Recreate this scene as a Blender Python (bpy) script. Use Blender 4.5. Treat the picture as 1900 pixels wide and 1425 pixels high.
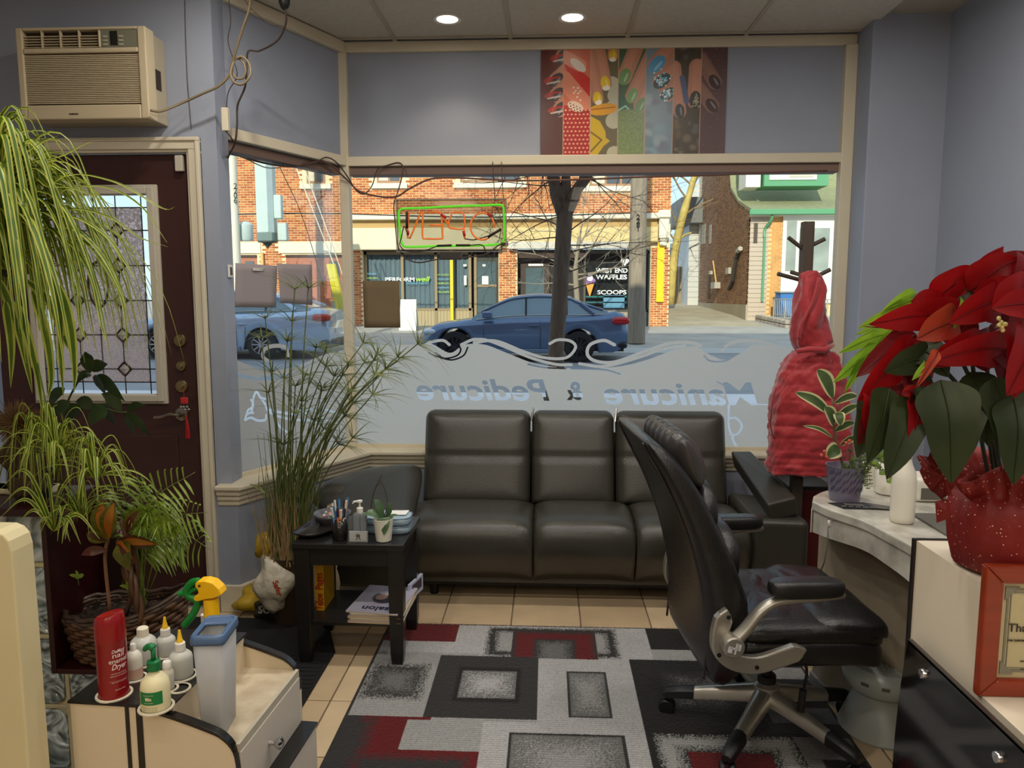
import bpy, bmesh, math, random
from math import sin, cos, pi, radians as R, sqrt
from mathutils import Vector as V, Matrix, Euler, noise
random.seed(7)
for o in list(bpy.data.objects): bpy.data.objects.remove(o)
SC = bpy.context.scene
COL = SC.collection
# ---------------------------------------------------------------- camera
F_, CX_, CY_, EYE = 1400., 950., 712.5, 1.45
PIT, YAW = R(6.65), R(2.7)
cam = bpy.data.cameras.new('camera'); cam.sensor_width = 36; cam.lens = F_/1900*36
cam.clip_end = 300; cam.clip_start = .05
camo = bpy.data.objects.new('camera', cam); COL.objects.link(camo)
camo.location = (0, 0, EYE); camo.rotation_euler = (pi/2-PIT, 0, YAW)
SC.camera = camo
# ---------------------------------------------------------------- world, sun, added fill lamps, exposure
w = bpy.data.worlds.new('sky'); SC.world = w; w.use_nodes = True
nt = w.node_tree; nt.nodes.clear()
wo = nt.nodes.new('ShaderNodeOutputWorld'); bg = nt.nodes.new('ShaderNodeBackground')
sky = nt.nodes.new('ShaderNodeTexSky'); sky.sky_type = 'HOSEK_WILKIE'
SUN_EL, SUN_AZ = R(24), R(9)       # sun low behind the shop, a little to the left
sundir = V((-sin(SUN_AZ)*cos(SUN_EL), -cos(SUN_AZ)*cos(SUN_EL), sin(SUN_EL)))
sky.sun_direction = sundir; sky.turbidity = 3.2; sky.ground_albedo = .3
bg.inputs['Strength'].default_value = 1.0
skm = nt.nodes.new('ShaderNodeMix'); skm.data_type = 'RGBA'; skm.blend_type = 'ADD'; skm.inputs['Factor'].default_value = 1     # thin bright haze over the clear sky
sks = nt.nodes.new('ShaderNodeVectorMath'); sks.operation = 'SCALE'; sks.inputs['Scale'].default_value = 2.2
nt.links.new(sky.outputs[0], sks.inputs[0]); nt.links.new(sks.outputs[0], skm.inputs['A']); skm.inputs['B'].default_value = (.64, .74, .86, 1)
nt.links.new(skm.outputs['Result'], bg.inputs[0]); nt.links.new(bg.outputs[0], wo.inputs[0])
sl = bpy.data.lights.new('sun', 'SUN'); sl.energy = 4.4; sl.angle = R(.6); sl.color = (1, .87, .66)
so = bpy.data.objects.new('sun', sl); COL.objects.link(so)
so.rotation_euler = sundir.to_track_quat('Z', 'Y').to_euler()
def area(name, loc, rot, sx, sy, e, col, spread=180):
    l = bpy.data.lights.new(name, 'AREA'); l.shape = 'RECTANGLE'; l.size = sx; l.size_y = sy; l.energy = e; l.color = col
    l.spread = R(spread)
    o = bpy.data.objects.new(name, l); COL.objects.link(o); o.location = loc; o.rotation_euler = rot; return o
# unseen warm area lights added behind the camera to brighten the room
WARM = (1, .86, .66)
for tx_ in (-1.3, .6):
    area('added_fill_light', (tx_, -1.5, 2.74), (0, 0, 0), .6, 1.2, 20, WARM)
    area('added_fill_light', (tx_, -2.9, 2.74), (0, 0, 0), .6, 1.2, 20, WARM)
SC.view_settings.view_transform = 'Standard'; SC.view_settings.look = 'None'
SC.view_settings.exposure = 0.0; SC.view_settings.gamma = 1; SC.view_settings.use_curve_mapping = False
SC.cycles.max_bounces = 10; SC.cycles.transparent_max_bounces = 24
SC.cycles.diffuse_bounces = 4; SC.cycles.glossy_bounces = 4; SC.cycles.transmission_bounces = 8
SC.cycles.caustics_reflective = False; SC.cycles.caustics_refractive = False
SC.cycles.use_denoising = True; SC.cycles.sample_clamp_indirect = 4
# ---------------------------------------------------------------- points from the photograph
def ray(px, py):
    x = (px-CX_)/F_; y = -(py-CY_)/F_
    f = cos(PIT)+y*sin(PIT); u = -sin(PIT)+y*cos(PIT)
    return V((x*cos(YAW)-f*sin(YAW), x*sin(YAW)+f*cos(YAW), u))
def aY(px, py, Y): r = ray(px, py); t = Y/r[1]; return V((r[0]*t, Y, EYE+r[2]*t))
def aZ(px, py, Z): r = ray(px, py); t = (Z-EYE)/r[2]; return V((r[0]*t, r[1]*t, Z))
def aX(px, py, X): r = ray(px, py); t = X/r[0]; return V((X, r[1]*t, EYE+r[2]*t))
# ---------------------------------------------------------------- materials
def lin(c):
    c = c/255.; return c/12.92 if c <= .04045 else ((c+.055)/1.055)**2.4
def L3(c): return (lin(c[0]), lin(c[1]), lin(c[2]), 1)
MATS = {}
def M(name, col=(128, 128, 128), rough=.6, metal=0, var=0, scale=8, bump=0, bscale=60, spec=.5, trans=0, emit=0, alpha=1,
      ior=1.45, coat=0, sheen=0, col2=None, detail=3, stretch=None, attr=None, thin=0, ramp=None):
    if name in MATS: return MATS[name]
    m = bpy.data.materials.new(name); m.use_nodes = True; MATS[name] = m
    nt = m.node_tree; b = nt.nodes['Principled BSDF']; ln = nt.links.new
    c = L3(col); b.inputs['Base Color'].default_value = c
    b.inputs['Roughness'].default_value = rough; b.inputs['Metallic'].default_value = metal
    b.inputs['Specular IOR Level'].default_value = spec; b.inputs['IOR'].default_value = ior
    b.inputs['Transmission Weight'].default_value = trans; b.inputs['Alpha'].default_value = alpha
    b.inputs['Coat Weight'].default_value = coat; b.inputs['Sheen Weight'].default_value = sheen
    if emit:
        b.inputs['Emission Color'].default_value = c; b.inputs['Emission Strength'].default_value = emit
    tc = nt.nodes.new('ShaderNodeTexCoord'); mp = nt.nodes.new('ShaderNodeMapping'); ln(tc.outputs['Object'], mp.inputs[0])
    if stretch: mp.inputs['Scale'].default_value = stretch
    if attr:
        a = nt.nodes.new('ShaderNodeAttribute'); a.attribute_name = attr; ln(a.outputs['Color'], b.inputs['Base Color'])
    elif var or col2:
        n = nt.nodes.new('ShaderNodeTexNoise'); n.inputs['Scale'].default_value = scale; n.inputs['Detail'].default_value = detail
        ln(mp.outputs[0], n.inputs['Vector'])
        r = nt.nodes.new('ShaderNodeValToRGB'); ln(n.outputs['Fac'], r.inputs[0])
        lo, hi = ramp or (.3, .7)
        r.color_ramp.elements[0].position = lo; r.color_ramp.elements[1].position = hi
        if col2: r.color_ramp.elements[0].color = c; r.color_ramp.elements[1].color = L3(col2)
        else:
            r.color_ramp.elements[0].color = tuple(x*(1-var) for x in c[:3])+(1,)
            r.color_ramp.elements[1].color = tuple(min(1, x*(1+var)) for x in c[:3])+(1,)
        ln(r.outputs[0], b.inputs['Base Color'])
    if bump:
        n2 = nt.nodes.new('ShaderNodeTexNoise'); n2.inputs['Scale'].default_value = bscale; n2.inputs['Detail'].default_value = 4
        ln(mp.outputs[0], n2.inputs['Vector'])
        bp = nt.nodes.new('ShaderNodeBump'); bp.inputs['Strength'].default_value = bump; bp.inputs['Distance'].default_value = .01
        ln(n2.outputs['Fac'], bp.inputs['Height']); ln(bp.outputs[0], b.inputs['Normal'])
    return m
def leafmat(name, col, col2=None, tr=.35, rough=.4, scale=14):
    if name in MATS: return MATS[name]
    m = M(name, col, rough, col2=col2 or col, scale=scale); nt = m.node_tree
    b = nt.nodes['Principled BSDF']; out = nt.nodes['Material Output']
    t = nt.nodes.new('ShaderNodeBsdfTranslucent'); mx = nt.nodes.new('ShaderNodeMixShader'); mx.inputs[0].default_value = tr
    src = b.inputs['Base Color'].links[0].from_socket; nt.links.new(src, t.inputs[0])
    nt.links.new(b.outputs[0], mx.inputs[1]); nt.links.new(t.outputs[0], mx.inputs[2]); nt.links.new(mx.outputs[0], out.inputs[0])
    return m
def glassmat(name, tint=(255, 255, 255), rough=.0, refl=.06):
    """thin clear pane: transparent with a weak mirror reflection"""
    if name in MATS: return MATS[name]
    m = bpy.data.materials.new(name); m.use_nodes = True; MATS[name] = m; nt = m.node_tree; nt.nodes.clear()
    o = nt.nodes.new('ShaderNodeOutputMaterial'); t = nt.nodes.new('ShaderNodeBsdfTransparent'); g = nt.nodes.new('ShaderNodeBsdfGlossy')
    t.inputs[0].default_value = L3(tint); g.inputs['Roughness'].default_value = rough
    mx = nt.nodes.new('ShaderNodeMixShader'); fr = nt.nodes.new('ShaderNodeLayerWeight'); fr.inputs[0].default_value = .25
    mu = nt.nodes.new('ShaderNodeMath'); mu.operation = 'MULTIPLY'; mu.inputs[1].default_value = refl*6
    nt.links.new(fr.outputs['Fresnel'], mu.inputs[0]); nt.links.new(mu.outputs[0], mx.inputs[0])
    nt.links.new(t.outputs[0], mx.inputs[1]); nt.links.new(g.outputs[0], mx.inputs[2]); nt.links.new(mx.outputs[0], o.inputs[0])
    return m
# ---------------------------------------------------------------- objects
def tag(o, label=None, cat=None, group=None, kind=None):
    if label: o['label'] = label
    if cat: o['category'] = cat
    if group: o['group'] = group
    if kind: o['kind'] = kind
    return o
WM = {}
def thing(name, label, cat, loc=(0, 0, 0), rz=0, group=None):
    o = bpy.data.objects.new(name, None); COL.objects.link(o); o.location = loc; o.rotation_euler = (0, 0, rz)
    o.empty_display_size = .05
    WM[o.name] = Matrix.Translation(V(loc)) @ Matrix.Rotation(rz, 4, 'Z')
    return tag(o, label, cat, group)
def world_of(o):
    m = Matrix.Translation(o.location) @ o.rotation_euler.to_matrix().to_4x4()
    return world_of(o.parent) @ m if o.parent else m
def root_of(o): return root_of(o.parent) if o.parent else o
class MB:
    """collects vertices and faces; link them as one object with .build"""
    def __init__(s): s.v = []; s.f = []; s.mi = []; s.m = 0
    def add(s, vs, fs, X=None):
        b = len(s.v)
        for p in vs: s.v.append(tuple(X @ V(p)) if X is not None else tuple(p))
        for f in fs: s.f.append(tuple(b+i for i in f)); s.mi.append(s.m)
        return s
    def box(s, x0, x1, y0, y1, z0, z1, X=None):
        return s.add([(x0,y0,z0),(x1,y0,z0),(x1,y1,z0),(x0,y1,z0),(x0,y0,z1),(x1,y0,z1),(x1,y1,z1),(x0,y1,z1)],
                     [(0,3,2,1),(4,5,6,7),(0,1,5,4),(1,2,6,5),(2,3,7,6),(3,0,4,7)], X)
    def prism(s, poly, h0, h1, axis='z', X=None):
        """polygon extruded along an axis: z -> (x,y), y -> (x,z), x -> (y,z)"""
        n = len(poly)
        def p(a, b, h): return (a, b, h) if axis == 'z' else (a, h, b) if axis == 'y' else (h, a, b)
        vs = [p(a, b, h0) for a, b in poly]+[p(a, b, h1) for a, b in poly]
        fs = [tuple(range(n-1, -1, -1)), tuple(range(n, 2*n))]+[(i, (i+1) % n, n+(i+1) % n, n+i) for i in range(n)]
        return s.add(vs, fs, X)
    def tube(s, pts, r, seg=8, caps=True, flat=1.0, up=None):
        pts = [V(p) for p in pts]; n = len(pts)
        rs = r if isinstance(r, (list, tuple)) else [r]*n
        t0 = (pts[1]-pts[0]).normalized()
        nrm = V(up) if up else (V((0, 0, 1)) if abs(t0.z) < .9 else V((1, 0, 0)))
        vs = []; fs = []
        for i, p in enumerate(pts):
            t = (pts[min(i+1, n-1)]-pts[max(i-1, 0)])
            t = t.normalized() if t.length > 1e-9 else t0
            nn = nrm-t*nrm.dot(t)
            nrm2 = nn.normalized() if nn.length > 1e-6 else t.orthogonal().normalized()
            if not up: nrm = nrm2
            b = t.cross(nrm2)
            for k in range(seg):
                a = 2*pi*k/seg; vs.append(p+(nrm2*cos(a)*flat+b*sin(a))*rs[i])
        for i in range(n-1):
            for k in range(seg):
                k2 = (k+1) % seg; fs.append((i*seg+k, (i+1)*seg+k, (i+1)*seg+k2, i*seg+k2))
        if caps: fs.append(tuple(range(seg))); fs.append(tuple((n-1)*seg+k for k in range(seg-1, -1, -1)))
        return s.add(vs, fs)
    def lathe(s, prof, c=(0, 0, 0), seg=24, sx=1, sy=1, X=None, close=True):
        """prof: (radius, z) from bottom to top"""
        vs = []; fs = []; n = len(prof)
        for r, z in prof:
            for k in range(seg):
                a = 2*pi*k/seg; vs.append((c[0]+r*cos(a)*sx, c[1]+r*sin(a)*sy, c[2]+z))
        for i in range(n-1):
            for k in range(seg):
                k2 = (k+1) % seg; fs.append((i*seg+k, i*seg+k2, (i+1)*seg+k2, (i+1)*seg+k))
        if close:
            fs.append(tuple(range(seg-1, -1, -1))); fs.append(tuple((n-1)*seg+k for k in range(seg)))
        return s.add(vs, fs, X)
    def pillow(s, c, hx, hy, hz, e=.3, ez=.5, nu=32, nv=16, X=None):
        """superellipsoid: small exponents give a box with soft edges"""
        def sp(a, q): return math.copysign(abs(a)**q, a)
        vs = [(c[0], c[1], c[2]-hz)]; fs = []
        for j in range(1, nv):
            ph = -pi/2+pi*j/nv
            for i in range(nu):
                th = 2*pi*i/nu
                vs.append((c[0]+hx*sp(cos(ph), ez)*sp(cos(th), e), c[1]+hy*sp(cos(ph), ez)*sp(sin(th), e), c[2]+hz*sp(sin(ph), ez)))
        vs.append((c[0], c[1], c[2]+hz)); T = len(vs)-1
        for i in range(nu):
            i2 = (i+1) % nu; fs.append((0, 1+i2, 1+i)); fs.append((T, 1+(nv-2)*nu+i, 1+(nv-2)*nu+i2))
            for j in range(nv-2): fs.append((1+j*nu+i, 1+j*nu+i2, 1+(j+1)*nu+i2, 1+(j+1)*nu+i))
        return s.add(vs, fs, X)
    def loft(s, rings, closed=True, caps=True):
        n = len(rings[0]); vs = [p for r in rings for p in r]; fs = []
        for i in range(len(rings)-1):
            for k in range(n if closed else n-1):
                k2 = (k+1) % n; fs.append((i*n+k, i*n+k2, (i+1)*n+k2, (i+1)*n+k))
        if caps and closed:
            fs.append(tuple(range(n-1, -1, -1))); fs.append(tuple((len(rings)-1)*n+k for k in range(n)))
        return s.add(vs, fs)
    def strip(s, pts, wd, side, fold=0., mats=None, cols=2):
        """leaf blade: points, half widths, side vector; cols across, V-fold"""
        n = len(pts); vs = []; pts = [V(p) for p in pts]; side = V(side)
        for i, p in enumerate(pts):
            t = (pts[min(i+1, n-1)]-pts[max(i-1, 0)]).normalized()
            sd = side-t*side.dot(t); sd = sd.normalized() if sd.length > 1e-6 else t.orthogonal().normalized()
            up = sd.cross(t)
            for k in range(cols+1):
                u = -1+2*k/cols; vs.append(p+sd*(u*wd[i])+up*(abs(u)*fold*wd[i]))
        b = len(s.v); s.v += [tuple(q) for q in vs]; c1 = cols+1
        for i in range(n-1):
            for k in range(cols):
                s.f.append((b+i*c1+k, b+i*c1+k+1, b+(i+1)*c1+k+1, b+(i+1)*c1+k)); s.mi.append(mats[k] if mats else s.m)
        return s
    def mesh(s, name, mats, X=None):
        me = bpy.data.meshes.new(name)
        vs = [tuple(X @ V(p)) for p in s.v] if X is not None else s.v
        me.from_pydata(vs, [], s.f)
        for m in (mats if isinstance(mats, (list, tuple)) else [mats]): me.materials.append(m)
        if any(s.mi): me.polygons.foreach_set('material_index', s.mi)
        me.update(); return me
    def build(s, name, mats, parent=None, smooth=False, bevel=0, seg=2, local=False, sub=0, ang=40, solid=0, label=None, fixn=True):
        X = None
        if parent is not None and not local: X = world_of(parent).inverted()
        me = s.mesh(name, mats, X)
        if fixn:
            bm = bmesh.new(); bm.from_mesh(me); bmesh.ops.recalc_face_normals(bm, faces=bm.faces); bm.to_mesh(me); bm.free()
        o = bpy.data.objects.new(name, me); COL.objects.link(o)
        if parent is not None: o.parent = parent
        if smooth:
            me.polygons.foreach_set('use_smooth', [True]*len(me.polygons))
            if smooth != 'all': me.set_sharp_from_angle(angle=R(ang))
        if solid:
            q = o.modifiers.new('solid', 'SOLIDIFY'); q.thickness = solid; q.offset = 0
        if bevel:
            b = o.modifiers.new('bevel', 'BEVEL'); b.width = bevel; b.segments = seg; b.limit_method = 'ANGLE'; b.angle_limit = R(35)
            if seg > 1: b.harden_normals = False
        if sub:
            q = o.modifiers.new('sub', 'SUBSURF'); q.levels = q.render_levels = sub
        if label: o['label'] = label
        return o
def copy_tree(o, parent=None):
    c = o.copy(); COL.objects.link(c)
    if parent is not None: c.parent = parent
    for ch in o.children: copy_tree(ch, c)
    return c
def inst(o, loc=None, rot=None, scale=None, parent=None, label=None):
    c = o.copy(); COL.objects.link(c)
    if parent is not None: c.parent = parent
    if loc is not None: c.location = loc
    if rot is not None: c.rotation_euler = rot
    if scale is not None: c.scale = scale
    if label: c['label'] = label
    return c
def bezier(p, n=12):
    """Catmull-Rom through points"""
    p = [V(q) for q in p]; out = []
    P = [p[0]*2-p[1]]+p+[p[-1]*2-p[-2]]
    for i in range(1, len(P)-2):
        for k in range(n):
            t = k/n; a, b, c, d = P[i-1], P[i], P[i+1], P[i+2]
            out.append(.5*((2*b)+(c-a)*t+(2*a-5*b+4*c-d)*t*t+(3*b-a-3*c+d)*t**3))
    out.append(p[-1]); return out
def text_mesh(txt, size, shear=0, offset=0, align='CENTER', spacing=1, ext=0):
    cu = bpy.data.curves.new('t', 'FONT'); cu.body = txt; cu.size = size; cu.shear = shear; cu.offset = offset
    cu.align_x = align; cu.space_character = spacing; cu.extrude = ext; cu.resolution_u = 4
    o = bpy.data.objects.new('t', cu); COL.objects.link(o); dg = bpy.context.evaluated_depsgraph_get()
    me = bpy.data.meshes.new_from_object(o.evaluated_get(dg)); bpy.data.objects.remove(o); bpy.data.curves.remove(cu)
    return me
def text_part(txt, size, mat, X, parent, name='lettering', shear=0, offset=0, align='CENTER', label=None, spacing=1, fit=None, ext=.0008):
    """X maps the text plane (x right, y up, z towards the reader) to world"""
    me = text_mesh(txt, size, shear, offset, align, spacing, ext)
    if fit:
        xs = [v.co.x for v in me.vertices]; wd = max(xs)-min(xs); k = fit/wd
        for v in me.vertices: v.co.x *= k
    me.transform((world_of(parent).inverted() if parent else Matrix()) @ X); me.materials.clear(); me.materials.append(mat)
    o = bpy.data.objects.new(name, me); COL.objects.link(o)
    if parent: o.parent = parent
    if label: o['label'] = label
    return o
def frame(o, xd, yd):
    """matrix with origin o, x axis xd, y axis yd"""
    x = V(xd).normalized(); y = (V(yd)-x*V(yd).dot(x)).normalized(); z = x.cross(y)
    m = Matrix.Identity(4)
    for i in range(3): m[i][0] = x[i]; m[i][1] = y[i]; m[i][2] = z[i]; m[i][3] = o[i]
    return m
class Canvas:
    """colour grid painted in plain numbers, linked as a flat mesh with a colour per corner"""
    def __init__(s, w, h, nx, ny, bgc):
        import numpy as np
        s.np = np; s.w, s.h, s.nx, s.ny = w, h, nx, ny
        s.x, s.y = np.meshgrid((np.arange(nx)+.5)/nx*w, (np.arange(ny)+.5)/ny*h)
        s.c = np.zeros((ny, nx, 3)); s.c[:] = bgc
    def put(s, mask, col, a=1.):
        m = (mask*a)[..., None]; s.c = s.c*(1-m)+s.np.array(col, float)*m
    def rect(s, x0, y0, x1, y1): return ((s.x >= x0) & (s.x < x1) & (s.y >= y0) & (s.y < y1)).astype(float)
    def ell(s, cx, cy, rx, ry, ang=0, soft=0.):
        ca, sa = cos(ang), sin(ang); X = (s.x-cx)*ca+(s.y-cy)*sa; Y = -(s.x-cx)*sa+(s.y-cy)*ca
        d = s.np.sqrt((X/rx)**2+(Y/ry)**2)
        return s.np.clip((1-d)/soft+.5, 0, 1) if soft else (d < 1).astype(float)
    def poly(s, P):
        m = s.np.zeros(s.x.shape, bool); n = len(P)
        for i in range(n):
            x0, y0 = P[i]; x1, y1 = P[(i+1) % n]
            if y0 == y1: continue
            c = ((y0 > s.y) != (y1 > s.y)) & (s.x < (x1-x0)*(s.y-y0)/(y1-y0)+x0); m ^= c
        return m.astype(float)
    def seg(s, pts, r):
        m = s.np.zeros(s.x.shape)
        for (x0, y0), (x1, y1) in zip(pts[:-1], pts[1:]):
            dx, dy = x1-x0, y1-y0; q = dx*dx+dy*dy or 1e-9
            t = s.np.clip(((s.x-x0)*dx+(s.y-y0)*dy)/q, 0, 1)
            d = s.np.hypot(s.x-x0-t*dx, s.y-y0-t*dy); m = s.np.maximum(m, s.np.clip((r-d)/(s.w/s.nx)+.5, 0, 1))
        return m
    def tris(s, me, fx=lambda x, y: (x, y)):
        """mask of a flat triangle mesh (lettering)"""
        me.calc_loop_triangles(); m = s.np.zeros(s.x.shape); px = s.w/s.nx; py = s.h/s.ny
        co = [fx(v.co.x, v.co.y) for v in me.vertices]
        for t in me.loop_triangles:
            a, b, c = (co[i] for i in t.vertices)
            i0 = max(0, int(min(a[0], b[0], c[0])/px)-1); i1 = min(s.nx, int(max(a[0], b[0], c[0])/px)+2)
            j0 = max(0, int(min(a[1], b[1], c[1])/py)-1); j1 = min(s.ny, int(max(a[1], b[1], c[1])/py)+2)
            if i1 <= i0 or j1 <= j0: continue
            X = s.x[j0:j1, i0:i1]; Y = s.y[j0:j1, i0:i1]
            def e(p, q): return (q[0]-p[0])*(Y-p[1])-(q[1]-p[1])*(X-p[0])
            e1, e2, e3 = e(a, b), e(b, c), e(c, a)
            ins = ((e1 >= 0) & (e2 >= 0) & (e3 >= 0)) | ((e1 <= 0) & (e2 <= 0) & (e3 <= 0))
            m[j0:j1, i0:i1] = s.np.maximum(m[j0:j1, i0:i1], ins)
        return m
    def blur(s, m, k=1):
        np = s.np
        for _ in range(k):
            p = np.pad(m, 1, mode='edge'); m = (p[:-2, 1:-1]+p[2:, 1:-1]+p[1:-1, :-2]+p[1:-1, 2:]+p[1:-1, 1:-1]*2)/6
        return m
    def build(s, name, mat, X, parent=None, srgb=True, zf=None, face=False):
        np = s.np; nx, ny = s.nx, s.ny
        xs = np.arange(nx)/(nx-1)*s.w; ys = np.arange(ny)/(ny-1)*s.h
        gx, gy = np.meshgrid(xs, ys); gz = np.zeros_like(gx) if zf is None else zf(gx, gy)
        P = np.stack([gx, gy, gz, np.ones_like(gx)], -1).reshape(-1, 4)
        Mx = np.array((world_of(parent).inverted() if parent else Matrix()) @ X); P = (P @ Mx.T)[:, :3]
        idx = np.arange(nx*ny).reshape(ny, nx)
        Fq = np.stack([idx[:-1, :-1], idx[:-1, 1:], idx[1:, 1:], idx[1:, :-1]], -1).reshape(-1, 4)
        me = bpy.data.meshes.new(name); me.vertices.add(len(P)); me.vertices.foreach_set('co', P.astype('f').ravel())
        me.loops.add(Fq.size); me.loops.foreach_set('vertex_index', Fq.astype('i').ravel())
        me.polygons.add(len(Fq)); me.polygons.foreach_set('loop_start', (np.arange(len(Fq))*4).astype('i'))
        me.update(calc_edges=True)
        c = np.clip(s.c, 0, 1)
        if srgb: c = np.where(c <= .04045, c/12.92, ((c+.055)/1.055)**2.4)
        c4 = np.concatenate([c, np.ones(c.shape[:2]+(1,))], -1).reshape(-1, 4).astype('f')
        at = me.color_attributes.new('Col', 'FLOAT_COLOR', 'POINT'); at.data.foreach_set('color', c4.ravel())
        me.materials.append(mat); o = bpy.data.objects.new(name, me); COL.objects.link(o)
        if parent: o.parent = parent
        return o
# common materials
cream = M('cream_paint', (214, 203, 178), .45, var=.04, scale=3, bump=.02)
lav = M('lavender_paint', (152, 158, 172), .62, var=.05, scale=1.6, bump=.06, bscale=140)
white = M('white_plastic', (225, 222, 214), .35)
black = M('black_plastic', (18, 18, 18), .4)
chrome = M('chrome', (210, 210, 212), .12, 1)
steel = M('satin_metal', (165, 160, 150), .35, 1)
darkwood = M('dark_wood', (38, 26, 22), .4, var=.2, scale=5, stretch=(1, 8, 1))
# ================================================================ the room
CEIL = 2.79; WY = 4.16; SILL = .60; HEAD = 2.10
def struct(o, label=None, cat=None): o['kind'] = 'structure'; return tag(o, label, cat)
grout = M('grout', (120, 104, 84), .9, var=.1, scale=20)
tile_m = [M('floor_tile_a', (196, 172, 138), .32, var=.09, scale=6, bump=.05, bscale=30),
          M('floor_tile_b', (204, 181, 147), .32, var=.09, scale=5, bump=.05, bscale=30),
          M('floor_tile_c', (188, 164, 131), .32, var=.08, scale=7, bump=.05, bscale=30)]
fl = struct(MB().box(-3.1, 2.1, -3.7, 4.3, -.12, -.006).build('floor', grout), 'beige ceramic tiled floor of the salon')
proto = [MB().box(-.152, .152, -.1635, .1635, -.0059, .0).build('tile', m, fl, bevel=.0015, seg=1, local=True) for m in tile_m]
TX, TY = -.0005, 3.205
tiles = []
for i in range(-10, 7):
    for j in range(-8, 3):
        cx = TX+i*.31; cy = TY-.1665+j*.333
        if cx < -2.95 or cx > 1.96 or cy > 4.25: continue
        k = random.randrange(3)
        if cy < .9: continue
        tiles.append((cx, cy, k))
used = set()
for cx, cy, k in tiles:
    if k not in used: used.add(k); proto[k].location = (cx, cy, 0)
    else: inst(proto[k], (cx, cy, 0))
bulk = MB()
for i in range(-10, 7):
    for j in range(-22, -5):
        cx = TX+i*.31; cy = TY-.1665+j*.333
        if cx < -2.95 or cx > 1.96 or cy >= .9 or cy < -3.6: continue
        bulk.box(cx-.152, cx+.152, cy-.1635, cy+.1635, -.0059, 0)
tag(bulk.build('tile_field', tile_m[0], fl), kind='stuff')
# ceiling: grid slab, tiles, bars
ctile = M('acoustic_tile', (204, 198, 184), .9, var=.05, scale=40, bump=.35, bscale=160)
cbar = M('ceiling_bar', (180, 172, 156), .5)
ce = struct(MB().box(-3.1, 2.1, -3.7, 4.3, CEIL+.03, CEIL+.12).build('ceiling', cbar), 'suspended ceiling of off-white acoustic tiles')
xb = aZ(946, 65, CEIL).x
cyl = [4.10-1.22*k for k in range(7)]
pots = [aZ(830, 37, CEIL-.004), aZ(1062, 34, CEIL-.004)]
for i in range(-4, 3):
    x0 = xb+.61*i; x1 = x0+.61
    x1c = min(x1, 1.96)
    for j in range(6):
        MB().box(x0+.008, x1c-.008, cyl[j+1]+.008, cyl[j]-.008, CEIL+.004, CEIL+.028).build('ceiling_tile', ctile, ce)
    MB().box(x0-.011, x0+.011, -3.6, 4.16, CEIL-.002, CEIL+.004).build('ceiling_bar', cbar, ce)
for y in cyl: MB().box(-3, 1.96, y-.011, y+.011, CEIL-.0025, CEIL+.003).build('ceiling_bar', cbar, ce)
# back, left and right walls
struct(MB().box(-3.1, 2.1, -3.8, -3.6, 0, 2.9).build('wall_back', lav), 'lavender painted back wall')
struct(MB().box(-3.2, -3.0, -3.7, 3.5, 0, 2.9).build('wall_left', lav), 'lavender painted left wall')
struct(MB().box(1.955, 2.1, -3.7, 3.95, 0, 2.9).build('wall_right', lav), 'pale lavender blue wall on the right behind the poinsettia')
struct(MB().box(1.585, 2.1, 3.95, 4.3, 0, 2.9).build('wall_right_return', lav, bevel=.006), 'grey lavender wall pier between window and right wall')
# door wall with opening
dw = MB()
dw.box(-3.0, -2.52, 3.30, 3.46, 0, 2.9).box(-2.52, -1.56, 3.30, 3.46, 2.063, 2.9).box(-1.56, -1.435, 3.30, 3.42, 0, 2.9)
struct(dw.build('wall_front', lav), 'lavender wall around the entrance door')
# bay geometry
A = V((-1.435, 3.42, 0)); B = V((-1.098, 4.16, 0)); bd = (B-A).normalized(); bn = V((-bd.y, bd.x, 0))   # outward
BL = (B-A).length
def bayX(z=0, off=0): return frame(A+bn*off+V((0, 0, z)), bd, (0, 0, 1))     # x along wall, y up, z = inward
def baybox(name, mat, l0, l1, z0, z1, o0, o1, bevel=0, parent=None):
    """o: inward(+)/outward(-) offsets"""
    return MB().box(l0, l1, z0, z1, o0, o1, bayX()).build(name, mat, parent, bevel=bevel)
# header panels
struct(MB().box(-1.10, 1.60, 4.16, 4.26, 2.145, 2.9).build('wall_window', lav), 'lavender panel above the shop window')
struct(baybox('wall_bay', lav, -.05, BL, 2.145, 2.9, -.10, 0), 'lavender panel above the angled side window')
# apron walls below the sill
struct(MB().box(-1.02, 1.60, 4.09, 4.30, 0, SILL-.05).build('wall_window_apron', lav), 'lavender wall below the shop window')
P0, P1 = V((-1.405, 3.283, 0)), V((-1.00, 4.09, 0))
ap = MB().prism([(-1.51, 3.283), (P0.x, P0.y), (P1.x, P1.y), (-1.0, 4.3), (-1.25, 4.3), (-1.56, 3.42)], 0, SILL-.055)
struct(ap.build('wall_bay_apron', lav), 'grey blue wall below the angled side window')
# sills (top shelf and two moulding steps) follow the bay
def sill(name, off, z0, z1, bevel):
    d = (P1-P0).normalized(); n = V((d.y, -d.x, 0))
    q0 = P0+n*off*.9+V((0, -off*.4, 0)); q1 = P1+n*off+V((off*.55, -off*.1, 0))
    q1 = V((P1.x+off*.75, 4.09-off, 0))
    poly = [(-1.495, P0.y-off*.7), (P0.x+off*.6, P0.y-off*.7), (q1.x, q1.y), (1.585, 4.09-off), (1.585, 4.18), (-1.098, 4.18), (-1.435, 3.44), (-1.495, 3.30)]
    return struct(MB().prism(poly, z0, z1).build(name, cream, bevel=bevel))
tag(sill('trim_2', .05, SILL-.022, SILL, .006), 'cream top board of the window sill')
tag(sill('trim_3', .032, SILL-.05, SILL-.0225, .008), 'cream upper moulding step under the window sill')
tag(sill('trim_4', .02, SILL-.075, SILL-.0505, .008), 'cream middle moulding step under the window sill')
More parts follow.
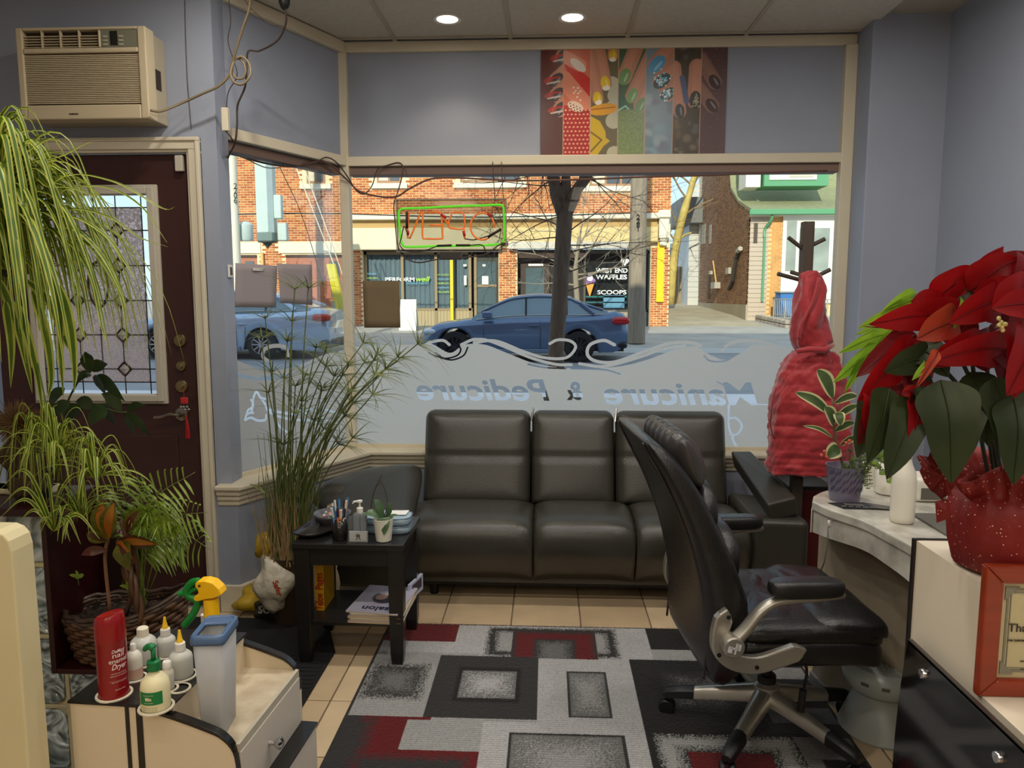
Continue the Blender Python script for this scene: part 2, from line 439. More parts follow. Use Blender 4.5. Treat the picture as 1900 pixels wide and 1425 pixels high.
tag(sill('trim_5', .01, SILL-.098, SILL-.0755, .006), 'cream lowest moulding step under the window sill')
# baseboards
bb = MB().prism([(-1.50, P0.y-.015), (P0.x+.01, P0.y-.015), (P1.x+.02, P1.y-.015), (P1.x, P1.y+.01), (P0.x-.01, P0.y), (-1.50, P0.y)], 0, .13)
struct(bb.build('baseboard_left', cream, bevel=.005), 'cream baseboard beside the entrance door')
struct(MB().box(-.97, 1.58, 4.07, 4.0895, 0, .12).build('baseboard_window', cream, bevel=.005), 'cream baseboard under the shop window')
# casing of the windows
def tr(n, mb, lab, mat=cream, bevel=.004): return struct(mb.build('trim_%d' % n, mat, bevel=bevel), lab)
tr(6, MB().box(-1.10, 1.585, 4.125, 4.16, 2.145, 2.195), 'cream casing board along the top of the shop window')
tr(7, MB().box(-1.10, 1.585, 4.135, 4.17, 2.735, 2.789), 'cream strip where the window wall meets the ceiling')
tr(8, MB().box(-1.125, -1.075, 4.12, 4.18, SILL, 2.735), 'cream corner post between side window and shop window')
tr(9, MB().box(1.525, 1.585, 4.12, 4.18, SILL, 2.735), 'cream vertical casing right of the shop window')
tr(10, MB().box(0, BL-.02, 2.145, 2.195, 0, .03, bayX()), 'cream casing board along the top of the side window')
tr(11, MB().box(0, BL-.02, 2.73, 2.788, 0, .03, bayX()), 'cream strip where the side bay meets the ceiling')
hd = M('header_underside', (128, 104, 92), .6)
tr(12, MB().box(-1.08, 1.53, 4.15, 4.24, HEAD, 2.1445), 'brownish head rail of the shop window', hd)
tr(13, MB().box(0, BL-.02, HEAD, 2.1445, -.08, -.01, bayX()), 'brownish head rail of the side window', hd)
# windows
pane = glassmat('window_glass', (244, 250, 250), 0, .05)
wf = struct(MB().box(-1.08, 1.53, 4.155, 4.185, SILL, SILL+.02).build('window_1', cream), 'large shop window onto the street')
MB().box(-1.085, 1.53, 4.17, 4.175, SILL+.01, HEAD+.01).build('pane', pane, wf)
wf2 = struct(MB().box(.0, BL-.02, SILL, SILL+.02, -.03, 0, bayX()).build('window_2', cream), 'angled side window beside the door')
MB().box(0.0, BL-.02, SILL+.01, HEAD+.01, -.02, -.015, bayX()).build('pane', pane, wf2)
# door casing: stepped moulding
for k, (a, b, c) in enumerate(((0, .062, .012), (.012, .05, .022), (.046, .062, .03))):
    m = MB().box(-1.567+a, -1.567+b, 3.30-c, 3.301, 0, 2.068+a).box(-2.60, -1.567+b, 3.30-c, 3.301, 2.068+a, 2.068+b)
    struct(m.build('trim_%d' % (14+k), cream, bevel=.003), ['flat cream door casing', 'raised inner band of the cream door casing', 'raised outer bead of the cream door casing'][k])
# ---------------------------------------------------------------- door
dmat = M('door_paint', (62, 34, 30), .42, var=.08, scale=3)
dr = struct(bpy.data.objects.new('door_1', None), 'dark brown entrance door with leaded glass window', None); COL.objects.link(dr); dr.location = (-2.02, 3.33, 0)
GX0, GX1, GZ0, GZ1 = -2.29, -1.755, 1.005, 1.895
dm = MB(); dm.box(-2.49, GX0, 3.315, 3.355, .01, 2.062).box(GX1, -1.572, 3.315, 3.355, .01, 2.062)
dm.box(GX0, GX1, 3.315, 3.355, .01, GZ0).box(GX0, GX1, 3.315, 3.355, GZ1, 2.062); dm.build('door_leaf', dmat, dr)
pm = MB()
for z0, z1 in ((.2, .82),):
    for x0, x1 in ((-2.38, -2.06), (-1.98, -1.68)):
        pm.box(x0, x1, 3.309, 3.316, z0, z1)
pm.build('panel_moulding', dmat, dr, bevel=.006)
fm = MB(); wft = M('door_window_frame', (190, 182, 165), .45)
for a, c in ((0, .014), (.012, .026)):
    x0, x1, z0, z1 = GX0-.04+a, GX1+.04-a, GZ0-.04+a, GZ1+.04-a; t = .045-a*1.3
    fm.box(x0, x0+t, 3.315-c, 3.32, z0, z1).box(x1-t, x1, 3.315-c, 3.32, z0, z1).box(x0+t, x1-t, 3.315-c, 3.32, z0, z0+t).box(x0+t, x1-t, 3.315-c, 3.32, z1-t, z1)
fm.build('glass_frame', wft, dr, bevel=.003, label='off-white moulded frame round the leaded glass')
# leaded glass: came lines, textured field panes, clear border panes, bevelled diamonds
def texglass(name, tint, rough, bump, sc, tr=.5):
    m = bpy.data.materials.new(name); m.use_nodes = True; nt = m.node_tree; nt.nodes.clear(); ln = nt.links.new
    o = nt.nodes.new('ShaderNodeOutputMaterial'); t = nt.nodes.new('ShaderNodeBsdfTransparent'); tl = nt.nodes.new('ShaderNodeBsdfTranslucent'); g = nt.nodes.new('ShaderNodeBsdfGlossy')
    t.inputs[0].default_value = L3(tint); tl.inputs[0].default_value = L3(tint); g.inputs['Roughness'].default_value = rough
    tc = nt.nodes.new('ShaderNodeTexCoord'); n = nt.nodes.new('ShaderNodeTexNoise'); n.inputs['Scale'].default_value = sc; n.inputs['Detail'].default_value = 2; n.inputs['Distortion'].default_value = 1.5
    ln(tc.outputs['Object'], n.inputs['Vector']); r = nt.nodes.new('ShaderNodeValToRGB'); r.color_ramp.elements[0].position = .42; r.color_ramp.elements[1].position = .6
    ln(n.outputs['Fac'], r.inputs[0]); bp = nt.nodes.new('ShaderNodeBump'); bp.inputs['Strength'].default_value = bump; ln(n.outputs['Fac'], bp.inputs['Height']); ln(bp.outputs[0], g.inputs['Normal'])
    mu = nt.nodes.new('ShaderNodeMath'); mu.operation = 'MULTIPLY'; mu.inputs[1].default_value = tr; ln(r.outputs[0], mu.inputs[0])
    a = nt.nodes.new('ShaderNodeMixShader'); ln(mu.outputs[0], a.inputs[0]); ln(tl.outputs[0], a.inputs[1]); ln(t.outputs[0], a.inputs[2])
    b = nt.nodes.new('ShaderNodeMixShader'); b.inputs[0].default_value = .12; ln(a.outputs[0], b.inputs[1]); ln(g.outputs[0], b.inputs[2]); ln(b.outputs[0], o.inputs[0])
    return m
tg = texglass('granite_glass', (236, 226, 222), .2, .8, 70, .75)
gcx = (GX0+GX1)/2; lead = M('lead_came', (60, 48, 46), .5, .6)
rows = [1.12+.155*k for k in range(5)]
colx = [gcx-.10, gcx+.10]; bx = [GX0+.05, GX1-.05]; bz = [GZ0+.055, GZ1-.055]
cm = MB(); yc = 3.335
def came(x0, z0, x1, z1, r=.0028): cm.tube([(x0, yc, z0), (x1, yc, z1)], r, 6)
for x in bx+colx: came(x, GZ0, x, GZ1)
for z in bz: came(GX0, z, GX1, z)
for z in rows: came(GX0, z, GX1, z)
for x in colx:
    for z in rows:
        d = .032
        for (a, b) in (((0, d), (d, 0)), ((d, 0), (0, -d)), ((0, -d), (-d, 0)), ((-d, 0), (0, d))): came(x+a[0], z+a[1], x+b[0], z+b[1], .0045)
pts = [(gcx+.045*cos(t*pi/14), yc, 1.50+.10*sin(t*pi/14)) for t in range(29)]; cm.tube(pts, .006, 6)
came(gcx, GZ0, gcx, 1.40); came(gcx, 1.60, gcx, GZ1)
cm.build('lead_came', lead, dr, label='dark lead lines of the leaded glass')
xs = [GX0]+[bx[0], colx[0], colx[1], bx[1]]+[GX1]; zs = [GZ0, bz[0]]+rows[1:]+[bz[1], GZ1]
for i in range(len(xs)-1):
    for j in range(len(zs)-1):
        edge = i in (0, len(xs)-2) or j in (0, len(zs)-2)
        MB().box(xs[i]+.001, xs[i+1]-.001, 3.333, 3.337, zs[j]+.001, zs[j+1]-.001).build('pane', pane if edge else tg, dr, label='clear border pane' if edge else None)
for x in colx:
    for z in rows:
        m = MB(); m.add([(x, yc-.008, z), (x+.032, yc, z), (x, yc, z+.032), (x-.032, yc, z), (x, yc, z-.032)], [(0, 1, 2), (0, 2, 3), (0, 3, 4), (0, 4, 1), (1, 4, 3, 2)])
        m.build('bevelled_diamond', M('bevel_glass', (240, 235, 230), .08, trans=.6, ior=1.3), dr)
brass = M('aged_brass', (150, 130, 92), .3, .9)
hx = -1.655
def rose(name, px, py, r, lab=None):
    p = aY(px, py, 3.315); MB().lathe([(r, 0), (r, .006), (r*.85, .012), (r*.45, .014), (r*.4, .02), (0.001, .021)], seg=24, X=Matrix.Translation(p) @ Matrix.Rotation(pi/2, 4, 'X')).build(name, brass, dr, smooth=True, label=lab)
rose('deadbolt', 335, 632, .030); rose('peephole_cover', 337, 679, .024, 'plain round brass plug between the two locks'); rose('deadbolt', 338, 717, .030)
p = aY(338, 768, 3.315)
h = MB().lathe([(.03, 0), (.03, .008), (.012, .012), (.011, .05), (.001, .052)], seg=20, X=Matrix.Translation(p) @ Matrix.Rotation(pi/2, 4, 'X'))
h.tube(bezier([p+V((0, -.045, 0)), p+V((-.03, -.05, .004)), p+V((-.07, -.05, -.006)), p+V((-.105, -.047, -.01))], 5), [.009]*5+[.0085]*5+[.008]*6, 8)
h.build('lever_handle', M('dark_chrome', (150, 140, 128), .2, .9), dr, smooth=True)
m = MB().box(-.0175, .0175, -.02, 0, -.034, .034); q = aY(335, 304, 3.31)
sen = thing('door_sensor', 'white door sensor at the top corner of the dark door', 'sensor', (q.x, 3.311, q.z)); m.build('sensor_body', wft, sen, bevel=.003, local=True)
# red tassel charm hanging from the key in the lower lock
rd = M('red_silk', (190, 24, 24), .6, sheen=.3); T = aY(342, 745, 3.27)
ch = thing('tassel_charm', 'red knotted charm with glass beads and long tassel on the door handle', 'charm', T)
m = MB().tube([(0, .0, .06), (0, 0, .018)], .0012, 5); m.build('cord', rd, ch, local=True)
MB().box(-.016, .016, -.005, .005, -.01, .018).build('knot', rd, ch, bevel=.003, local=True)
for k in range(6): MB().lathe([(.001, -.007), (.007, 0), (.001, .007)], (-.016+.0065*k, random.uniform(-.004, .004), -.025-.012*(k % 2)), 10).build('bead', M('clear_bead', (200, 200, 190), .1, trans=.6), ch, smooth=True, local=True)
MB().tube([(0, 0, -.03), (.006, 0, -.07)], .0012, 5).build('cord', rd, ch, local=True)
m = MB()
for k in range(40):
    a = random.uniform(0, 2*pi); r = random.uniform(0, 1)
    m.tube([(.006+.003*cos(a)*r, .003*sin(a)*r, -.07), (.009+.008*cos(a)*r, .006*sin(a)*r, -.12), (.009+.012*cos(a)*r, .008*sin(a)*r, -.16-.01*random.random())], .0009, 4)
tag(m.build('tassel', M('red_tassel', (175, 20, 30), .6), ch, local=True), kind='stuff')
# little white sensor on the column
q = aY(413, 503, 3.36); s = thing('wall_switch', 'small white door-bell button on the column beside the side window', 'button', (-1.433, 3.37, q.z))
MB().box(0, .008, -.02, .02, -.028, .028).build('plate', white, s, bevel=.002, local=True); MB().box(.008, .0095, -.010, .010, -.018, .018).build('button', M('grey_plastic', (70, 66, 60), .5), s, local=True)
# ---------------------------------------------------------------- pot lights
for k, p in enumerate(pots):
    t = thing('pot_light', ['glowing round pot light in the ceiling, the left of the two', 'glowing round pot light in the ceiling, nearer the nail poster'][k], 'ceiling light', (p.x, p.y, CEIL), group='ceiling pot lights')
    MB().lathe([(.052, -.002), (.068, -.005), (.070, 0), (.070, .004), (.052, .004)], seg=32, close=False).build('trim_ring', white, t, smooth=True, local=True)
    MB().lathe([(.001, -.0015), (.053, -.0015), (.053, .003), (.001, .003)], seg=32).build('lens', M('lamp_lens', (255, 244, 222), .4, emit=9), t, local=True)
    l = bpy.data.lights.new('pot_lamp', 'SPOT'); l.energy = 8; l.spot_size = R(110); l.spot_blend = .6; l.shadow_soft_size = .05; l.color = (1, .85, .62)
    o = bpy.data.objects.new('pot_lamp', l); COL.objects.link(o); o.parent = t; o.location = (0, 0, -.02)
for k, (x_, y_) in enumerate([(x, y) for y in (2.72, 1.5, .3) for x in (-1.12, -.2, .72, 1.5)]):  # extra pot lights out of view, added only to raise the room's brightness
    t = thing('pot_light', 'added pot light in the ceiling, out of view, brightening the room', 'ceiling light', (x_, y_, CEIL), group='added fill lights over the room')
    MB().lathe([(.052, -.002), (.068, -.005), (.070, 0), (.070, .004), (.052, .004)], seg=24, close=False).build('trim_ring', white, t, smooth=True, local=True)
    MB().lathe([(.001, -.0015), (.053, -.0015), (.053, .003), (.001, .003)], seg=24).build('lens', MATS['lamp_lens'], t, local=True)
    l = bpy.data.lights.new('pot_lamp', 'AREA'); l.shape = 'DISK'; l.size = .1; l.energy = (8.5, 8, 5)[k//4]*(.5 if x_ > 1.2 else 1); l.color = (1, .94, .86)
    o = bpy.data.objects.new('pot_lamp', l); COL.objects.link(o); o.parent = t; o.location = (0, 0, -.012)
# ---------------------------------------------------------------- air conditioner above the door
acm = M('ac_plastic', (196, 180, 148), .45, var=.03, scale=4); acd = M('ac_dark', (52, 42, 32), .7)
ac0, ac1, acz0, acz1, acy = -2.175, -1.632, 2.172, 2.535, 3.12
ac = thing('air_conditioner', 'beige window air conditioner sticking out of the wall above the door', 'air conditioner', ((ac0+ac1)/2, 3.2, acz0))
MB().box(ac0+.012, ac1-.012, acy+.06, 3.30, acz0+.006, acz1-.006).build('casing', M('ac_case', (176, 164, 140), .5), ac, bevel=.004)
fz = .265
m = MB(); 
# face: frame around louvre field and around the outlet
def fr(x0, x1, z0, z1, y0, y1): m.box(x0, x1, y0, y1, z0, z1)
W_ = ac1-ac0; H_ = acz1-acz0
fr(ac0, ac0+.028, acz0, acz1, acy, acy+.07); fr(ac1-.034, ac1, acz0, acz1, acy, acy+.07)
fr(ac0+.028, ac1-.034, acz0, acz0+.058, acy, acy+.07); fr(ac0+.028, ac1-.034, acz0+.262, acz0+.282, acy, acy+.07); fr(ac0+.028, ac1-.034, acz1-.012, acz1, acy, acy+.07)
fr(ac0+.345, ac0+.355, acz0+.282, acz1-.012, acy, acy+.07)
m.build('front_panel', acm, ac, bevel=.006)
MB().box(ac0+.02, ac1-.02, acy+.03, acy+.06, acz0+.05, acz1-.01).build('inner_grille', acd, ac)
for k in range(27):
    z = acz0+.064+k*.0072; MB().box(ac0+.028, ac1-.034, acy+.006, acy+.02, z, z+.0040).build('louvre', acm, ac)
for k in range(5):
    z = acz0+.286+k*.0105; MB().box(ac0+.028, ac0+.345, acy+.008, acy+.02, z, z+.003).build('vane', acm, ac)
for k in range(3): MB().box(ac0+.105+k*.078, ac0+.109+k*.078, acy+.004, acy+.02, acz0+.283, acz1-.012).build('vane_rib', acm, ac)
MB().box(ac0+.356, ac1-.035, acy+.004, acy+.03, acz0+.283, acz1-.013).build('control_panel', M('ac_panel', (120, 118, 100), .35), ac)
MB().box(ac0+.395, ac0+.425, acy+.002, acy+.006, acz0+.29, acz1-.018).build('display', M('ac_display', (34, 34, 28), .2), ac)
for sx in (.372, .438):
    for k in range(3): MB().box(ac0+sx-.007, ac0+sx+.011, acy+.001, acy+.006, acz0+.289+k*.0155, acz0+.297+k*.0155).build('button', M('ac_button', (165, 160, 140), .5), ac)
text_part('SAMSUNG', .0085, acd, frame(V((ac0+.225, acy-.0005, acz0+.018)), (1, 0, 0), (0, 0, 1)), ac, offset=.0003)
MB().box(ac1-.0121, ac1-.009, 3.21, 3.25, acz0+.14, acz0+.22).build('side_vent', acd, ac)
# ================================================================ the street outside
def zg(y):
    T = [(4, -.02), (11.3, 0), (11.35, -.10), (14.6, .0), (18.0, .09), (18.05, .2), (19.5, .24), (25, .47), (27, .66), (36, 1.05), (70, 1.6)]
    for (a, za), (b, zb) in zip(T[:-1], T[1:]):
        if a <= y <= b: return za+(zb-za)*(y-a)/(b-a)
    return T[-1][1]
conc = M('pavement', (176, 172, 166), .85, var=.12, scale=1.5, bump=.1)
asph = M('asphalt', (150, 152, 156), .8, var=.1, scale=.8, bump=.1)
drivem = M('driveway', (184, 172, 150), .9, var=.15, scale=1.2)
def ground(name, x0, x1, y0, y1, m, lab, n=4, up=0):
    ys = [y0+(y1-y0)*k/n for k in range(n+1)]; mb = MB()
    mb.add([(x, y, zg(y)+up) for y in ys for x in (x0, x1)]+[(x, y, zg(y)-.25) for y in ys for x in (x0, x1)],
           [(2*i, 2*i+1, 2*i+3, 2*i+2) for i in range(n)]+[(2*(n+1)+2*i, 2*(n+1)+2*i+2, 2*(n+1)+2*i+3, 2*(n+1)+2*i+1) for i in range(n)]+[(0, 2*n+2, 2*n+3, 1)])
    return struct(mb.build(name, m, fixn=True), lab)
ground('sidewalk_near', -40, 40, 4.32, 11.3, M('pavement_near', (226, 226, 228), .85, var=.08, scale=1.2, bump=.1), 'pale near sidewalk outside the salon', 3)
MATS.pop('pavement', None)
ground('road', -40, 40, 11.3, 18.0, asph, 'grey street with parked cars', 20, .0)
ground('sidewalk_far', -40, 40, 18.0, 24.9, conc, 'sunlit far sidewalk in front of the brick shops', 4)
ground('driveway', 3.9, 7.1, 24.9, 46, drivem, 'driveway between the brick shops and the house', 5)
ground('lawn', 7.1, 40, 24.9, 46, conc, 'ground in front of the house', 4)
ground('ground_behind', -40, 3.9, 25.3, 46, conc, 'ground behind the shops')
ground('curb', -40, 40, 18.0, 18.15, M('curb_stone', (200, 198, 192), .8), 'pale curb stone of the far sidewalk', 1, .02)
for k, x in enumerate((-14, -7.5, 0, 6.5, 13)): struct(MB().box(x, x+3.4, 14.8, 14.92, -.07, -.05).build('lane_mark', M('lane_paint', (225, 225, 225), .7)), None)
# our own building above the shop and its neighbours: it shades the street
ob = M('own_brick', (140, 80, 60), .9, var=.1, scale=3)
struct(MB().box(-16, 16, 4.31, 4.6, 2.95, 8.2).box(-16, 16, -4.2, -3.9, -.1, 8.2).box(-16, -3.25, 4.31, 4.6, -.1, 2.95).box(2.15, 16, 4.31, 4.6, -.1, 2.95).build('wall_outside', ob), 'street front of the salon building')
struct(MB().box(-16, 16, -4.2, 4.6, 8.2, 8.4).build('roof_own', ob), 'flat roof of the salon building')
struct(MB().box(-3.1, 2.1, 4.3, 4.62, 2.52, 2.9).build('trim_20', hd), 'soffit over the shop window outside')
# ---------------------------------------------------------------- brick building with two shops
FY = 25.0
brick_a = M('brick_orange', (190, 114, 64), .9, var=.25, scale=3)
brick_b = M('brick_red', (174, 94, 52), .9, var=.2, scale=3)
brick_c = M('brick_tan', (204, 136, 82), .9, var=.15, scale=3)
mort = M('mortar', (240, 222, 184), .95)
def X25(px, py=460): return aY(px, py, FY).x
def Z25(py, px=800): return aY(px, py, FY).z
bld = thing('brick_shop_building', 'orange brick building with two shopfronts across the street', 'building', (-3.5, FY, 0))
x0b, x1b = -13.0, X25(1243)
lv = dict(fas=Z25(462), cor=Z25(400), top=7.6, shop=Z25(465))
MB().box(x0b, X25(655), FY, FY+.3, .2, lv['top']).box(X25(655), x1b, FY, FY+.3, lv['fas'], lv['top']).box(x1b-.3, x1b, FY+.3, 34, .2, lv['top']).box(X25(1207), x1b, FY, FY+.3, .2, lv['fas']).box(X25(925), X25(960), FY, FY+.3, .2, lv['fas']).box(X25(655), X25(672), FY, FY+.3, .2, lv['fas']).build('wall', mort, bld)
holes = []   # rectangles without bricks, x0,x1,z0,z1
wins = [(573, 607, 300, 339), (702, 747, 300, 339), (855, 965, 300, 339), (1092, 1180, 300, 347)]
stone = M('stone_sill', (236, 228, 208), .8)
glsd = M('window_glass_dark', (92, 100, 108), .12, var=.25, scale=.8, spec=.7)
for (a, b, c, d) in wins:
    xa, xb_, za, zb = X25(a), X25(b), Z25(d), Z25(c)+1.0
    holes.append((xa-.1, xb_+.1, za-.2, zb+.1))
    f = MB().box(xa, xb_, FY-.02, FY+.02, za, zb).build('window_frame', M('window_wood', (170, 130, 100), .6), bld)
    n = 2 if b-a < 60 else 3
    for k in range(n):
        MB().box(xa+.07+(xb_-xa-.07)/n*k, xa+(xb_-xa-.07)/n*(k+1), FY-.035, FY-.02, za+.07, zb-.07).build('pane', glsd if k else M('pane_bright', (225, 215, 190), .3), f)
    MB().box(xa-.2, xb_+.2, FY-.12, FY, za-.18, za-.02).build('window_sill', stone, bld)
# stone bands over the side doors
for a, b in ((425, 484), (518, 640)):
    MB().box(X25(a), X25(b), FY-.05, FY+.01, Z25(469), Z25(450)).build('stone_band', stone, bld); holes.append((X25(a), X25(b), Z25(469), Z25(450)))
# side doors
pink = M('door_salmon', (176, 110, 84), .6, var=.08, scale=2); dkl = M('dark_lintel', (70, 52, 46), .7)
for (a, b, lab) in ((530, 634, 'salmon double door with panels'), (424, 476, 'salmon door beside the pale pole')):
    xa, xb_ = X25(a), X25(b); zt = Z25(474); holes.append((xa-.03, xb_+.03, 0, zt+.06))
    d = MB().box(xa, xb_, FY-.02, FY+.03, .45, zt).build('side_door', pink, bld, label=lab)
    n = 4 if b-a > 80 else 2; wd = (xb_-xa)/n
    for k in range(n):
        for z0, z1 in ((.6, 1.3), (1.42, 1.95), (2.05, 2.6)):
            MB().box(xa+wd*k+.09, xa+wd*(k+1)-.09, FY-.045, FY-.02, z0, z1).build('door_panel', pink if k != n-1 else glsd, d, bevel=.01, seg=1)
    MB().box(xa, xb_, FY-.06, FY, zt-.05, zt+.03).build('lintel', dkl, bld)
# bricks
bm_ = {0: brick_a, 1: brick_b, 2: brick_c}
bw, bh, jx, jz = .203, .060, .017, .018
cand = []
r = 0; z = .45
while z < 6.15:
    off = (r % 2)*(bw+jx)/2
    x = x0b+off
    while x < x1b-.02:
        xe = min(x+bw, x1b-.005)
        ok = xe-x > .05 and not (x > X25(655)-.05 and z < lv['cor']+.05)
        if ok:
            for (a, b, c, d) in holes:
                if xe > a and x < b and z+bh > c and z < d: ok = False; break
        if ok: cand.append((x, xe, z))
        x += bw+jx
    z += bh+jz; r += 1
# piers beside the shops
for (a, b) in ((X25(657), X25(671)), (X25(926), X25(959)), (X25(1209), x1b)):
    z = .45; r = 0
    while z < Z25(464):
        x = a+(r % 2)*.1-.1
        while x < b:
            xs_, xe = max(a, x), min(b, x+bw)
            if xe-xs_ > .04: cand.append((xs_, xe, z))
            x += bw+jx
        z += bh+jz; r += 1
random.shuffle(cand)
# one brick mesh per colour, copied; the bricks that show largest (upper right of centre, whole ones) are parts
whole = [c for c in cand if c[1]-c[0] > bw-.001]
near_c = sorted(whole, key=lambda c: abs(c[0]+1.2)+abs(c[2]-4.6)*1.5)[:299]
ns = set(near_c)
bp = [MB().box(-bw/2, bw/2, -.012, .012, 0, bh).build('brick', bm_[k], bld, local=True) for k in range(3)]
for i, c in enumerate(near_c):
    loc = (c[0]+bw/2+3.5, -.002-random.uniform(0, .006), c[2])
    if i < 3: bp[i].location = loc
    else: inst(bp[random.choice((0, 0, 1, 1, 2))], loc)
mbs = [MB(), MB(), MB()]
for c in cand:
    if c in ns: continue
    y = FY-.008-random.uniform(0, .006); mbs[random.choice((0, 0, 1, 1, 2))].box(c[0], c[1], y, FY+.005, c[2], c[2]+bh)
allb = MB()
for k in range(3):
    allb.m = k; allb.add(mbs[k].v, mbs[k].f)
tag(allb.build('brickwork', [brick_a, brick_b, brick_c], bld, fixn=False), kind='stuff')
# cornice and fascia
fasm = M('fascia_cream', (240, 226, 190), .7, var=.05, scale=1)
MB().box(X25(655), X25(1222), FY-.35, FY+.01, Z25(409), Z25(399)).build('cornice', stone, bld, bevel=.02, seg=1)
MB().box(X25(655), X25(1218), FY-.12, FY+.01, Z25(424), Z25(409)).build('frieze', M('frieze_tan', (190, 160, 110), .8), bld)
MB().box(X25(655), X25(930), FY-.3, FY+.01, Z25(464), Z25(424)).build('fascia_board', fasm, bld, bevel=.02, seg=1)
MB().box(X25(930), X25(1218), FY-.26, FY+.01, Z25(451), Z25(424)).build('fascia_board', M('fascia_tan', (222, 196, 140), .7, var=.05, scale=1), bld)
MB().box(X25(944), X25(1165), FY-.30, FY+.0, Z25(463), Z25(450)).build('metal_awning', M('awning_metal', (190, 186, 178), .4, .3), bld)
m = MB().box(X25(1218), X25(1240), FY-.4, FY, Z25(408), Z25(394)).box(X25(1220), X25(1238), FY-.32, FY, Z25(445), Z25(408)).box(X25(1222), X25(1235), FY-.26, FY, Z25(458), Z25(445))
m.build('corner_bracket', stone, bld, bevel=.03, seg=1)
MB().box(X25(1219), X25(1232), FY-.1, FY-.015, Z25(560), Z25(452)).build('yellow_sign_strip', M('yellow_paint', (250, 205, 30), .5), bld, label='bright yellow vertical strip on the corner pier')
# shopfront one
RY = FY+.25
tanw = M('shop_frame_tan', (150, 130, 100), .6); shopg = M('shop_glass', (86, 104, 112), .1, var=.15, scale=.6, spec=.8)
curt = M('curtain', (150, 160, 165), .9, var=.15, scale=9, stretch=(4, 4, .2))
zt = Z25(465); zb1 = Z25(572)
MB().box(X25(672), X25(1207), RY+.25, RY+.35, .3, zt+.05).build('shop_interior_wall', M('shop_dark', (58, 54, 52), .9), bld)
MB().box(X25(672), X25(925), FY-.0, RY+.3, zt-.02, zt+.2).build('soffit', dkl, bld)
s1 = MB().box(X25(672), X25(875), RY-.06, RY+.02, zb1-.08, zb1).box(X25(672), X25(875), RY-.06, RY+.02, zt-.12, zt)
for px in (672, 741, 804, 836, 868): s1.box(X25(px), X25(px)+.09, RY-.06, RY+.02, .45, zt)
s1f = s1.build('shopfront_frame', tanw, bld)
for k, (a, b) in enumerate(((674, 740), (743, 803), (806, 834), (840, 867))):
    MB().box(X25(a)+.03, X25(b), RY-.02, RY, zb1, zt-.12).build('shop_pane', glassmat('shop_pane_glass', (236, 242, 246), 0, .1), bld)
cm_ = MB(); 
xa, xe = X25(674), X25(868); n = 120
for i in range(n):
    x = xa+(xe-xa)*i/n; x2 = xa+(xe-xa)*(i+1)/n; y1 = RY+.12+.03*sin(i*1.1); y2 = RY+.12+.03*sin((i+1)*1.1)
    cm_.add([(x, y1, zb1), (x2, y2, zb1), (x2, y2, zt), (x, y1, zt)], [(0, 1, 2, 3)])
cm_.build('curtain', curt, bld, fixn=False)
for px in (776+6*k for k in range(16)):
    MB().box(X25(px)-.045, X25(px)+.045, RY-.05, RY-.02, .45, zb1-.08).build('siding_board', M('siding_tan', (176, 160, 128), .7), bld)
MB().box(X25(672), X25(875), RY-.03, RY+.02, .42, zb1-.08).build('base_panel', M('siding_tan', (176, 160, 128), .7), bld)
MB().box(X25(838)-.05, X25(838)+.05, FY-.1, FY-.0, .45, zt).build('yellow_post', M('yellow_post', (222, 200, 40), .5), bld, label='yellow post between the windows of the left shop')
d1 = MB().box(X25(878), X25(924), RY, RY+.05, .48, zt-.1).build('shop_door', M('shop_door_dark', (64, 66, 62), .3), bld, label='dark glass shop door with white notices')
MB().box(X25(884), X25(919), RY-.01, RY, .9, zt-.35).build('door_pane', shopg, d1)
MB().box(X25(878), X25(883), RY-.04, RY, .48, zt-.1).build('door_stile', tanw, d1); MB().box(X25(884), X25(920), RY-.03, RY, 1.75, 1.83).build('push_bar', tanw, d1)
notice = M('notice_white', (235, 235, 228), .7)
for (a, b, c, d) in ((893, 905, 512, 529), (859, 864, 511, 529), (894, 900, 490, 494), (858, 864, 490, 494)):
    MB().box(X25(a), X25(b), RY-.03, RY-.02, Z25(d), Z25(c)).build('notice', notice, bld)
def stext(t, px0, px1, py, hpx, mat, sh=0, off=.0, yy=RY-.03):
    x0, x1 = X25(px0), X25(px1)
    return text_part(t, hpx/56*1.35, mat, frame(V(((x0+x1)/2, yy, Z25(py))), (1, 0, 0), (0, 0, 1)), bld, 'shop_lettering', sh, off, fit=x1-x0, ext=.004)
wl = M('letter_white', (245, 248, 250), .6); gl_ = M('letter_green', (170, 225, 70), .6); bl_ = M('letter_blue', (110, 190, 225), .6)
stext('PERFORM', 711, 766, 522, 8, wl, 0, .004); stext('well', 767, 793, 522, 10, gl_, .3, .003); stext('MASSAGE THERAPY', 750, 793, 527, 4, bl_)
for k, (t, c) in enumerate((('RMT PHYSIO', gl_), ('ACUPUNCTURE', bl_), ('CHIROPRACTIC', gl_), ('NATUROPATHIC', bl_), ('WELLNESS', gl_))): stext(t, 806, 831, 511+8*k, 3, c)
stext('ENTRANCE', 676, 694, 509, 3, bl_); stext('BOOK NOW', 677, 696, 517, 3, gl_)
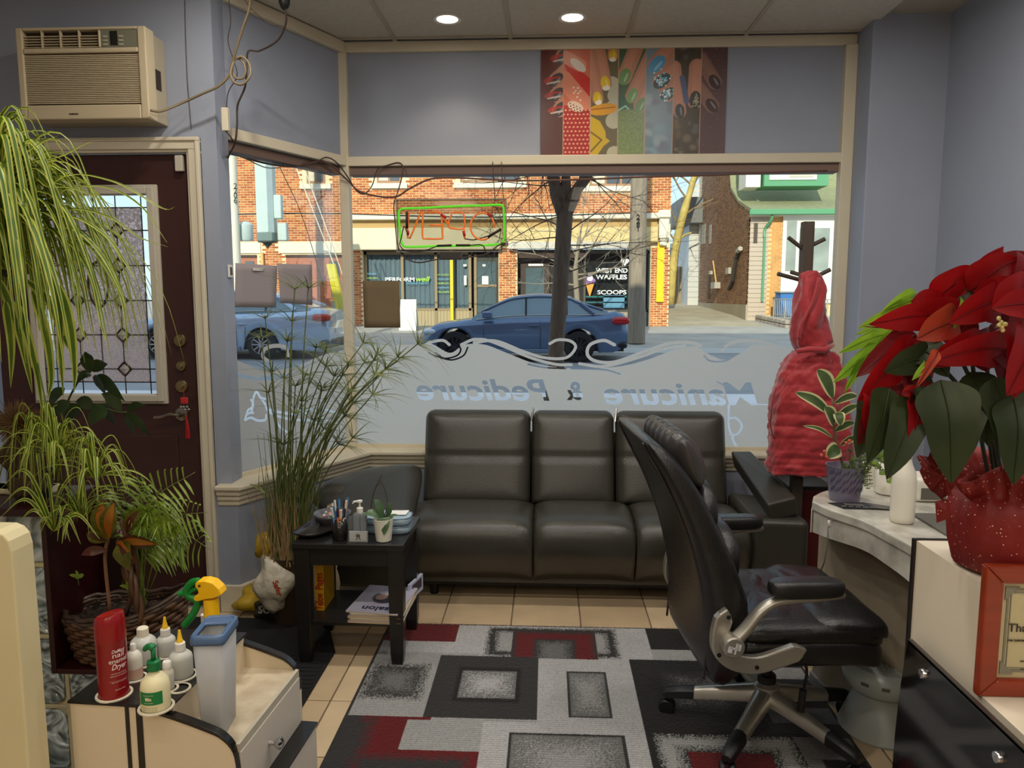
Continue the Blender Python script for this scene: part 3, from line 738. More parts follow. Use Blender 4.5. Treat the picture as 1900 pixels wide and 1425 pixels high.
# recessed dark entry and second shop
MB().box(X25(962), X25(1085), FY-.02, RY+.3, zt-.25, zt).build('soffit', dkl, bld)
e = MB().box(X25(966), X25(1020), RY+.1, RY+.18, .48, zt-.25).build('entry_door', M('entry_door', (58, 40, 34), .5), bld, label='dark brown entry door between the shops')
MB().box(X25(975), X25(1010), RY+.08, RY+.1, 1.0, zt-.55).build('door_pane', shopg, e); MB().box(X25(980), X25(1008), RY+.07, RY+.08, Z25(493), Z25(489)).build('street_number', wl, e)
MB().box(X25(975), X25(1005), RY, RY+.03, Z25(473), Z25(467)).build('entry_sign', notice, bld)
zb2 = Z25(574); g2 = M('shop_frame_dark', (84, 78, 72), .6)
s2 = MB().box(X25(1084), X25(1208), RY-.06, RY+.02, zb2-.08, zb2).box(X25(1084), X25(1208), RY-.06, RY+.02, zt-.1, zt)
for px in (1084, 1186, 1204): s2.box(X25(px), X25(px)+.07, RY-.06, RY+.02, .45, zt)
s2.build('shopfront_frame', g2, bld)
MB().box(X25(1086), X25(1186), RY-.02, RY, zb2, zt-.1).build('shop_pane', glassmat('shop_pane_glass'), bld); MB().box(X25(1188), X25(1205), RY-.02, RY, zb2, zt-.1).build('shop_pane', glassmat('shop_pane_glass'), bld)
for k in range(20): MB().box(X25(1086)+k*.108, X25(1086)+k*.108+.1, RY-.05, RY-.02, .45, zb2-.08).build('siding_board', M('siding_grey', (168, 156, 138), .7), bld)
stext('WEST END', 1107, 1167, 506, 8.5, wl, 0, .006); stext('WAFFLES', 1107, 1166, 518, 8.5, wl, 0, .006); stext('SCOOPS', 1110, 1165, 546, 8, wl, 0, .004)
hp = []
for k in range(32):
    t = 2*pi*k/32; hp.append((X25(1161)+.0085*16*sin(t)**3, Z25(486)+.0085*(13*cos(t)-5*cos(2*t)-2*cos(3*t)-cos(4*t))))
MB().prism(hp, RY-.035, RY-.03, 'y').build('heart_decal', wl, bld)
cx, cz = X25(1096), Z25(523)
MB().prism([(cx-.15, cz-.03), (cx+.15, cz-.03), (cx, cz-.5)], RY-.034, RY-.03, 'y').build('cone_decal', M('decal_orange', (230, 160, 70), .6), bld)
for (dx, dz, r, c) in ((-.08, .03, .1, (130, 90, 150)), (.08, .03, .1, (150, 110, 170)), (0, .12, .1, (225, 225, 235)), (0, .23, .07, (150, 90, 80))):
    MB().prism([(cx+dx+r*cos(t*pi/8), cz+dz+r*sin(t*pi/8)) for t in range(16)], RY-.038-abs(dz)*.01, RY-.034, 'y').build('scoop_decal', M('decal_%d' % c[0], c, .6), bld)
for (a, b, c, d, col) in ((1122, 1162, 548, 572, (150, 200, 225)), (1088, 1166, 549, 552, (60, 150, 140)), (1088, 1166, 560, 562, (80, 160, 170))):
    MB().box(X25(a), X25(b), RY+.02, RY+.05, Z25(d), Z25(c)).build('display_stand', M('stand_%d' % col[0], col, .5), bld)
# pipe and hanging sign items on the left of the wall
MB().tube([(X25(487), FY-.07, .5), (X25(487), FY-.07, Z25(468))], .06, 8).build('downspout', M('downspout_yellow', (226, 190, 120), .5), bld)
# ---------------------------------------------------------------- poles, wires
def at(px, py, Y): return aY(px, py, Y)
wood = M('pole_wood', (150, 138, 122), .9, var=.2, scale=3, stretch=(6, 6, .6), bump=.3, bscale=20)
u = at(1180, 640, 19.6); pl = thing('utility_pole', 'weathered grey wooden utility pole on the far sidewalk beside the waffle shop', 'pole', (u.x, 19.6, zg(19.6)))
MB().lathe([(.235, 0), (.225, 1), (.20, 5), (.17, 10)], seg=16).build('shaft', wood, pl, smooth=True, local=True)
for k, t in enumerate('2281'): text_part(t, .2, M('tag_black', (30, 30, 30), .6), frame(at(1184, 408+k*7, 19.36), (1, 0, 0), (0, 0, 1)), pl, 'number_tag', offset=.002)
u = at(442, 600, 20.0); cp = thing('concrete_pole', 'bright white street light pole seen through the side window', 'pole', (u.x, 20, zg(20)))
MB().lathe([(.145, 0), (.14, 1), (.125, 9.5)], seg=16).build('shaft', M('pole_white', (235, 230, 214), .7), cp, smooth=True, local=True)
for k, t in enumerate('2206'): text_part(t, .2, M('tag_black'), frame(at(437, 350+k*9, 19.84), (1, 0, 0), (0, 0, 1)), cp, 'number_tag', offset=.002)
# pale blue box with lantern foot
BY = 19.3; bl = at(496, 440, BY); bxm = M('sign_blue_grey', (196, 214, 214), .5); lb = thing('hanging_lamp_box', 'tall pale blue grey box lantern hanging beside the white pole', 'street lamp', (bl.x, BY, bl.z))
z0 = at(496, 432, BY).z; z1 = at(496, 250, BY).z
m = MB().prism([(bl.x-.22, BY-.12), (bl.x+.10, BY-.2), (bl.x+.2, BY-.05), (bl.x+.2, BY+.2), (bl.x-.22, BY+.2)], z0, z1); m.build('housing', bxm, lb, bevel=.01)
m = MB().prism([(bl.x-.2, BY-.2), (bl.x+.2, BY-.2), (bl.x+.22, BY+.2), (bl.x-.2, BY+.2)], z0-.22, z0); m.build('lantern_glass', M('lantern_glass', (120, 140, 138), .3), lb, bevel=.02)
MB().lathe([(.02, -.16), (.03, -.12), (.13, -.02), (.24, .0), (.24, .02)], (bl.x, BY, z0-.24), 12).build('lantern_foot', M('lantern_dark', (70, 76, 74), .5), lb)
MB().tube([(bl.x, BY, z1-.3), (cp.location.x, 20, z1-.3)], .03, 6).build('bracket_arm', M('lantern_dark'), lb)
MB().box(bl.x+.2, bl.x+.4, BY-.05, BY+.15, z0+.35, z0+.95).box(bl.x+.26, bl.x+.5, BY, BY+.2, z0-.2, z0+.25).build('side_box', bxm, lb, bevel=.03)
for k, (pa, ya) in enumerate(((428, 20.5), (457, 20.3))):
    q = at(pa, 447, ya);  t = thing('pole_transformer', ['pale grey can transformer left of the white pole', 'pale grey can transformer right of the white pole'][k], 'transformer', (q.x, ya, q.z))
    MB().lathe([(.16, 0), (.19, .05), (.19, .42), (.12, .5), (.02, .52)], seg=16).build('tank', bxm, t, smooth=True, local=True); MB().tube([(q.x, ya, q.z+.3), (cp.location.x, 20, q.z+.3)], .03, 6).build('bracket', bxm, t)
wire = M('cable_dark', (60, 55, 50), .7); wirel = M('cable_pale', (235, 228, 205), .6)
def cable(name, pts, r, mat, lab, cat='cable', grp=None):
    o = MB().tube(bezier(pts, 8), r, 5).build(name, mat, None, smooth='all'); return tag(o, lab, cat, grp)
cable('overhead_wire', [at(380, 399, 20), at(530, 396, 20), at(640, 397, 20), at(900, 403, 20), at(1180, 395, 19.7)], .018, wire, 'dark overhead wire running level across the orange brick wall')
cable('guy_wire', [at(545, 300, 20), at(600, 440, 20), at(640, 545, 20)], .016, wirel, 'pale guy wire slanting down in front of the side doors, left of the two')
cable('guy_wire', [at(560, 300, 20), at(615, 450, 20), at(652, 560, 20)], .016, wirel, 'pale guy wire slanting down in front of the side doors, right of the two')
cable('service_wire', [V((cp.location.x, 20, 8)), at(515, 300, 22), at(560, 400, 23), at(600, 530, 24.97)], .012, wire, 'thin dark wire slanting behind the pale guy wires')
for k, (a, b) in enumerate((((566, 470), (585, 620)), ((607, 470), (652, 625)))):
    q0, q1 = at((610, 618)[k], 490, 19.8), at((640, 648)[k], 612, 19.8); q1.z = zg(19.8)+.001
    tag(MB().tube([q0, q1], .07, 8).build('guy_wire_guard', M('guard_yellow', (235, 225, 70), .5), smooth=True), ['yellow plastic guard on the left guy wire', 'yellow plastic guard on the right guy wire'][k], 'wire guard')
# sandwich board
q0 = aY(744, 606, 23.2); sb = thing('sandwich_board', 'white sandwich board on the far sidewalk in front of the left shop', 'sign', (q0.x+.25, 23.2, zg(23.2)))
MB().add([(-.27, -.22, 0), (.27, -.22, 0), (.24, -.03, .95), (-.24, -.03, .95)], [(0, 1, 2, 3)]).build('front_board', notice, sb, local=True, solid=.02)
MB().add([(-.27, .22, 0), (.27, .22, 0), (.24, .03, .95), (-.24, .03, .95)], [(0, 1, 2, 3)]).build('back_board', notice, sb, local=True, solid=.02)
# ---------------------------------------------------------------- street trees
barkd = M('tree_bark', (98, 84, 70), .9, var=.25, scale=5, stretch=(5, 5, 1), bump=.5, bscale=30); barkl = M('twig_pale', (150, 140, 124), .9)
def branch(m, p, d, L, r, lev, rnd, droop=0.):
    pts = [p]; q = p.copy(); dd = d.copy(); n = 5
    for i in range(n):
        dd = (dd+V((rnd.uniform(-.22, .22), rnd.uniform(-.22, .22), rnd.uniform(-.15, .15)-droop))).normalized(); q = q+dd*(L/n); pts.append(q.copy())
    m.tube(pts, [r*(1-.75*i/n) for i in range(n+1)], 5 if lev else 7, caps=False)
    if lev > 0:
        for k in range(3 if lev > 1 else 3):
            i = rnd.randrange(1, n+1); ax = V((rnd.uniform(-1, 1), rnd.uniform(-1, 1), rnd.uniform(-.5, .8))).normalized()
            branch(m, pts[i], (dd+ax*1.0).normalized(), L*.62, r*.5, lev-1, rnd, droop)
TY_ = 10.2
def tp(px, py): return aY(px, py, TY_)
base = aY(1040, 742, TY_)
tree = thing('street_tree', 'dark bare street tree in front of the parked blue car', 'tree', (base.x, TY_, zg(TY_)))
rr = 1/1400*TY_
pts = [tp(1040, 745), tp(1033, 700), tp(1032, 650), tp(1038, 560), tp(1044, 460), tp(1048, 400), tp(1050, 372)]
MB().tube(bezier(pts, 4), [25*rr]*3+[18*rr]*3+[14.5*rr]*18+[20*rr], 12).build('trunk', barkd, tree, smooth='all')
rnd = random.Random(5); m = MB()
m.tube(bezier([tp(1046, 395), tp(1030, 345), tp(1022, 300), tp(1010, 200)], 3), [14*rr]*3+[11*rr]*4+[8*rr]*3, 8)
m.tube(bezier([tp(1050, 395), tp(1068, 355), tp(1090, 325), tp(1120, 260)], 3), [13*rr]*3+[10*rr]*4+[7*rr]*3, 8)
m.tube(bezier([tp(1048, 385), tp(1050, 330), tp(1055, 200)], 3), [11*rr]*3+[8*rr]*2+[6*rr]*2, 8)
m.build('limb', barkd, tree, smooth='all')
m = MB()
m = MB()
for (px, py, dx, dz, L) in ((1040, 420, -1, .3, 1.0), (1040, 440, -1, .0, .9), (1055, 430, 1, .5, 1.0), (1052, 470, 1, .2, .9), (1036, 480, -1, .1, .7), (1055, 505, 1, .5, 1.0), (1030, 345, -1, .1, 1.2), (1090, 330, 1, -.2, .9), (1045, 400, -.8, -.2, 1.1), (1056, 455, .8, -.1, 1.0), (1054, 540, 1, .3, .7), (1024, 320, -1, -.3, 1.3), (1028, 330, -.9, -.6, 1.0), (1095, 325, .7, -.7, .8)):
    branch(m, tp(px, py)+V((0, 0, 0)), V((dx, rnd.uniform(-.5, .5), dz)).normalized(), L, .010, 3, rnd, .03)
for k in range(10):
    branch(m, tp(950+k*16, 290), V((rnd.uniform(-.5, .3), rnd.uniform(-.3, .3), -1)).normalized(), .8, .009, 2, rnd, .02)
tag(m.build('branches', barkd, tree, smooth='all', fixn=False), kind='stuff')
MB().box(base.x-.3, base.x+.3, TY_-.5, TY_+.5, zg(TY_)-.02, zg(TY_)+.02).build('root_grate', M('tree_soil', (52, 50, 42), .95, var=.3, scale=20), tree)
m = MB()
TY2 = 20.6
def tp2(px, py): return aY(px, py, TY2)
t2 = thing('young_tree', 'thin pale bare tree on the far sidewalk right of the dark trunk', 'tree', (tp2(1072, 600).x, TY2, zg(TY2)))
MB().tube(bezier([tp2(1074, 628), tp2(1071, 560), tp2(1068, 500), tp2(1075, 440)], 4), [.09]*4+[.075]*5+[.05]*4, 8).build('trunk', barkl, t2, smooth='all')
for (px, py, dx, dz, L) in ((1070, 520, 1, .5, 1.6), (1069, 505, -1, .6, 1.2), (1068, 490, 1, .9, 1.8), (1070, 475, -.6, .8, 1.4), (1072, 460, .6, 1, 1.6), (1070, 510, .9, .1, 1.3), (1075, 445, .2, 1, 1.5), (1071, 530, -1, .2, 1.0)):
    branch(m, tp2(px, py), V((dx, rnd.uniform(-.3, .3), dz)).normalized(), L, .03, 3, rnd, 0)
tag(m.build('branches', barkl, t2, smooth='all', fixn=False), kind='stuff')
# tree at the end of the driveway
m = MB(); TY3 = 33
def tp3(px, py): return aY(px, py, TY3)
t3 = thing('backyard_tree', 'yellow sunlit bare tree rising at the end of the driveway', 'tree', (tp3(1246, 560).x, TY3, zg(TY3)))
yb = M('bark_yellow', (196, 178, 110), .9, var=.2, scale=3)
m.tube(bezier([tp3(1243, 565), tp3(1249, 490), tp3(1262, 420), tp3(1282, 350), tp3(1296, 300)], 4), [.2]*5+[.17]*6+[.13]*6, 8)
m.tube(bezier([tp3(1248, 470), tp3(1265, 440), tp3(1283, 432)], 3), .05, 6); m.build('trunk', yb, t3, smooth='all')
m = MB()
for (px, py, dx, dz) in ((1262, 420, -.6, 1), (1275, 370, -.8, .8), (1283, 350, .4, 1), (1268, 400, .8, .6), (1255, 450, -.5, 1), (1285, 345, -.6, .5)):
    branch(m, tp3(px, py), V((dx, 0, dz)).normalized(), 2.4, .045, 3, rnd, 0)
tag(m.build('branches', M('twig_brown', (150, 130, 95), .9), t3, smooth='all', fixn=False), kind='stuff')
# ---------------------------------------------------------------- house on the right
HX = 7.0; HY = 27.0
def hx(px, py): p = aX(px, py, HX); return (p.y, p.z)
def hf(px, py): return aY(px, py, HY)
hs = thing('brick_house', 'brown brick house with green roof and green gutter beyond the driveway', 'house', (10, HY, .6))
sb_m = M('house_mortar', (214, 196, 168), .9)
side = [hx(1297, 566), hx(1297, 285), hx(1352, 285), hx(1358, 352), hx(1372, 376), (HY, hf(1390, 392).z), (HY, .6)]
MB().prism(side, HX, HX+.25, 'x').build('side_wall', sb_m, hs)
sy0, sy1 = HY, side[0][0]
pr = side[2:6]
def topz(y):
    ps = sorted([(a, b) for a, b in side[1:6]])
    for (a, za), (b, zb) in zip(ps[:-1], ps[1:]):
        if a <= y <= b and b > a: return za+(zb-za)*(y-a)/(b-a)
    return ps[0][1]
sm = [MB(), MB()]; z = 1.15; r = 0
while z < 7.5:
    y = sy0+.02+(r % 2)*.108
    while y < sy1-.1:
        if z+.07 < topz(y+.1): sm[random.random() < .35].box(HX-.012, HX, y, y+.2, z, z+.056)
        y += .215
    z += .078; r += 1
sbr = MB(); sbr.add(sm[0].v, sm[0].f); sbr.m = 1; sbr.add(sm[1].v, sm[1].f)
tag(sbr.build('brickwork', [M('brick_brown', (150, 108, 80), .9, var=.2, scale=2), M('brick_dark', (124, 86, 66), .9, var=.2, scale=2)], hs, fixn=False), kind='stuff')
MB().box(HX-.05, HX, HY, sy1, .4, 1.15).build('foundation', M('foundation_concrete', (170, 160, 140), .9, var=.1, scale=1), hs)
MB().box(HX+.3, HX+8, HY+3.6, sy1, .4, 8).build('house_core', M('house_core', (60, 60, 60), .9), hs)
pr2 = [(HY-.35, hf(1390, 394).z-.02)]+[(a, b) for a, b in (hx(1372, 376), hx(1358, 352), hx(1352, 285))]
m = MB(); out = [(a-.07, b+.07) for a, b in pr2]
m.prism(pr2+out[::-1], HX-.05, HX+8, 'x'); m.build('roof', M('shingle_green', (150, 152, 118), .9, var=.15, scale=6, stretch=(1, 1, 6)), hs)
gr_ = M('gutter_green', (96, 160, 120), .5)
MB().box(HX-.15, HX+8, HY-.5, HY-.36, hf(1390, 401).z, hf(1390, 391).z).build('gutter', gr_, hs, bevel=.02, seg=1)
MB().box(HX, HX+8, HY-.36, HY, hf(1390, 402).z, hf(1390, 398).z).build('soffit', M('soffit_white', (225, 220, 205), .7), hs)
m = MB().tube(bezier([hf(1427, 402)+V((0, -.4, 0)), hf(1425, 412)+V((0, -.3, 0)), hf(1419, 424)+V((0, -.06, 0)), hf(1417, 440)+V((0, -.06, 0))], 3), .05, 6); m.tube([hf(1418, 440)+V((0, -.06, 0)), hf(1413, 560)+V((0, -.06, 0))], .045, 6); m.build('downspout', gr_, hs)
fx0, fx1 = HX, hf(1424, 480).x
sid = M('siding_beige', (196, 180, 165), .7); zt2 = hf(1390, 402).z
MB().box(fx0, fx1, HY-.01, HY+.2, .5, zt2).build('front_wall', sid, hs)
z = .75
while z < zt2-.15: MB().box(fx0+.01, fx1, HY-.035, HY-.01, z, z+.135).build('siding_board', sid, hs); z += .16
MB().box(hf(1398, 430).x, hf(1405, 430).x, HY-.05, HY-.03, hf(0, 456).z, hf(0, 420).z).build('small_window', M('window_dark', (90, 80, 74), .3), hs)
bx0, bx1 = fx1, hf(1451, 480).x
MB().box(bx0, bx1+3, HY, HY+.2, .5, zt2).build('front_wall', M('house_mortar2', (226, 200, 150), .9), hs)
m = MB(); z = .8; r = 0
while z < zt2-.1:
    x = bx0+.02+(r % 2)*.1
    while x < bx1-.05: m.box(x, min(x+.2, bx1), HY-.012, HY, z, z+.064); x += .215
    z += .078; r += 1
tag(m.build('brickwork', M('brick_yellow', (214, 158, 96), .9, var=.2, scale=3), hs, fixn=False), kind='stuff')
wx0, wx1 = hf(1449, 480).x, hf(1560, 480).x; wz0, wz1 = hf(0, 562).z, hf(0, 404).z
wf_ = MB().box(wx0, wx1, HY-.1, HY-.02, wz0, wz1).build('front_window', M('frame_white', (240, 238, 228), .6), hs, bevel=.01, seg=1)
for (a, b, c, d) in ((1456, 1474, 417, 505), (1480, 1535, 430, 505)): MB().box(hf(a, 480).x, hf(b, 480).x, HY-.13, HY-.1, hf(0, d).z, hf(0, c).z).build('pane', M('house_glass', (150, 160, 155), .15, var=.3, scale=1), wf_)
# dormer
dz0 = hf(0, 350).z; q = hf(1392, 340)
MB().box(hf(1392, 340).x, hf(1420, 340).x, HY+.6, HY+1.6, hf(0, 352).z, 7.2).build('dormer_side', M('frame_white'), hs)
q0, q1 = hf(1424, 340).x, hf(1545, 340).x
df = MB().box(q0, q1, HY+.4, HY+1.5, hf(0, 352).z, 7.2).build('dormer', gr_, hs); MB().box(hf(1433, 340).x, hf(1522, 340).x, HY+.36, HY+.4, hf(0, 341).z, 7.0).build('dormer_window', M('frame_white'), df); MB().box(hf(1470, 340).x, hf(1515, 340).x, HY+.33, HY+.36, hf(0, 336).z, 6.9).build('pane', M('pane_bright'), df)
# fittings on the side wall
def sd(name, px0, px1, py0, py1, mat, dpt=.12):
    a = aX(px0, py0, HX); b = aX(px1, py1, HX); y0_, y1_ = sorted((a.y, b.y)); z0_, z1_ = sorted((a.z, b.z))
    return MB().box(HX-dpt, HX-.012, y0_, y1_, z0_, z1_).build(name, mat, hs)
gm = M('meter_grey', (180, 176, 165), .5)
sd('electric_meter', 1352, 1357, 497, 508, gm); sd('gas_meter', 1330, 1337, 524, 535, gm, .25); sd('vent_box', 1320, 1323, 503, 509, gm)
MB().tube([aX(1371, 464, HX-.1), aX(1366, 480, HX-.1), aX(1360, 520, HX-.1), aX(1352, 537, HX-.1)], .07, 6).build('vent_pipe', M('pipe_dark', (60, 56, 52), .6), hs); MB().tube([aX(1374, 461, HX-.12), aX(1369, 466, HX-.12)], .09, 6).build('pipe_cap', gm, hs)
MB().tube([aX(1323, 484, HX-.05), aX(1329, 526, HX-.05)], .03, 5).build('conduit', M('downspout_yellow'), hs); MB().tube([aX(1316, 515, HX-.08), aX(1314, 555, HX-.08)], .05, 5).build('conduit', M('pipe_dark'), hs)
for (a, b) in ((1303, 1309), (1317, 1320)): sd('wall_vent', a, b, 418, 452, M('frame_white2', (175, 165, 150), .7), .03)
# rear extension and fence
q = aY(1272, 480, 37); q1_ = aY(1298, 480, 37)
ext = thing('rear_addition', 'white sided rear addition with grey upper box behind the brick house', 'building', (q.x, 37, 1))
MB().box(q.x, q1_.x+.6, 36.2, 40, 1.0, aY(0, 385, 37).z).build('wall', M('siding_pale', (205, 205, 205), .7), ext)
for k in range(22): MB().box(q.x-.01, q1_.x+.6, 36.17, 36.2, 1.4+.24*k, 1.6+.24*k).build('siding_board', M('siding_pale'), ext)
MB().box(aY(1266, 400, 35).x, q1_.x+.4, 35.2, 39, aY(0, 418, 35).z, aY(0, 372, 35).z).build('upper_box', M('box_grey', (120, 122, 126), .7), ext)
fn = thing('board_fence', 'brown board fence closing the end of the driveway', 'fence', (4.9, 38, 1.1))
xx = aY(1238, 520, 38).x
for k in range(9): MB().box(xx+k*.19, xx+k*.19+.17, 37.98, 38.02, 1.0, aY(0, 497, 38).z+random.uniform(-.05, .05)).build('fence_board', M('fence_brown', (150, 130, 100), .8, var=.15, scale=2), fn)
gg = thing('garage', 'small garage with blue grey roof behind the driveway fence', 'garage', (5.3, 42, 1.2))
g0, g1 = aY(1230, 480, 42).x, aY(1266, 480, 42).x
MB().box(g0, g1, 42, 45, 1, aY(0, 480, 42).z).build('wall', M('siding_pale'), gg); MB().prism([(41.8, aY(0, 480, 42).z), (43.5, aY(0, 455, 43).z), (45, aY(0, 480, 42).z)], g0, g1, 'x').build('roof', M('garage_roof', (120, 130, 140), .8), gg)
# retaining wall, railing, blue bin, distant house row
rw = thing('stone_retaining_wall', 'low grey block retaining wall in front of the brick house', 'wall', (7.4, 25.6, .5))
pA, pB, pC = aZ(1352, 590, .62), aZ(1440, 612, .40), aZ(1475, 612, .40)
def blocks(a, b, h, n, rows):
    d = (b-a); L = d.length; ang = math.atan2(d.y, d.x)
    for r in range(rows):
        for k in range(n):
            c = a+d*((k+.5)/n); X = Matrix.Translation((c.x, c.y, c.z-.15+(r+.5)*h)) @ Matrix.Rotation(ang, 4, 'Z')
            l = L/n-.02; MB().box(-l/2, l/2, -.12, .12, -h/2+.01, h/2-.01, X).build('stone_block', M('block_grey', (165, 155, 145), .9, var=.2, scale=3), rw, bevel=.015, seg=1)
a0 = V((7.25, 29.0, .62)); a1 = V((7.6, 24.2, .42)); a2 = V((9.6, 24.0, .42))
blocks(a0, a1, .14, 14, 3); blocks(a1, a2, .14, 6, 3)
struct(MB().prism([(7.35, 29), (7.7, 24.3), (16, 24.3), (16, 27)], .3, .739).build('terrace', conc), 'paved terrace in front of the brick house')
rl = thing('iron_railing', 'pale metal railing on the terrace of the brick house', 'railing', (8, 24.6, .8))
def rail(a, b, n):
    MB().tube([a+V((0, 0, .6)), b+V((0, 0, .6))], .02, 5).build('top_rail', gm, rl); MB().tube([a+V((0, 0, .08)), b+V((0, 0, .08))], .015, 5).build('bottom_rail', gm, rl)
    for k in range(n+1): p_ = a+(b-a)*k/n; MB().tube([p_, p_+V((0, 0, .6))], .012 if k % 6 else .025, 5).build('baluster', gm, rl)
rail(V((7.75, 26.4, .74)), V((7.95, 24.6, .74)), 12); rail(V((7.95, 24.6, .74)), V((9.8, 24.5, .74)), 12)
q = aY(1452, 570, 26.3); bb_ = thing('blue_bin', 'blue plastic bin in front of the brick house window', 'bin', (q.x+.15, 26.3, .74))
MB().prism([(-.3, -.25), (.35, -.25), (.4, .25), (-.35, .25)], 0, .8).build('body', M('bin_blue', (60, 120, 190), .5), bb_, local=True, bevel=.03); MB().box(-.36, .42, -.3, .3, .8, .86).build('lid', M('bin_grey', (120, 130, 140), .5), bb_, local=True, bevel=.02)
# ---------------------------------------------------------------- cars
def car(name, label, xf, yn, L, Wd, col, wf_, wr, prof, glass, rimcol, zb0, rim_open=True, suv=False):
    """car facing left; xf = x of its nose, yn = y of its near side; prof: (x, z) of the top line front to back"""
    r = thing(name, label, 'car', (xf+L/2, yn+Wd/2, zb0))
    paint = M(name+'_paint', col, .25, .35, coat=.8); tyre = M('tyre', (34, 34, 36), .8); blackp = M('car_black', (22, 22, 24), .4)
    X = Matrix.Translation((xf, yn+Wd/2, zb0)); hw = Wd/2; Rw = .325
    def ztop(x):
        for (a, za), (b, zb) in zip(prof[:-1], prof[1:]):
            if a <= x <= b: return za+(zb-za)*(x-a)/(b-a)
        return prof[-1][1]
    n = 72; rings = []
    for i in range(n+1):
        x = L*i/n; t = ztop(x); e = min(1, min(x, L-x)/.55); w_ = hw*(1-.16*(1-e)**2)
        zb = .20+.12*(1-min(1, min(x, L-x)/.3))
        for xc in (wf_, wr):
            d = abs(x-xc); Ra = Rw+.055
            if d < Ra: zb = max(zb, .32+sqrt(Ra*Ra-d*d))
        zb = min(zb, t-.12); belt = t-.10
        half = [(w_*.94, zb), (w_*.985, zb+(belt-zb)*.3), (w_, zb+(belt-zb)*.6), (w_*.985, zb+(belt-zb)*.9), (w_*.95, belt+.02), (w_*.86, t-.015), (w_*.5, t), (0, t+.01)]
        ring = [X @ V((x, -a, b)) for a, b in half]+[X @ V((x, a, b)) for a, b in half[-2::-1]]
        rings.append(ring)
    m = MB(); m.loft(rings, closed=True, caps=True); m.build('body', paint, r, smooth=True, ang=50)
    # greenhouse: glass (x front-base, front-top, rear-top, rear-base, roof z)
    g0, g1, g2, g3, zr = glass; rings = []; rr_ = []
    for i in range(31):
        u = i/30; x = g0+(g3-g0)*u
        if x < g1: zt_ = ztop(x)+(zr-.06-ztop(x))*((x-g0)/(g1-g0))**.85
        elif x > g2: zt_ = ztop(x)+(zr-.09-ztop(x))*((g3-x)/(g3-g2))**.8
        else: zt_ = zr-.06*((x-(g1+g2)/2)/((g2-g1)/2))**2
        zt_ = max(zt_, ztop(x)+.01); h = zt_-ztop(x)+.06; zb = ztop(x)-.05; k = h/(zr-.9+.06)
        wt = hw*(.90-.20*min(1, k)); half = [(hw*.905, zb), (hw*.90-.5*(hw*.90-wt), zb+h*.5), (wt, zb+h*.93), (wt*.85, zb+h*.99), (0, zb+h+.01)]
        rings.append([X @ V((x, -a, b)) for a, b in half]+[X @ V((x, a, b)) for a, b in half[-2::-1]])
        rr_.append([X @ V((x, -a*1.01, b+.006)) for a, b in half[2:]]+[X @ V((x, a*1.01, b+.006)) for a, b in half[-2:1:-1]])
    MB().loft(rings).build('windows', M('car_glass', (110, 135, 150), .08, .1, spec=.9), r, smooth=True, ang=30)
    i0 = next(i for i in range(31) if g0+(g3-g0)*i/30 >= g1)-3; i1 = next(i for i in range(31) if g0+(g3-g0)*i/30 >= g2)+2
    MB().loft(rr_[i0:i1+1], closed=False, caps=False).build('roof', paint, r, smooth='all', solid=.012)
    # pillars and window line along both sides
    def side_pt(i, f, s):
        a = rings[i][0 if s < 0 else 8]; b = rings[i][1 if s < 0 else 7]; c = rings[i][2 if s < 0 else 6]
        p = a.lerp(b, f*2) if f < .5 else b.lerp(c, f*2-1); return p+V((0, s*.008, 0))
    for s in (-1, 1):
        m = MB(); m.tube([side_pt(i, .97, s) for i in range(2, 30)], .028, 6); m.build('roof_rail', paint, r, smooth='all')
        m = MB(); m.tube([side_pt(i, .12, s) for i in range(1, 30)], .012, 5); m.build('window_trim', chrome, r, smooth='all')
        for u in (.40, .72 if not suv else .62):
            i = int(30*u); MB().tube([side_pt(i, f, s) for f in (.1, .4, .7, .95)], .032, 6, flat=.6).build('pillar', blackp, r)
        MB().tube([side_pt(j, f, s) for j, f in ((27, .15), (26, .5), (24, .95))], .05, 6).build('pillar', paint, r)
    # door seams, handles, sill, mirror
    for xd in (wf_+.62, (g0+g3)/2+.02, wr-.34):
        pts = [X @ V((xd, -hw*.992-.002, .28)), X @ V((xd, -hw-.004, .6)), X @ V((xd, -hw*.97, ztop(xd)-.12))]; MB().tube(pts, .006, 4).build('door_seam', blackp, r)
    for xd in ((g0+g3)/2-.22, wr-.5): MB().box(xd, xd+.2, -hw-.03, -hw+.01, .76, .785, X).build('door_handle', paint, r, bevel=.008)
    MB().box(wf_+.45, wr-.45, -hw-.01, -hw+.05, .19, .27, X).build('sill', M('car_sill', (120, 140, 165), .3, .5), r, bevel=.01)
    MB().pillow((g0+.34, -hw-.08, ztop(g0+.3)+.06), .11, .09, .07, X=X).build('mirror', paint, r, smooth='all')
    # lamps, bumpers
    zf = ztop(.25)
    MB().pillow((.27, -hw*.80, .63), .22, .16, .07, .7, .8, 16, 8, X=X).build('headlamp', M('headlamp', (200, 215, 225), .1, spec=.9), r, smooth='all')
    MB().pillow((L-.16, -hw*.84, ztop(L-.2)-.19), .20, .15, .085, .5, .6, 16, 8, X=X).build('tail_lamp', M('tail_lamp', (190, 20, 24), .15, spec=.8), r, smooth='all')
    MB().box(L-.02, L+.02, -.26, .26, .55, .66, X).build('number_plate', notice, r)
    MB().pillow((.12, 0, .33), .14, hw*.9, .12, .4, .5, 24, 10, X=X).build('front_bumper', blackp, r, smooth='all')
    MB().pillow((L-.14, 0, .36), .16, hw*.92, .10, .4, .5, 24, 10, X=X).build('rear_bumper', blackp, r, smooth='all')
    MB().box(.06, L-.08, -hw*.86, hw*.86, .22, .5, X).build('underbody', blackp, r)
    rimm = M(name+'_rim', rimcol, .25, .8)
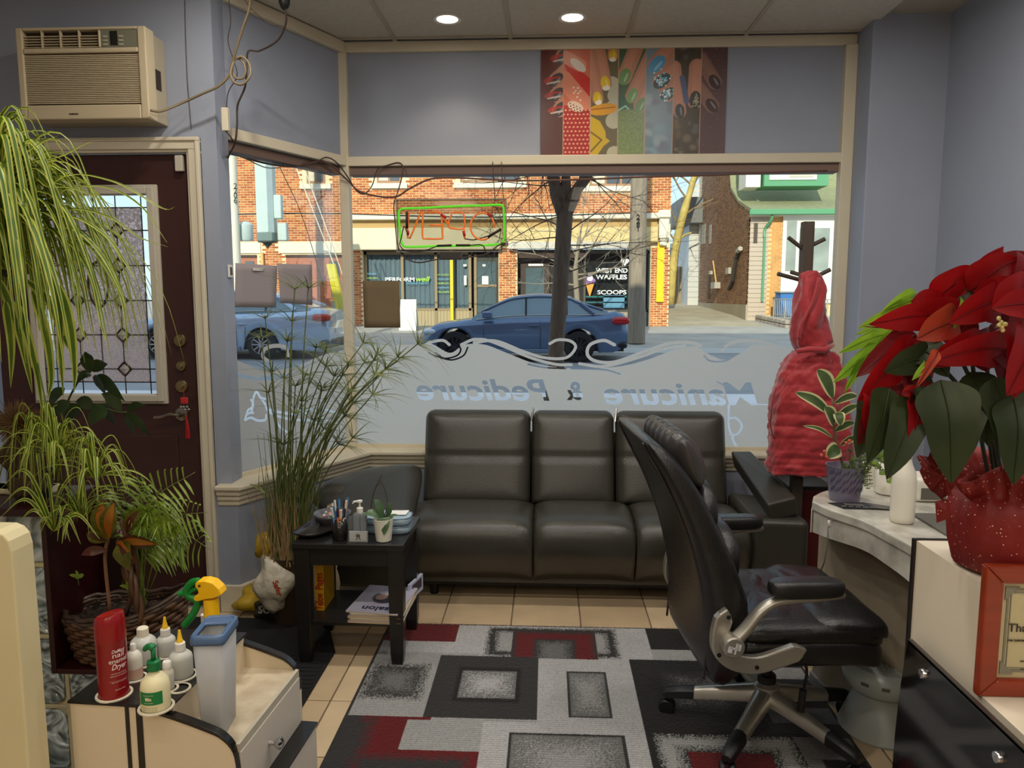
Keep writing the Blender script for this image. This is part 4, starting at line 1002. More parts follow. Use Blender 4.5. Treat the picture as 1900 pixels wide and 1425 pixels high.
    for xc in (wf_, wr):
        for s in (-1, 1):
            Y = X @ Matrix.Translation((xc, s*(hw-.10), .32)) @ Matrix.Rotation(-pi/2*s, 4, 'X')
            w_ = MB().lathe([(.19, -.10), (.30, -.10), (Rw, -.06), (Rw, .06), (.30, .10), (.21, .10)], seg=40, X=Y, close=False).build('wheel', tyre, r, smooth=True)
            m = MB().lathe([(.215, -.05), (.215, .095), (.20, .095), (.20, -.05)], seg=36, X=Y)
            m.lathe([(.001, .0), (.06, .0), (.055, .09), (.001, .095)], seg=16, X=Y)
            for k in range(10):
                a = 2*pi*k/10; m.box(.04, .205, -.013, .013, .06, .088, Y @ Matrix.Rotation(a, 4, 'Z'))
            m.build('rim', rimm, w_, smooth=True)
            MB().lathe([(.001, -.02), (.2, -.02), (.2, -.01), (.001, -.01)], seg=24, X=Y).build('brake_disc', blackp, w_)
    return r
YN = 16.0
def cx_(px): return aY(px, 620, YN).x
xn = cx_(776); L1 = cx_(1166)-xn; k1 = L1/390
def zc(py): return aY(970, py, YN).z
zb1_ = zg(16.9)
pr1 = [(0, .50), (.12, .66), (.35, .80), (1.2, .92), (2.0, .97), (3.4, 1.0), (3.9, 1.04), (L1-.25, 1.08), (L1-.05, 1.0), (L1, .80)]
car('blue_sedan', 'slate blue four-door sedan parked across the street behind the tree', xn, YN, L1, 1.78, (88, 112, 146), 68*k1, 300*k1, pr1, (100*k1, 172*k1, 285*k1, 352*k1, zc(547)-zb1_), (60, 64, 70), zb1_)
YN2 = 16.3; xr = aY(607, 600, YN2).x; L2 = 4.75
zb2_ = zg(17.1)
pr2_ = [(0, .5), (.15, .72), (.4, .85), (1.2, .97), (2.2, 1.02), (3.5, 1.06), (L2-.3, 1.12), (L2-.08, 1.08), (L2, .85)]
k2 = (xr-aY(483, 620, YN2).x)
car('silver_sedan', 'pale silver blue car parked at the left edge of the side window', xr-L2, YN2, L2, 1.8, (178, 200, 226), .95, L2-k2, pr2_, (1.05, 1.85, 3.5, 4.35, 1.5), (200, 205, 210), zb2_)
# ================================================================ on and around the shop window
import numpy as np
def filmmat():
    m = bpy.data.materials.new('frosted_film'); m.use_nodes = True; nt = m.node_tree; nt.nodes.clear(); ln = nt.links.new
    o = nt.nodes.new('ShaderNodeOutputMaterial'); a = nt.nodes.new('ShaderNodeAttribute'); a.attribute_name = 'Col'
    d = nt.nodes.new('ShaderNodeBsdfDiffuse'); d.inputs[0].default_value = (.60, .56, .50, 1)
    t = nt.nodes.new('ShaderNodeBsdfTranslucent'); t.inputs[0].default_value = (.92, .85, .76, 1)
    tr = nt.nodes.new('ShaderNodeBsdfTransparent'); x = nt.nodes.new('ShaderNodeMixShader'); x.inputs[0].default_value = .68
    ln(d.outputs[0], x.inputs[1]); ln(t.outputs[0], x.inputs[2])
    y = nt.nodes.new('ShaderNodeMixShader'); r = nt.nodes.new('ShaderNodeMath'); r.operation = 'GREATER_THAN'; r.inputs[1].default_value = .5
    ln(a.outputs['Fac'], r.inputs[0]); ln(r.outputs[0], y.inputs[0]); ln(tr.outputs[0], y.inputs[1]); ln(x.outputs[0], y.inputs[2]); ln(y.outputs[0], o.inputs[0])
    return m
FM = filmmat()
FYp = 4.166
def fpx(x0, z0):
    def f(px, py): p = aY(px, py, FYp); return (p.x-x0, p.z-z0)
    return f
def smooth(pts, n=8): return [(p.x, p.y) for p in bezier([(a, b, 0) for a, b in pts], n)]
x0, x1, z0, z1 = -1.072, 1.524, .612, 1.22
c = Canvas(x1-x0, z1-z0, 1150, 270, 0); g = fpx(x0, z0)
def G(l, n=8): return smooth([g(*p) for p in l], n)
film = c.poly(G([(650, 645), (700, 641), (770, 640), (800, 638), (835, 655), (862, 640), (900, 640), (940, 655), (990, 674), (1040, 682), (1090, 684), (1150, 680), (1200, 668), (1250, 650), (1290, 643), (1310, 655), (1345, 668), (1375, 655), (1400, 640), (1440, 645), (1480, 658), (1545, 668)])+[g(1560, 900), g(640, 900)])
def addst(l, r, v=1.):
    global film
    s = c.seg(G(l), r); film = np.maximum(film, s) if v else film*(1-s)
addst([(856, 640), (880, 630), (905, 632), (940, 645), (985, 664), (1030, 676), (1060, 677)], .008)
addst([(880, 636), (920, 633), (970, 652), (1010, 664), (1050, 664), (1068, 645), (1058, 633), (1035, 631), (1020, 638)], .008)
addst([(1140, 640), (1120, 632), (1095, 640), (1090, 658), (1105, 670), (1140, 672), (1190, 655), (1240, 638), (1280, 636), (1300, 642)], .009)
addst([(1075, 675), (1120, 680), (1180, 665), (1230, 648), (1270, 642)], .008)
addst([(1340, 652), (1350, 640), (1375, 633), (1410, 634), (1440, 643), (1490, 655)], .009)
addst([(790, 640), (800, 635), (822, 632), (834, 640)], .008)
# clear scrolls cut into the frosting
for l in ([(808, 655), (825, 665), (848, 660), (855, 648), (845, 640), (832, 646)], [(796, 655), (812, 662), (838, 668), (860, 660), (868, 645)],
          [(1306, 660), (1318, 670), (1345, 670), (1365, 658), (1368, 650), (1352, 650), (1340, 662)], [(1308, 648), (1330, 640), (1345, 650), (1332, 662), (1318, 656)], [(980, 676), (1010, 682), (1050, 684)], [(1060, 684), (1120, 686), (1150, 694)]):
    addst(l, .0045, 0)
def mirror_text(t, pxL, pxR, pyB, pyT, shear=.25):
    global film
    me = text_mesh(t, 1, shear, .022); xs = [v.co.x for v in me.vertices]; ys = [v.co.y for v in me.vertices]
    a = g(pxL, pyB); b = g(pxR, pyT); sx = (b[0]-a[0])/(max(xs)-min(xs)); sy = (b[1]-a[1])/.72
    film = film*(1-c.tris(me, lambda x, y: (b[0]-(x-min(xs))*sx, a[1]+y*sy)))
mirror_text('Manicure', 1120, 1407, 749, 709); mirror_text('Pedicure', 773, 1020, 741, 703); mirror_text('&', 1052, 1082, 741, 707, .1)
for l in ([(1352, 752), (1352, 790), (1360, 812)], [(1352, 776), (1366, 776), (1376, 790), (1368, 805), (1355, 806)], [(1358, 812), (1368, 832)], [(1330, 708), (1360, 725), (1395, 748), (1440, 750)]): addst(l, .003 if l[0][1] == 708 else .006, 0)
c.c[:] = film[..., None]
X = frame(V((x0, FYp, z0)), (1, 0, 0), (0, 0, 1))
o = c.build('frosted_film', FM, X, srgb=False); tag(o, 'frosted film with mirrored manicure and pedicure lettering along the shop window', 'window film')
# side window film
Bx = bayX(0, -.0125)   # plane just inside the pane
Bi = frame(A+bn*.014, bd, (0, 0, 1))
def bpx(px, py):
    r = ray(px, py); o_ = V((0, 0, EYE)); n = bn; t = (A+bn*.014-o_).dot(n)/r.dot(n); p = o_+r*t; d = p-(A+bn*.014); return (d.dot(bd), p.z-.612)
c2 = Canvas(BL-.03, .62, 420, 330, 0)
def G2(l, n=8): return smooth([bpx(*p) for p in l], n)
film = c2.poly(G2([(425, 696), (440, 700), (470, 705), (505, 706), (530, 700), (560, 686), (595, 668), (630, 652), (660, 644)])+[bpx(670, 980), bpx(410, 980)])
def st2(l, r, v=1.):
    global film
    s = c2.seg(G2(l), r); film = np.maximum(film, s) if v else film*(1-s)
st2([(432, 671), (455, 680), (490, 692), (540, 688)], .012); st2([(432, 684), (460, 692), (480, 697)], .012)
st2([(500, 672), (488, 662), (492, 648), (510, 642), (530, 645), (535, 660)], .010)
st2([(540, 690), (580, 670), (620, 655)], .009)
for l in ([(455, 778), (460, 762), (468, 755), (470, 740), (476, 727), (484, 738), (492, 740)], [(455, 779), (466, 775), (478, 780), (492, 779), (494, 770)], [(466, 742), (470, 750), (467, 764)], [(457, 770), (464, 766), (470, 766)], [(484, 738), (492, 750), (497, 762), (510, 770)],
          [(500, 760), (520, 765), (550, 768), (580, 760), (600, 776), (620, 782)], [(512, 780), (518, 790), (530, 800), (540, 803)], [(515, 772), (540, 778), (570, 780), (600, 784)], [(540, 755), (560, 762), (575, 772)], [(600, 758), (620, 765), (630, 772)]): st2(l, .006, 0)
c2.c[:] = film[..., None]
o = c2.build('frosted_film', FM, frame(A+bn*.014+V((0, 0, .612)), bd, (0, 0, 1)), srgb=False); tag(o, 'frosted film with a clear flower drawing on the side window', 'window film')
# papers taped to the glass
pap = M('paper_grey', (150, 140, 142), .9, var=.03, scale=4); papb = M('paper_brown', (122, 104, 78), .9, var=.06, scale=3)
def bpt(px, py, off=.006): q = bpx(px, py); return A+bn*(.014-off)+bd*q[0]+V((0, 0, q[1]+.612))
def sheet(name, pts, mat, lab, parentcat='paper', grp='sheets of paper taped inside the window'):
    a, b, c_, d = pts; m = MB(); n = 6; vs = []
    nn = (b-a).cross(d-a).normalized()
    for j in range(n+1):
        for i in range(n+1):
            u, v = i/n, j/n; p = a*(1-u)*(1-v)+b*u*(1-v)+c_*u*v+d*(1-u)*v; vs.append(p+nn*(.002*sin(u*5+v*3)))
    fs = [(j*(n+1)+i, j*(n+1)+i+1, (j+1)*(n+1)+i+1, (j+1)*(n+1)+i) for j in range(n) for i in range(n)]
    m.add(vs, fs); o = m.build(name, mat, None, smooth='all', solid=.0006); return tag(o, lab, parentcat, grp)
s1 = sheet('taped_paper', [bpt(433, 570), bpt(511, 571), bpt(512, 493), bpt(435, 488)], pap, 'left grey sheet of paper taped on the side window')
tp_ = sheet('tape', [bpt(466, 503, .010), bpt(488, 503, .010), bpt(488, 497, .010), bpt(466, 497, .010)], M('tape', (190, 185, 178), .4), None, None, None); tp_.parent = s1
sheet('taped_paper', [bpt(518, 562, .008), bpt(578, 566, .008), bpt(576, 491, .008), bpt(512, 489, .008)], pap, 'right grey sheet of paper taped on the side window')
sheet('taped_paper', [aY(676, 608, 4.15), aY(743, 608, 4.15), aY(741, 521, 4.15), aY(673, 521, 4.15)], papb, 'brown sheet of paper taped low on the shop window')
# ---------------------------------------------------------------- neon OPEN sign, seen from behind
ns_ = thing('neon_open_sign', 'neon open sign seen from behind, green frame and orange letters', 'neon sign', aY(838, 420, 4.06))
NY = 4.06
acry = glassmat('acrylic', (215, 215, 212), .05, .12)
pA_, pB_ = aY(737, 468, NY), aY(940, 369, NY)
MB().box(pA_.x, pB_.x, NY+.012, NY+.018, pA_.z, pB_.z).build('acrylic_backing', acry, ns_)
m = MB(); t_ = .004
for (a, b, cc, d) in ((pA_.x, pB_.x, pA_.z, pA_.z+t_), (pA_.x, pB_.x, pB_.z-t_, pB_.z), (pA_.x, pA_.x+t_, pA_.z, pB_.z), (pB_.x-t_, pB_.x, pA_.z, pB_.z)): m.box(a, b, NY-.03, NY+.02, cc, d)
m.build('acrylic_edge', M('acrylic_edge', (170, 165, 150), .2, alpha=.55), ns_)
neg = M('neon_green', (96, 215, 40), .3, emit=.4); neo = M('neon_orange', (226, 110, 40), .3, emit=.3); ner = M('neon_red_end', (190, 40, 24), .4); nbk = M('neon_black', (44, 24, 18), .6)
def N(px, py, d=0): return aY(px, py, NY-d)
def ntube(pts, r, mat, name='neon_tube', n=5, lab=None): return MB().tube(bezier(pts, n) if n else pts, r, 8).build(name, mat, ns_, smooth='all', label=lab)
gp = [(932, 450), (936, 440), (936, 420), (935, 395), (934, 385), (928, 380), (900, 381), (840, 383), (780, 386), (750, 387), (742, 390), (740, 396), (741, 420), (744, 445), (748, 455), (756, 458), (800, 457), (860, 456), (900, 455), (928, 453)]
ntube([N(*p) for p in gp], .0062, neg, lab='green neon border tube', n=3)
L = {'N': [(757, 392), (757, 440), (765, 440), (785, 395), (788, 395)], 'E': [(785, 394), (784, 420), (784, 440), (790, 443), (818, 443), (821, 438), (819, 400), (815, 394), (795, 394)], 'E2': [(820, 418), (797, 418)],
     'P': [(838, 397), (833, 410), (833, 422), (842, 424), (861, 424), (861, 400), (855, 394), (840, 395)], 'P2': [(861, 424), (862, 443)], 'P0': [(816, 394), (833, 418)]}
L['N'] = [(759, 394), (757, 415), (756, 436), (760, 443), (770, 420), (780, 396), (785, 393)]
for k, l in L.items(): ntube([N(*p) for p in l], .0048, neo, n=2)
ntube([N(895+22*cos(t*pi/12+.9), 420+25*sin(t*pi/12+.9)) for t in range(22)], .0048, neo, n=0)
for l in ([(755, 393), (755, 424)], [(905, 440), (930, 425)]): ntube([N(*p, .012) for p in l], .007, nbk, 'blackout_sleeve', 0)
for l in ([(811, 456), (838, 455)], [(846, 455), (872, 455)]): ntube([N(*p, .01) for p in l], .0055, nbk, 'electrode_cap', 0)
for l in ([(818, 398), (828, 404)], [(757, 428), (757, 436)], [(860, 428), (862, 438)], [(905, 396), (912, 402)]): ntube([N(*p, .006) for p in l], .0072, ner, 'red_sleeve', 0)
ntube([N(862, 443), N(880, 445), N(905, 438)], .003, nbk, 'blackout_tube', 3)
MB().box(N(818, 478).x, N(857, 478).x, NY-.035, NY+.01, N(0, 484).z, N(0, 470).z).build('transformer', M('transformer_black', (46, 40, 34), .5), ns_, bevel=.004)
# suspension chains
for px in (916, 932):
    m = MB(); top = aY(px-2, 300, 4.12); bot = N(px+2, 370)
    m.tube([top, bot], .0022, 5); m.build('hanging_chain', wire, ns_)
def wirepx(name, pts, r, mat, lab, cat='cord', n=6, grp=None):
    """pts: (px, py, depth Y)"""
    o = MB().tube(bezier([aY(*p) for p in pts], n), r, 6).build(name, mat, None, smooth='all'); return tag(o, lab, cat, grp)
dk = M('cord_dark', (66, 52, 44), .6); kh = M('cord_khaki', (128, 112, 84), .6)
wirepx('looped_cable', [(938, 452, 4.05), (925, 455, 4.04), (905, 470, 4.03), (880, 476, 4.03), (820, 480, 4.03), (775, 487, 4.04), (748, 475, 4.04), (737, 450, 4.05), (733, 410, 4.05), (731, 380, 4.06), (740, 350, 4.08), (748, 315, 4.1), (740, 302, 4.12), (715, 308, 4.12), (700, 315, 4.12), (690, 345, 4.11), (675, 360, 4.1), (660, 352, 4.1), (645, 328, 4.08), (625, 302, 4.0), (605, 292, 3.95), (585, 302, 3.9), (560, 308, 3.85), (530, 306, 3.78), (500, 298, 3.7), (460, 290, 3.6), (430, 283, 3.5), (420, 290, 3.48)], .0035, dk, 'dark cord looping from the neon sign along the window head to the left corner')
wirepx('extension_lead', [(428, 283, 3.49), (480, 300, 3.72), (540, 309, 3.82), (600, 300, 3.96), (640, 330, 4.08), (665, 354, 4.1), (700, 364, 4.1), (735, 365, 4.1), (760, 350, 4.1), (800, 332, 4.1), (850, 330, 4.1), (960, 335, 4.1), (1080, 333, 4.1), (1200, 328, 4.1), (1320, 325, 4.1), (1430, 320, 4.1), (1535, 317, 4.1)], .005, M('cord_brown', (104, 70, 58), .6), 'brown cable strung right across the top of the shop window')
wirepx('thin_white_cord', [(425, 286, 3.5), (450, 292, 3.6), (490, 310, 3.7), (520, 312, 3.8)], .003, cream, 'thin white cord under the side window head')
wirepx('neon_secondary_cord', [(757, 436, 4.03), (750, 420, 4.03), (745, 440, 4.03), (742, 455, 4.02), (755, 466, 4.02), (785, 466, 4.02), (812, 456, 4.03)], .003, nbk, 'black high-tension wire curling inside the lower left of the neon sign')
wirepx('neon_secondary_cord', [(872, 455, 4.03), (895, 455, 4.03), (902, 470, 4.03), (910, 476, 4.03)], .003, nbk, 'black high-tension wire at the lower right of the neon sign')
# cords at the top left
wirepx('ac_power_cord', [(280, 205, 3.1), (300, 206, 3.15), (340, 190, 3.2), (380, 172, 3.2), (405, 160, 3.2), (425, 140, 3.2), (432, 115, 3.2), (448, 105, 3.2), (462, 118, 3.2), (464, 140, 3.19), (450, 156, 3.19), (434, 152, 3.19), (428, 135, 3.19), (436, 110, 3.2), (448, 112, 3.21), (456, 130, 3.21), (450, 145, 3.21), (436, 143, 3.21), (431, 120, 3.2), (448, 60, 3.15), (462, 20, 3.1), (466, -12, 3.05)], .0052, kh, 'khaki air conditioner cord looped in a coil near the ceiling corner')
wirepx('hanging_cable', [(528, -14, 3.2), (530, 20, 3.22), (530, 45, 3.25), (515, 75, 3.3), (482, 94, 3.32), (461, 95, 3.3), (458, 120, 3.25), (455, 160, 3.25), (441, 195, 3.27), (440, 230, 3.28), (436, 265, 3.3), (424, 290, 3.4), (420, 305, 3.45)], .0042, dk, 'dark cord hanging from the black plug down the corner')
pl_ = thing('ceiling_plug', 'black socket plug hanging down from the ceiling at the top left', 'plug', aY(527, -10, 3.22)); q = aY(527, -12, 3.22)
MB().lathe([(.006, -.065), (.016, -.055), (.022, -.04), (.026, 0), (.02, .05)], q, 16).build('socket', black, pl_, smooth=True)
wirepx('thin_black_wire', [(424, -8, 3.25), (428, 40, 3.27), (423, 75, 3.28), (432, 108, 3.28), (440, 140, 3.28), (424, 170, 3.28), (420, 200, 3.28)], .0022, dk, 'thin black wire running down the wall corner into the cream box')
wirepx('thin_black_wire', [(448, -8, 3.2), (470, 20, 3.22), (500, 44, 3.24), (526, 48, 3.25)], .002, dk, 'thin wire slanting from the ceiling corner to the hanging plug')
jb = thing('junction_box', 'small cream junction box on the wall corner', 'box', aY(418, 240, 3.27)); q0, q1 = aY(413, 243, 3.27), aY(423, 200, 3.27)
MB().box(q0.x, q1.x, 3.262, 3.285, q0.z, q1.z).build('box', cream, jb, bevel=.002); MB().tube(bezier([aY(418, 243, 3.28), aY(425, 250, 3.27), aY(433, 262, 3.3)], 4), .003, 6).build('tail', dk, jb)
wirepx('wall_wire', [(343, 0, 3.29), (345, 80, 3.29), (348, 150, 3.29), (352, 200, 3.29), (355, 240, 3.29)], .0014, M('thin_wire', (84, 78, 76), .7), 'thin wire hanging straight down the wall right of the air conditioner')
# ---------------------------------------------------------------- nail art poster
PY_ = 4.150; pa, pb = aY(1003, 293, PY_), aY(1351, 82, PY_)
cv = Canvas(348, 211, 520, 316, (.3, .2, .15)); np_ = np
rs = np.random.RandomState(3)
def fin(x0, y0, x1, y1, wd, skin, nail, tipc=None, nl=.32):
    """finger from base (x0,y0) to tip (x1,y1); painted nail at the tip"""
    dx, dy = x1-x0, y1-y0; L_ = math.hypot(dx, dy); ang = math.atan2(dy, dx)
    cv.put(cv.seg([(x0, y0), (x1, y1)], wd), skin); cv.put(cv.seg([(x0, y0+wd*.3), (x1, y1+wd*.3)], wd*.5), [min(1, s*1.12) for s in skin], .6)
    nx, ny = x1-dx/L_*wd*.1, y1-dy/L_*wd*.1
    cv.put(cv.ell(nx, ny, wd*1.15, wd*.72, ang), nail)
    if tipc: cv.put(cv.ell(nx+dx/L_*wd*.75, ny+dy/L_*wd*.75, wd*.4, wd*.6, ang), tipc)
    cv.put(cv.ell(nx-dy/L_*wd*.2, ny+dx/L_*wd*.2-.5, wd*.7, wd*.16, ang), (1, 1, 1), .35)
S = [0, 43, 94, 146, 197, 249, 300, 348]
skin = (.72, .50, .40)
cols = [(.34, .17, .12), (.70, .22, .15), (.45, .38, .22), (.40, .48, .28), (.48, .56, .60), (.30, .26, .20), (.36, .26, .26)]
for k in range(7): cv.put(cv.rect(S[k], 0, S[k+1], 211), cols[k])
def clip(k, before): m = cv.rect(S[k], 0, S[k+1], 211)[..., None]; cv.c = before*(1-m)+cv.c*m
# 1 dark red with striped nails
b = cv.c.copy(); cv.put(cv.rect(0, 120, 43, 211), (.42, .14, .10), .5)
for (y, x) in ((190, 22), (148, 10), (120, 12), (92, 18)):
    fin(52, y+22, x+18, y, 14, skin, (.25, .2, .2)); cv.put(cv.seg([(x+2, y-6), (x+26, y-2)], 1.6), (.8, .75, .7)); cv.put(cv.seg([(x+4, y+4), (x+26, y+6)], 1.6), (.75, .15, .12)); cv.put(cv.ell(x+4, y, 9, 5, .3), (.75, .2, .15), .7)
clip(0, b)
# 2 red with dots
b = cv.c.copy(); cv.put(cv.rect(43, 100, 94, 211), (.80, .42, .32)); cv.put(cv.poly([(43, 190), (94, 150), (94, 95), (70, 120), (43, 180)]), (.78, .14, .08))
cv.put(cv.seg([(43, 150), (85, 100)], 16), (.86, .52, .40)); cv.put(cv.seg([(30, 200), (74, 176)], 12), (.86, .55, .44)); cv.put(cv.ell(70, 176, 18, 8, -.7), (.88, .82, .76))
cv.put(cv.rect(43, 0, 94, 92), (.66, .13, .10))
for j in range(12):
    for i in range(8): cv.put(cv.ell(44+i*7.5+(j % 2)*3.7, 3+j*8, 2.1, 1.8), (.92, .62, .5))
cv.put(cv.ell(66, 98, 16, 9, -.45), (.9, .78, .70))
for j in range(3):
    for i in range(4): cv.put(cv.ell(56+i*6+j, 104-i*3-j*5, 1.3, 1.3), (.3, .15, .12))
for (dx, dy) in ((0, 0), (4, 5), (-4, 6), (5, -5), (9, -1), (3, -12), (9, -18), (-3, -4)): cv.put(cv.ell(66+dx, 128+dy, 1.8, 1.8), (.95, .85, .8))
clip(1, b)
# 3 yellow
b = cv.c.copy(); cv.put(cv.rect(94, 0, 146, 211), (.40, .36, .24)); 
for (x, y, r) in ((134, 140, 14), (142, 118, 16), (136, 95, 14), (138, 70, 15), (140, 8, 14)): cv.put(cv.ell(x, y, r, r), (.72, .70, .60))
cv.put(cv.poly([(94, 80), (112, 70), (123, 50), (124, 38), (132, 32), (120, 22), (105, 0), (94, 0)]), (.80, .66, .10)); cv.put(cv.seg([(94, 50), (116, 34), (96, 12)], 1.5), (.45, .36, .1))
cv.put(cv.ell(118, 92, 28, 11, .12), (.85, .60, .10)); cv.put(cv.seg([(96, 92), (140, 96)], 1), (.6, .35, .1))
fin(104, 225, 122, 140, 12, skin, (.90, .76, .05), (.95, .9, .85)); fin(90, 200, 108, 112, 11, skin, (.90, .76, .05), (.95, .9, .85)); fin(138, 240, 135, 192, 10, skin, (.85, .70, .1), (.95, .9, .85))
clip(2, b)
# 4 green
b = cv.c.copy(); cv.put(cv.rect(146, 92, 197, 211), (.28, .38, .26)); n_ = rs.rand(316, 520); cv.put(cv.rect(146, 0, 197, 90)*(n_ > .5), (.58, .64, .38), .8); cv.put(cv.rect(146, 0, 197, 90)*(n_ < .2), (.30, .40, .2), .7)
fin(185, 225, 157, 152, 14, skin, (.42, .58, .34)); fin(205, 190, 172, 116, 13, skin, (.45, .62, .36)); fin(215, 150, 188, 98, 13, skin, (.40, .56, .34))
cv.put(cv.ell(152, 105, 10, 14), (.16, .38, .28), .8); cv.put(cv.seg([(147, 90), (160, 98), (166, 92)], 1.5), (.6, .8, .7))
clip(3, b)
# 5 blue
b = cv.c.copy()
for _ in range(26): cv.put(cv.ell(197+rs.rand()*52, rs.rand()*110, 6+rs.rand()*8, 5+rs.rand()*7, soft=.8), [(.40, .50, .56), (.62, .68, .70), (.44, .46, .52), (.50, .62, .66)][rs.randint(4)], .7)
fin(260, 225, 216, 174, 17, skin, (.32, .60, .76)); fin(270, 180, 226, 143, 16, skin, (.20, .26, .26)); fin(270, 140, 238, 119, 14, skin, (.22, .28, .28))
for _ in range(50): cv.put(cv.ell(226+rs.randn()*8, 146+rs.randn()*6, 1.6, 1.6), [(.4, .75, .85), (.85, .9, .9)][rs.randint(2)]); 
for _ in range(36): cv.put(cv.ell(239+rs.randn()*6, 121+rs.randn()*6, 1.6, 1.6), [(.4, .75, .85), (.85, .9, .9)][rs.randint(2)])
clip(4, b)
# 6 black gold
b = cv.c.copy()
for _ in range(30): cv.put(cv.ell(249+rs.rand()*51, rs.rand()*211, 3+rs.rand()*6, 3+rs.rand()*5, soft=.8), [(.50, .38, .22), (.40, .42, .44), (.22, .20, .16), (.55, .50, .42)][rs.randint(4)], .6)
fin(250, 170, 262, 86, 12, skin, (.20, .19, .18)); fin(292, 170, 290, 106, 15, skin, (.24, .22, .18)); cv.put(cv.seg([(265, 150), (274, 105)], 5), (.32, .36, .5))
for _ in range(20): cv.put(cv.ell(290+rs.randn()*4, 104+rs.randn()*6, 1.3, 1.3), (.7, .65, .5))
clip(5, b)
# 7 plum
b = cv.c.copy()
for _ in range(40): cv.put(cv.ell(300+rs.rand()*48, rs.rand()*211, 1, 1), (.6, .48, .46), .6)
fin(298, 185, 326, 140, 13, (.52, .38, .33), (.24, .16, .16)); fin(296, 130, 322, 96, 13, (.52, .38, .33), (.26, .17, .17))
clip(6, b)
for k in range(1, 7): cv.put(cv.rect(S[k]-.7, 0, S[k]+.7, 211), (.75, .6, .5))
cv.w, cv.h = pb.x-pa.x, pb.z-pa.z
ps = thing('nail_art_poster', 'long nail art poster with seven coloured panels above the shop window', 'poster', ((pa.x+pb.x)/2, PY_, pa.z))
MB().box(pa.x, pb.x, PY_+.0015, PY_+.009, pa.z, pb.z).build('backing_board', M('board', (90, 80, 70), .7), ps)
cv.build('print', M('poster_print', rough=.32, attr='Col'), frame(V((pa.x, PY_+.001, pa.z)), (1, 0, 0), (0, 0, 1)), ps)
# ================================================================ furniture
leather = M('black_leather', (56, 54, 47), .3, var=.12, scale=3, bump=.12, bscale=180, spec=.6)
leather2 = M('chair_leather', (24, 23, 24), .34, bump=.15, bscale=160, spec=.6)
# ---------------------------------------------------------------- rug (woven pattern of squares, coordinates in metres on the rug)
RX0, RX1, RY0, RY1 = -.69, 1.0, .95, 3.17
rug = Canvas(RX1-RX0, RY1-RY0, 560, 740, (.62, .58, .52))
G_ = (.55, .55, .545); LG = (.62, .62, .62); CH = (.17, .165, .165); BK = (.10, .095, .095); RD = (.34, .06, .075); MG = (.38, .38, .38)
rn = np.random.RandomState(1).rand(740, 560)
def rz_(px, py): p = aZ(px, py, .012); return (p.x-RX0, p.y-RY0)
def rr2(px0, py0, px1, py1):
    """pixel corners: top-left and bottom-right of a rectangle lying on the rug"""
    a = rz_(px0, py0); b = rz_(px1, py1); return (a[0], b[1], b[0], a[1])
def blk(r, col): rug.put(rug.rect(*r), col)
def ins(r, f): return (r[0]+f, r[1]+f, r[2]-f, r[3]-f)
def fuzz(r, col, d=.03):
    """rectangle whose edge breaks up into specks"""
    x0, y0, x1, y1 = r; dist = np.minimum(np.minimum(rug.x-x0, x1-rug.x), np.minimum(rug.y-y0, y1-rug.y)); rug.put((dist/d > rn-.1)*(dist > -.0).astype(float), col)
def glow(r, c0, c1):
    x0, y0, x1, y1 = r; cx, cy = (x0+x1)/2, (y0+y1)/2; dd = np.maximum(abs(rug.x-cx)/((x1-x0)/2), abs(rug.y-cy)/((y1-y0)/2))
    m = rug.rect(*r); rug.put(m, c0); rug.put(m*((1-dd)*1.3 > rn), c1)
T = rug.h
# columns of the pattern from the photograph, in rug metres: x from the left edge, y measured from the far edge
def RB(x0, x1, d0, d1): return (x0, T-d1, x1, T-d0)
blk(RB(0, 1.69, 0, T), G_)
blk(RB(0, .31, 0, .17), RD); blk(RB(.31, .42, 0, .27), LG); blk(RB(0, .42, .17, .27), LG)
r = RB(.42, 1.01, 0, .31); blk(r, LG); fuzz(ins(r, .015), CH, .03); fuzz(ins(r, .055), G_, .03)
x = RB(.55, .90, .05, .31); blk(x, CH); fuzz(RB(.555, .895, .06, .33), RD, .03); fuzz(RB(.63, .82, .12, .33), CH, .02); fuzz(RB(.65, .80, .14, .33), MG, .05)
blk(RB(1.01, 1.12, 0, .31), LG); blk(RB(1.12, 1.69, 0, .20), BK); blk(RB(1.12, 1.69, .20, .31), G_)
r = RB(0, .30, .29, .74); blk(r, G_); fuzz(RB(.0, .25, .36, .64), CH, .05); fuzz(RB(.03, .22, .40, .60), MG, .08)
r = RB(.27, .66, .29, .74); blk(r, CH); fuzz(RB(.35, .60, .38, .64), BK, .01); glow(RB(.37, .58, .41, .61), MG, LG)
r = RB(.66, 1.02, .30, .76); blk(r, LG); blk(RB(.77, .92, .40, .72), CH); glow(RB(.78, .91, .41, .71), MG, G_)
r = RB(1.02, 1.69, .29, .80); blk(r, BK); fuzz(RB(1.12, 1.60, .38, .66), CH, .04); glow(RB(1.15, 1.56, .41, .63), CH, MG)
blk(RB(1.44, 1.69, .29, .80), CH); blk(RB(1.50, 1.69, .33, .42), G_); blk(RB(1.46, 1.69, .62, .72), MG)
blk(RB(0, .10, .74, 1.30), CH); blk(RB(.06, .30, .74, 1.30), RD); blk(RB(.06, .50, .93, 1.12), RD); fuzz(RB(.08, .46, .95, 1.4), CH, .05); fuzz(RB(-.1, .13, .74, 1.3), CH, .06)
blk(RB(.22, .48, .76, .93), G_)
r = RB(.48, 1.02, .76, 1.40); blk(r, LG); blk(RB(.57, .95, .82, 1.14), CH); glow(RB(.58, .94, .83, 1.13), MG, G_)
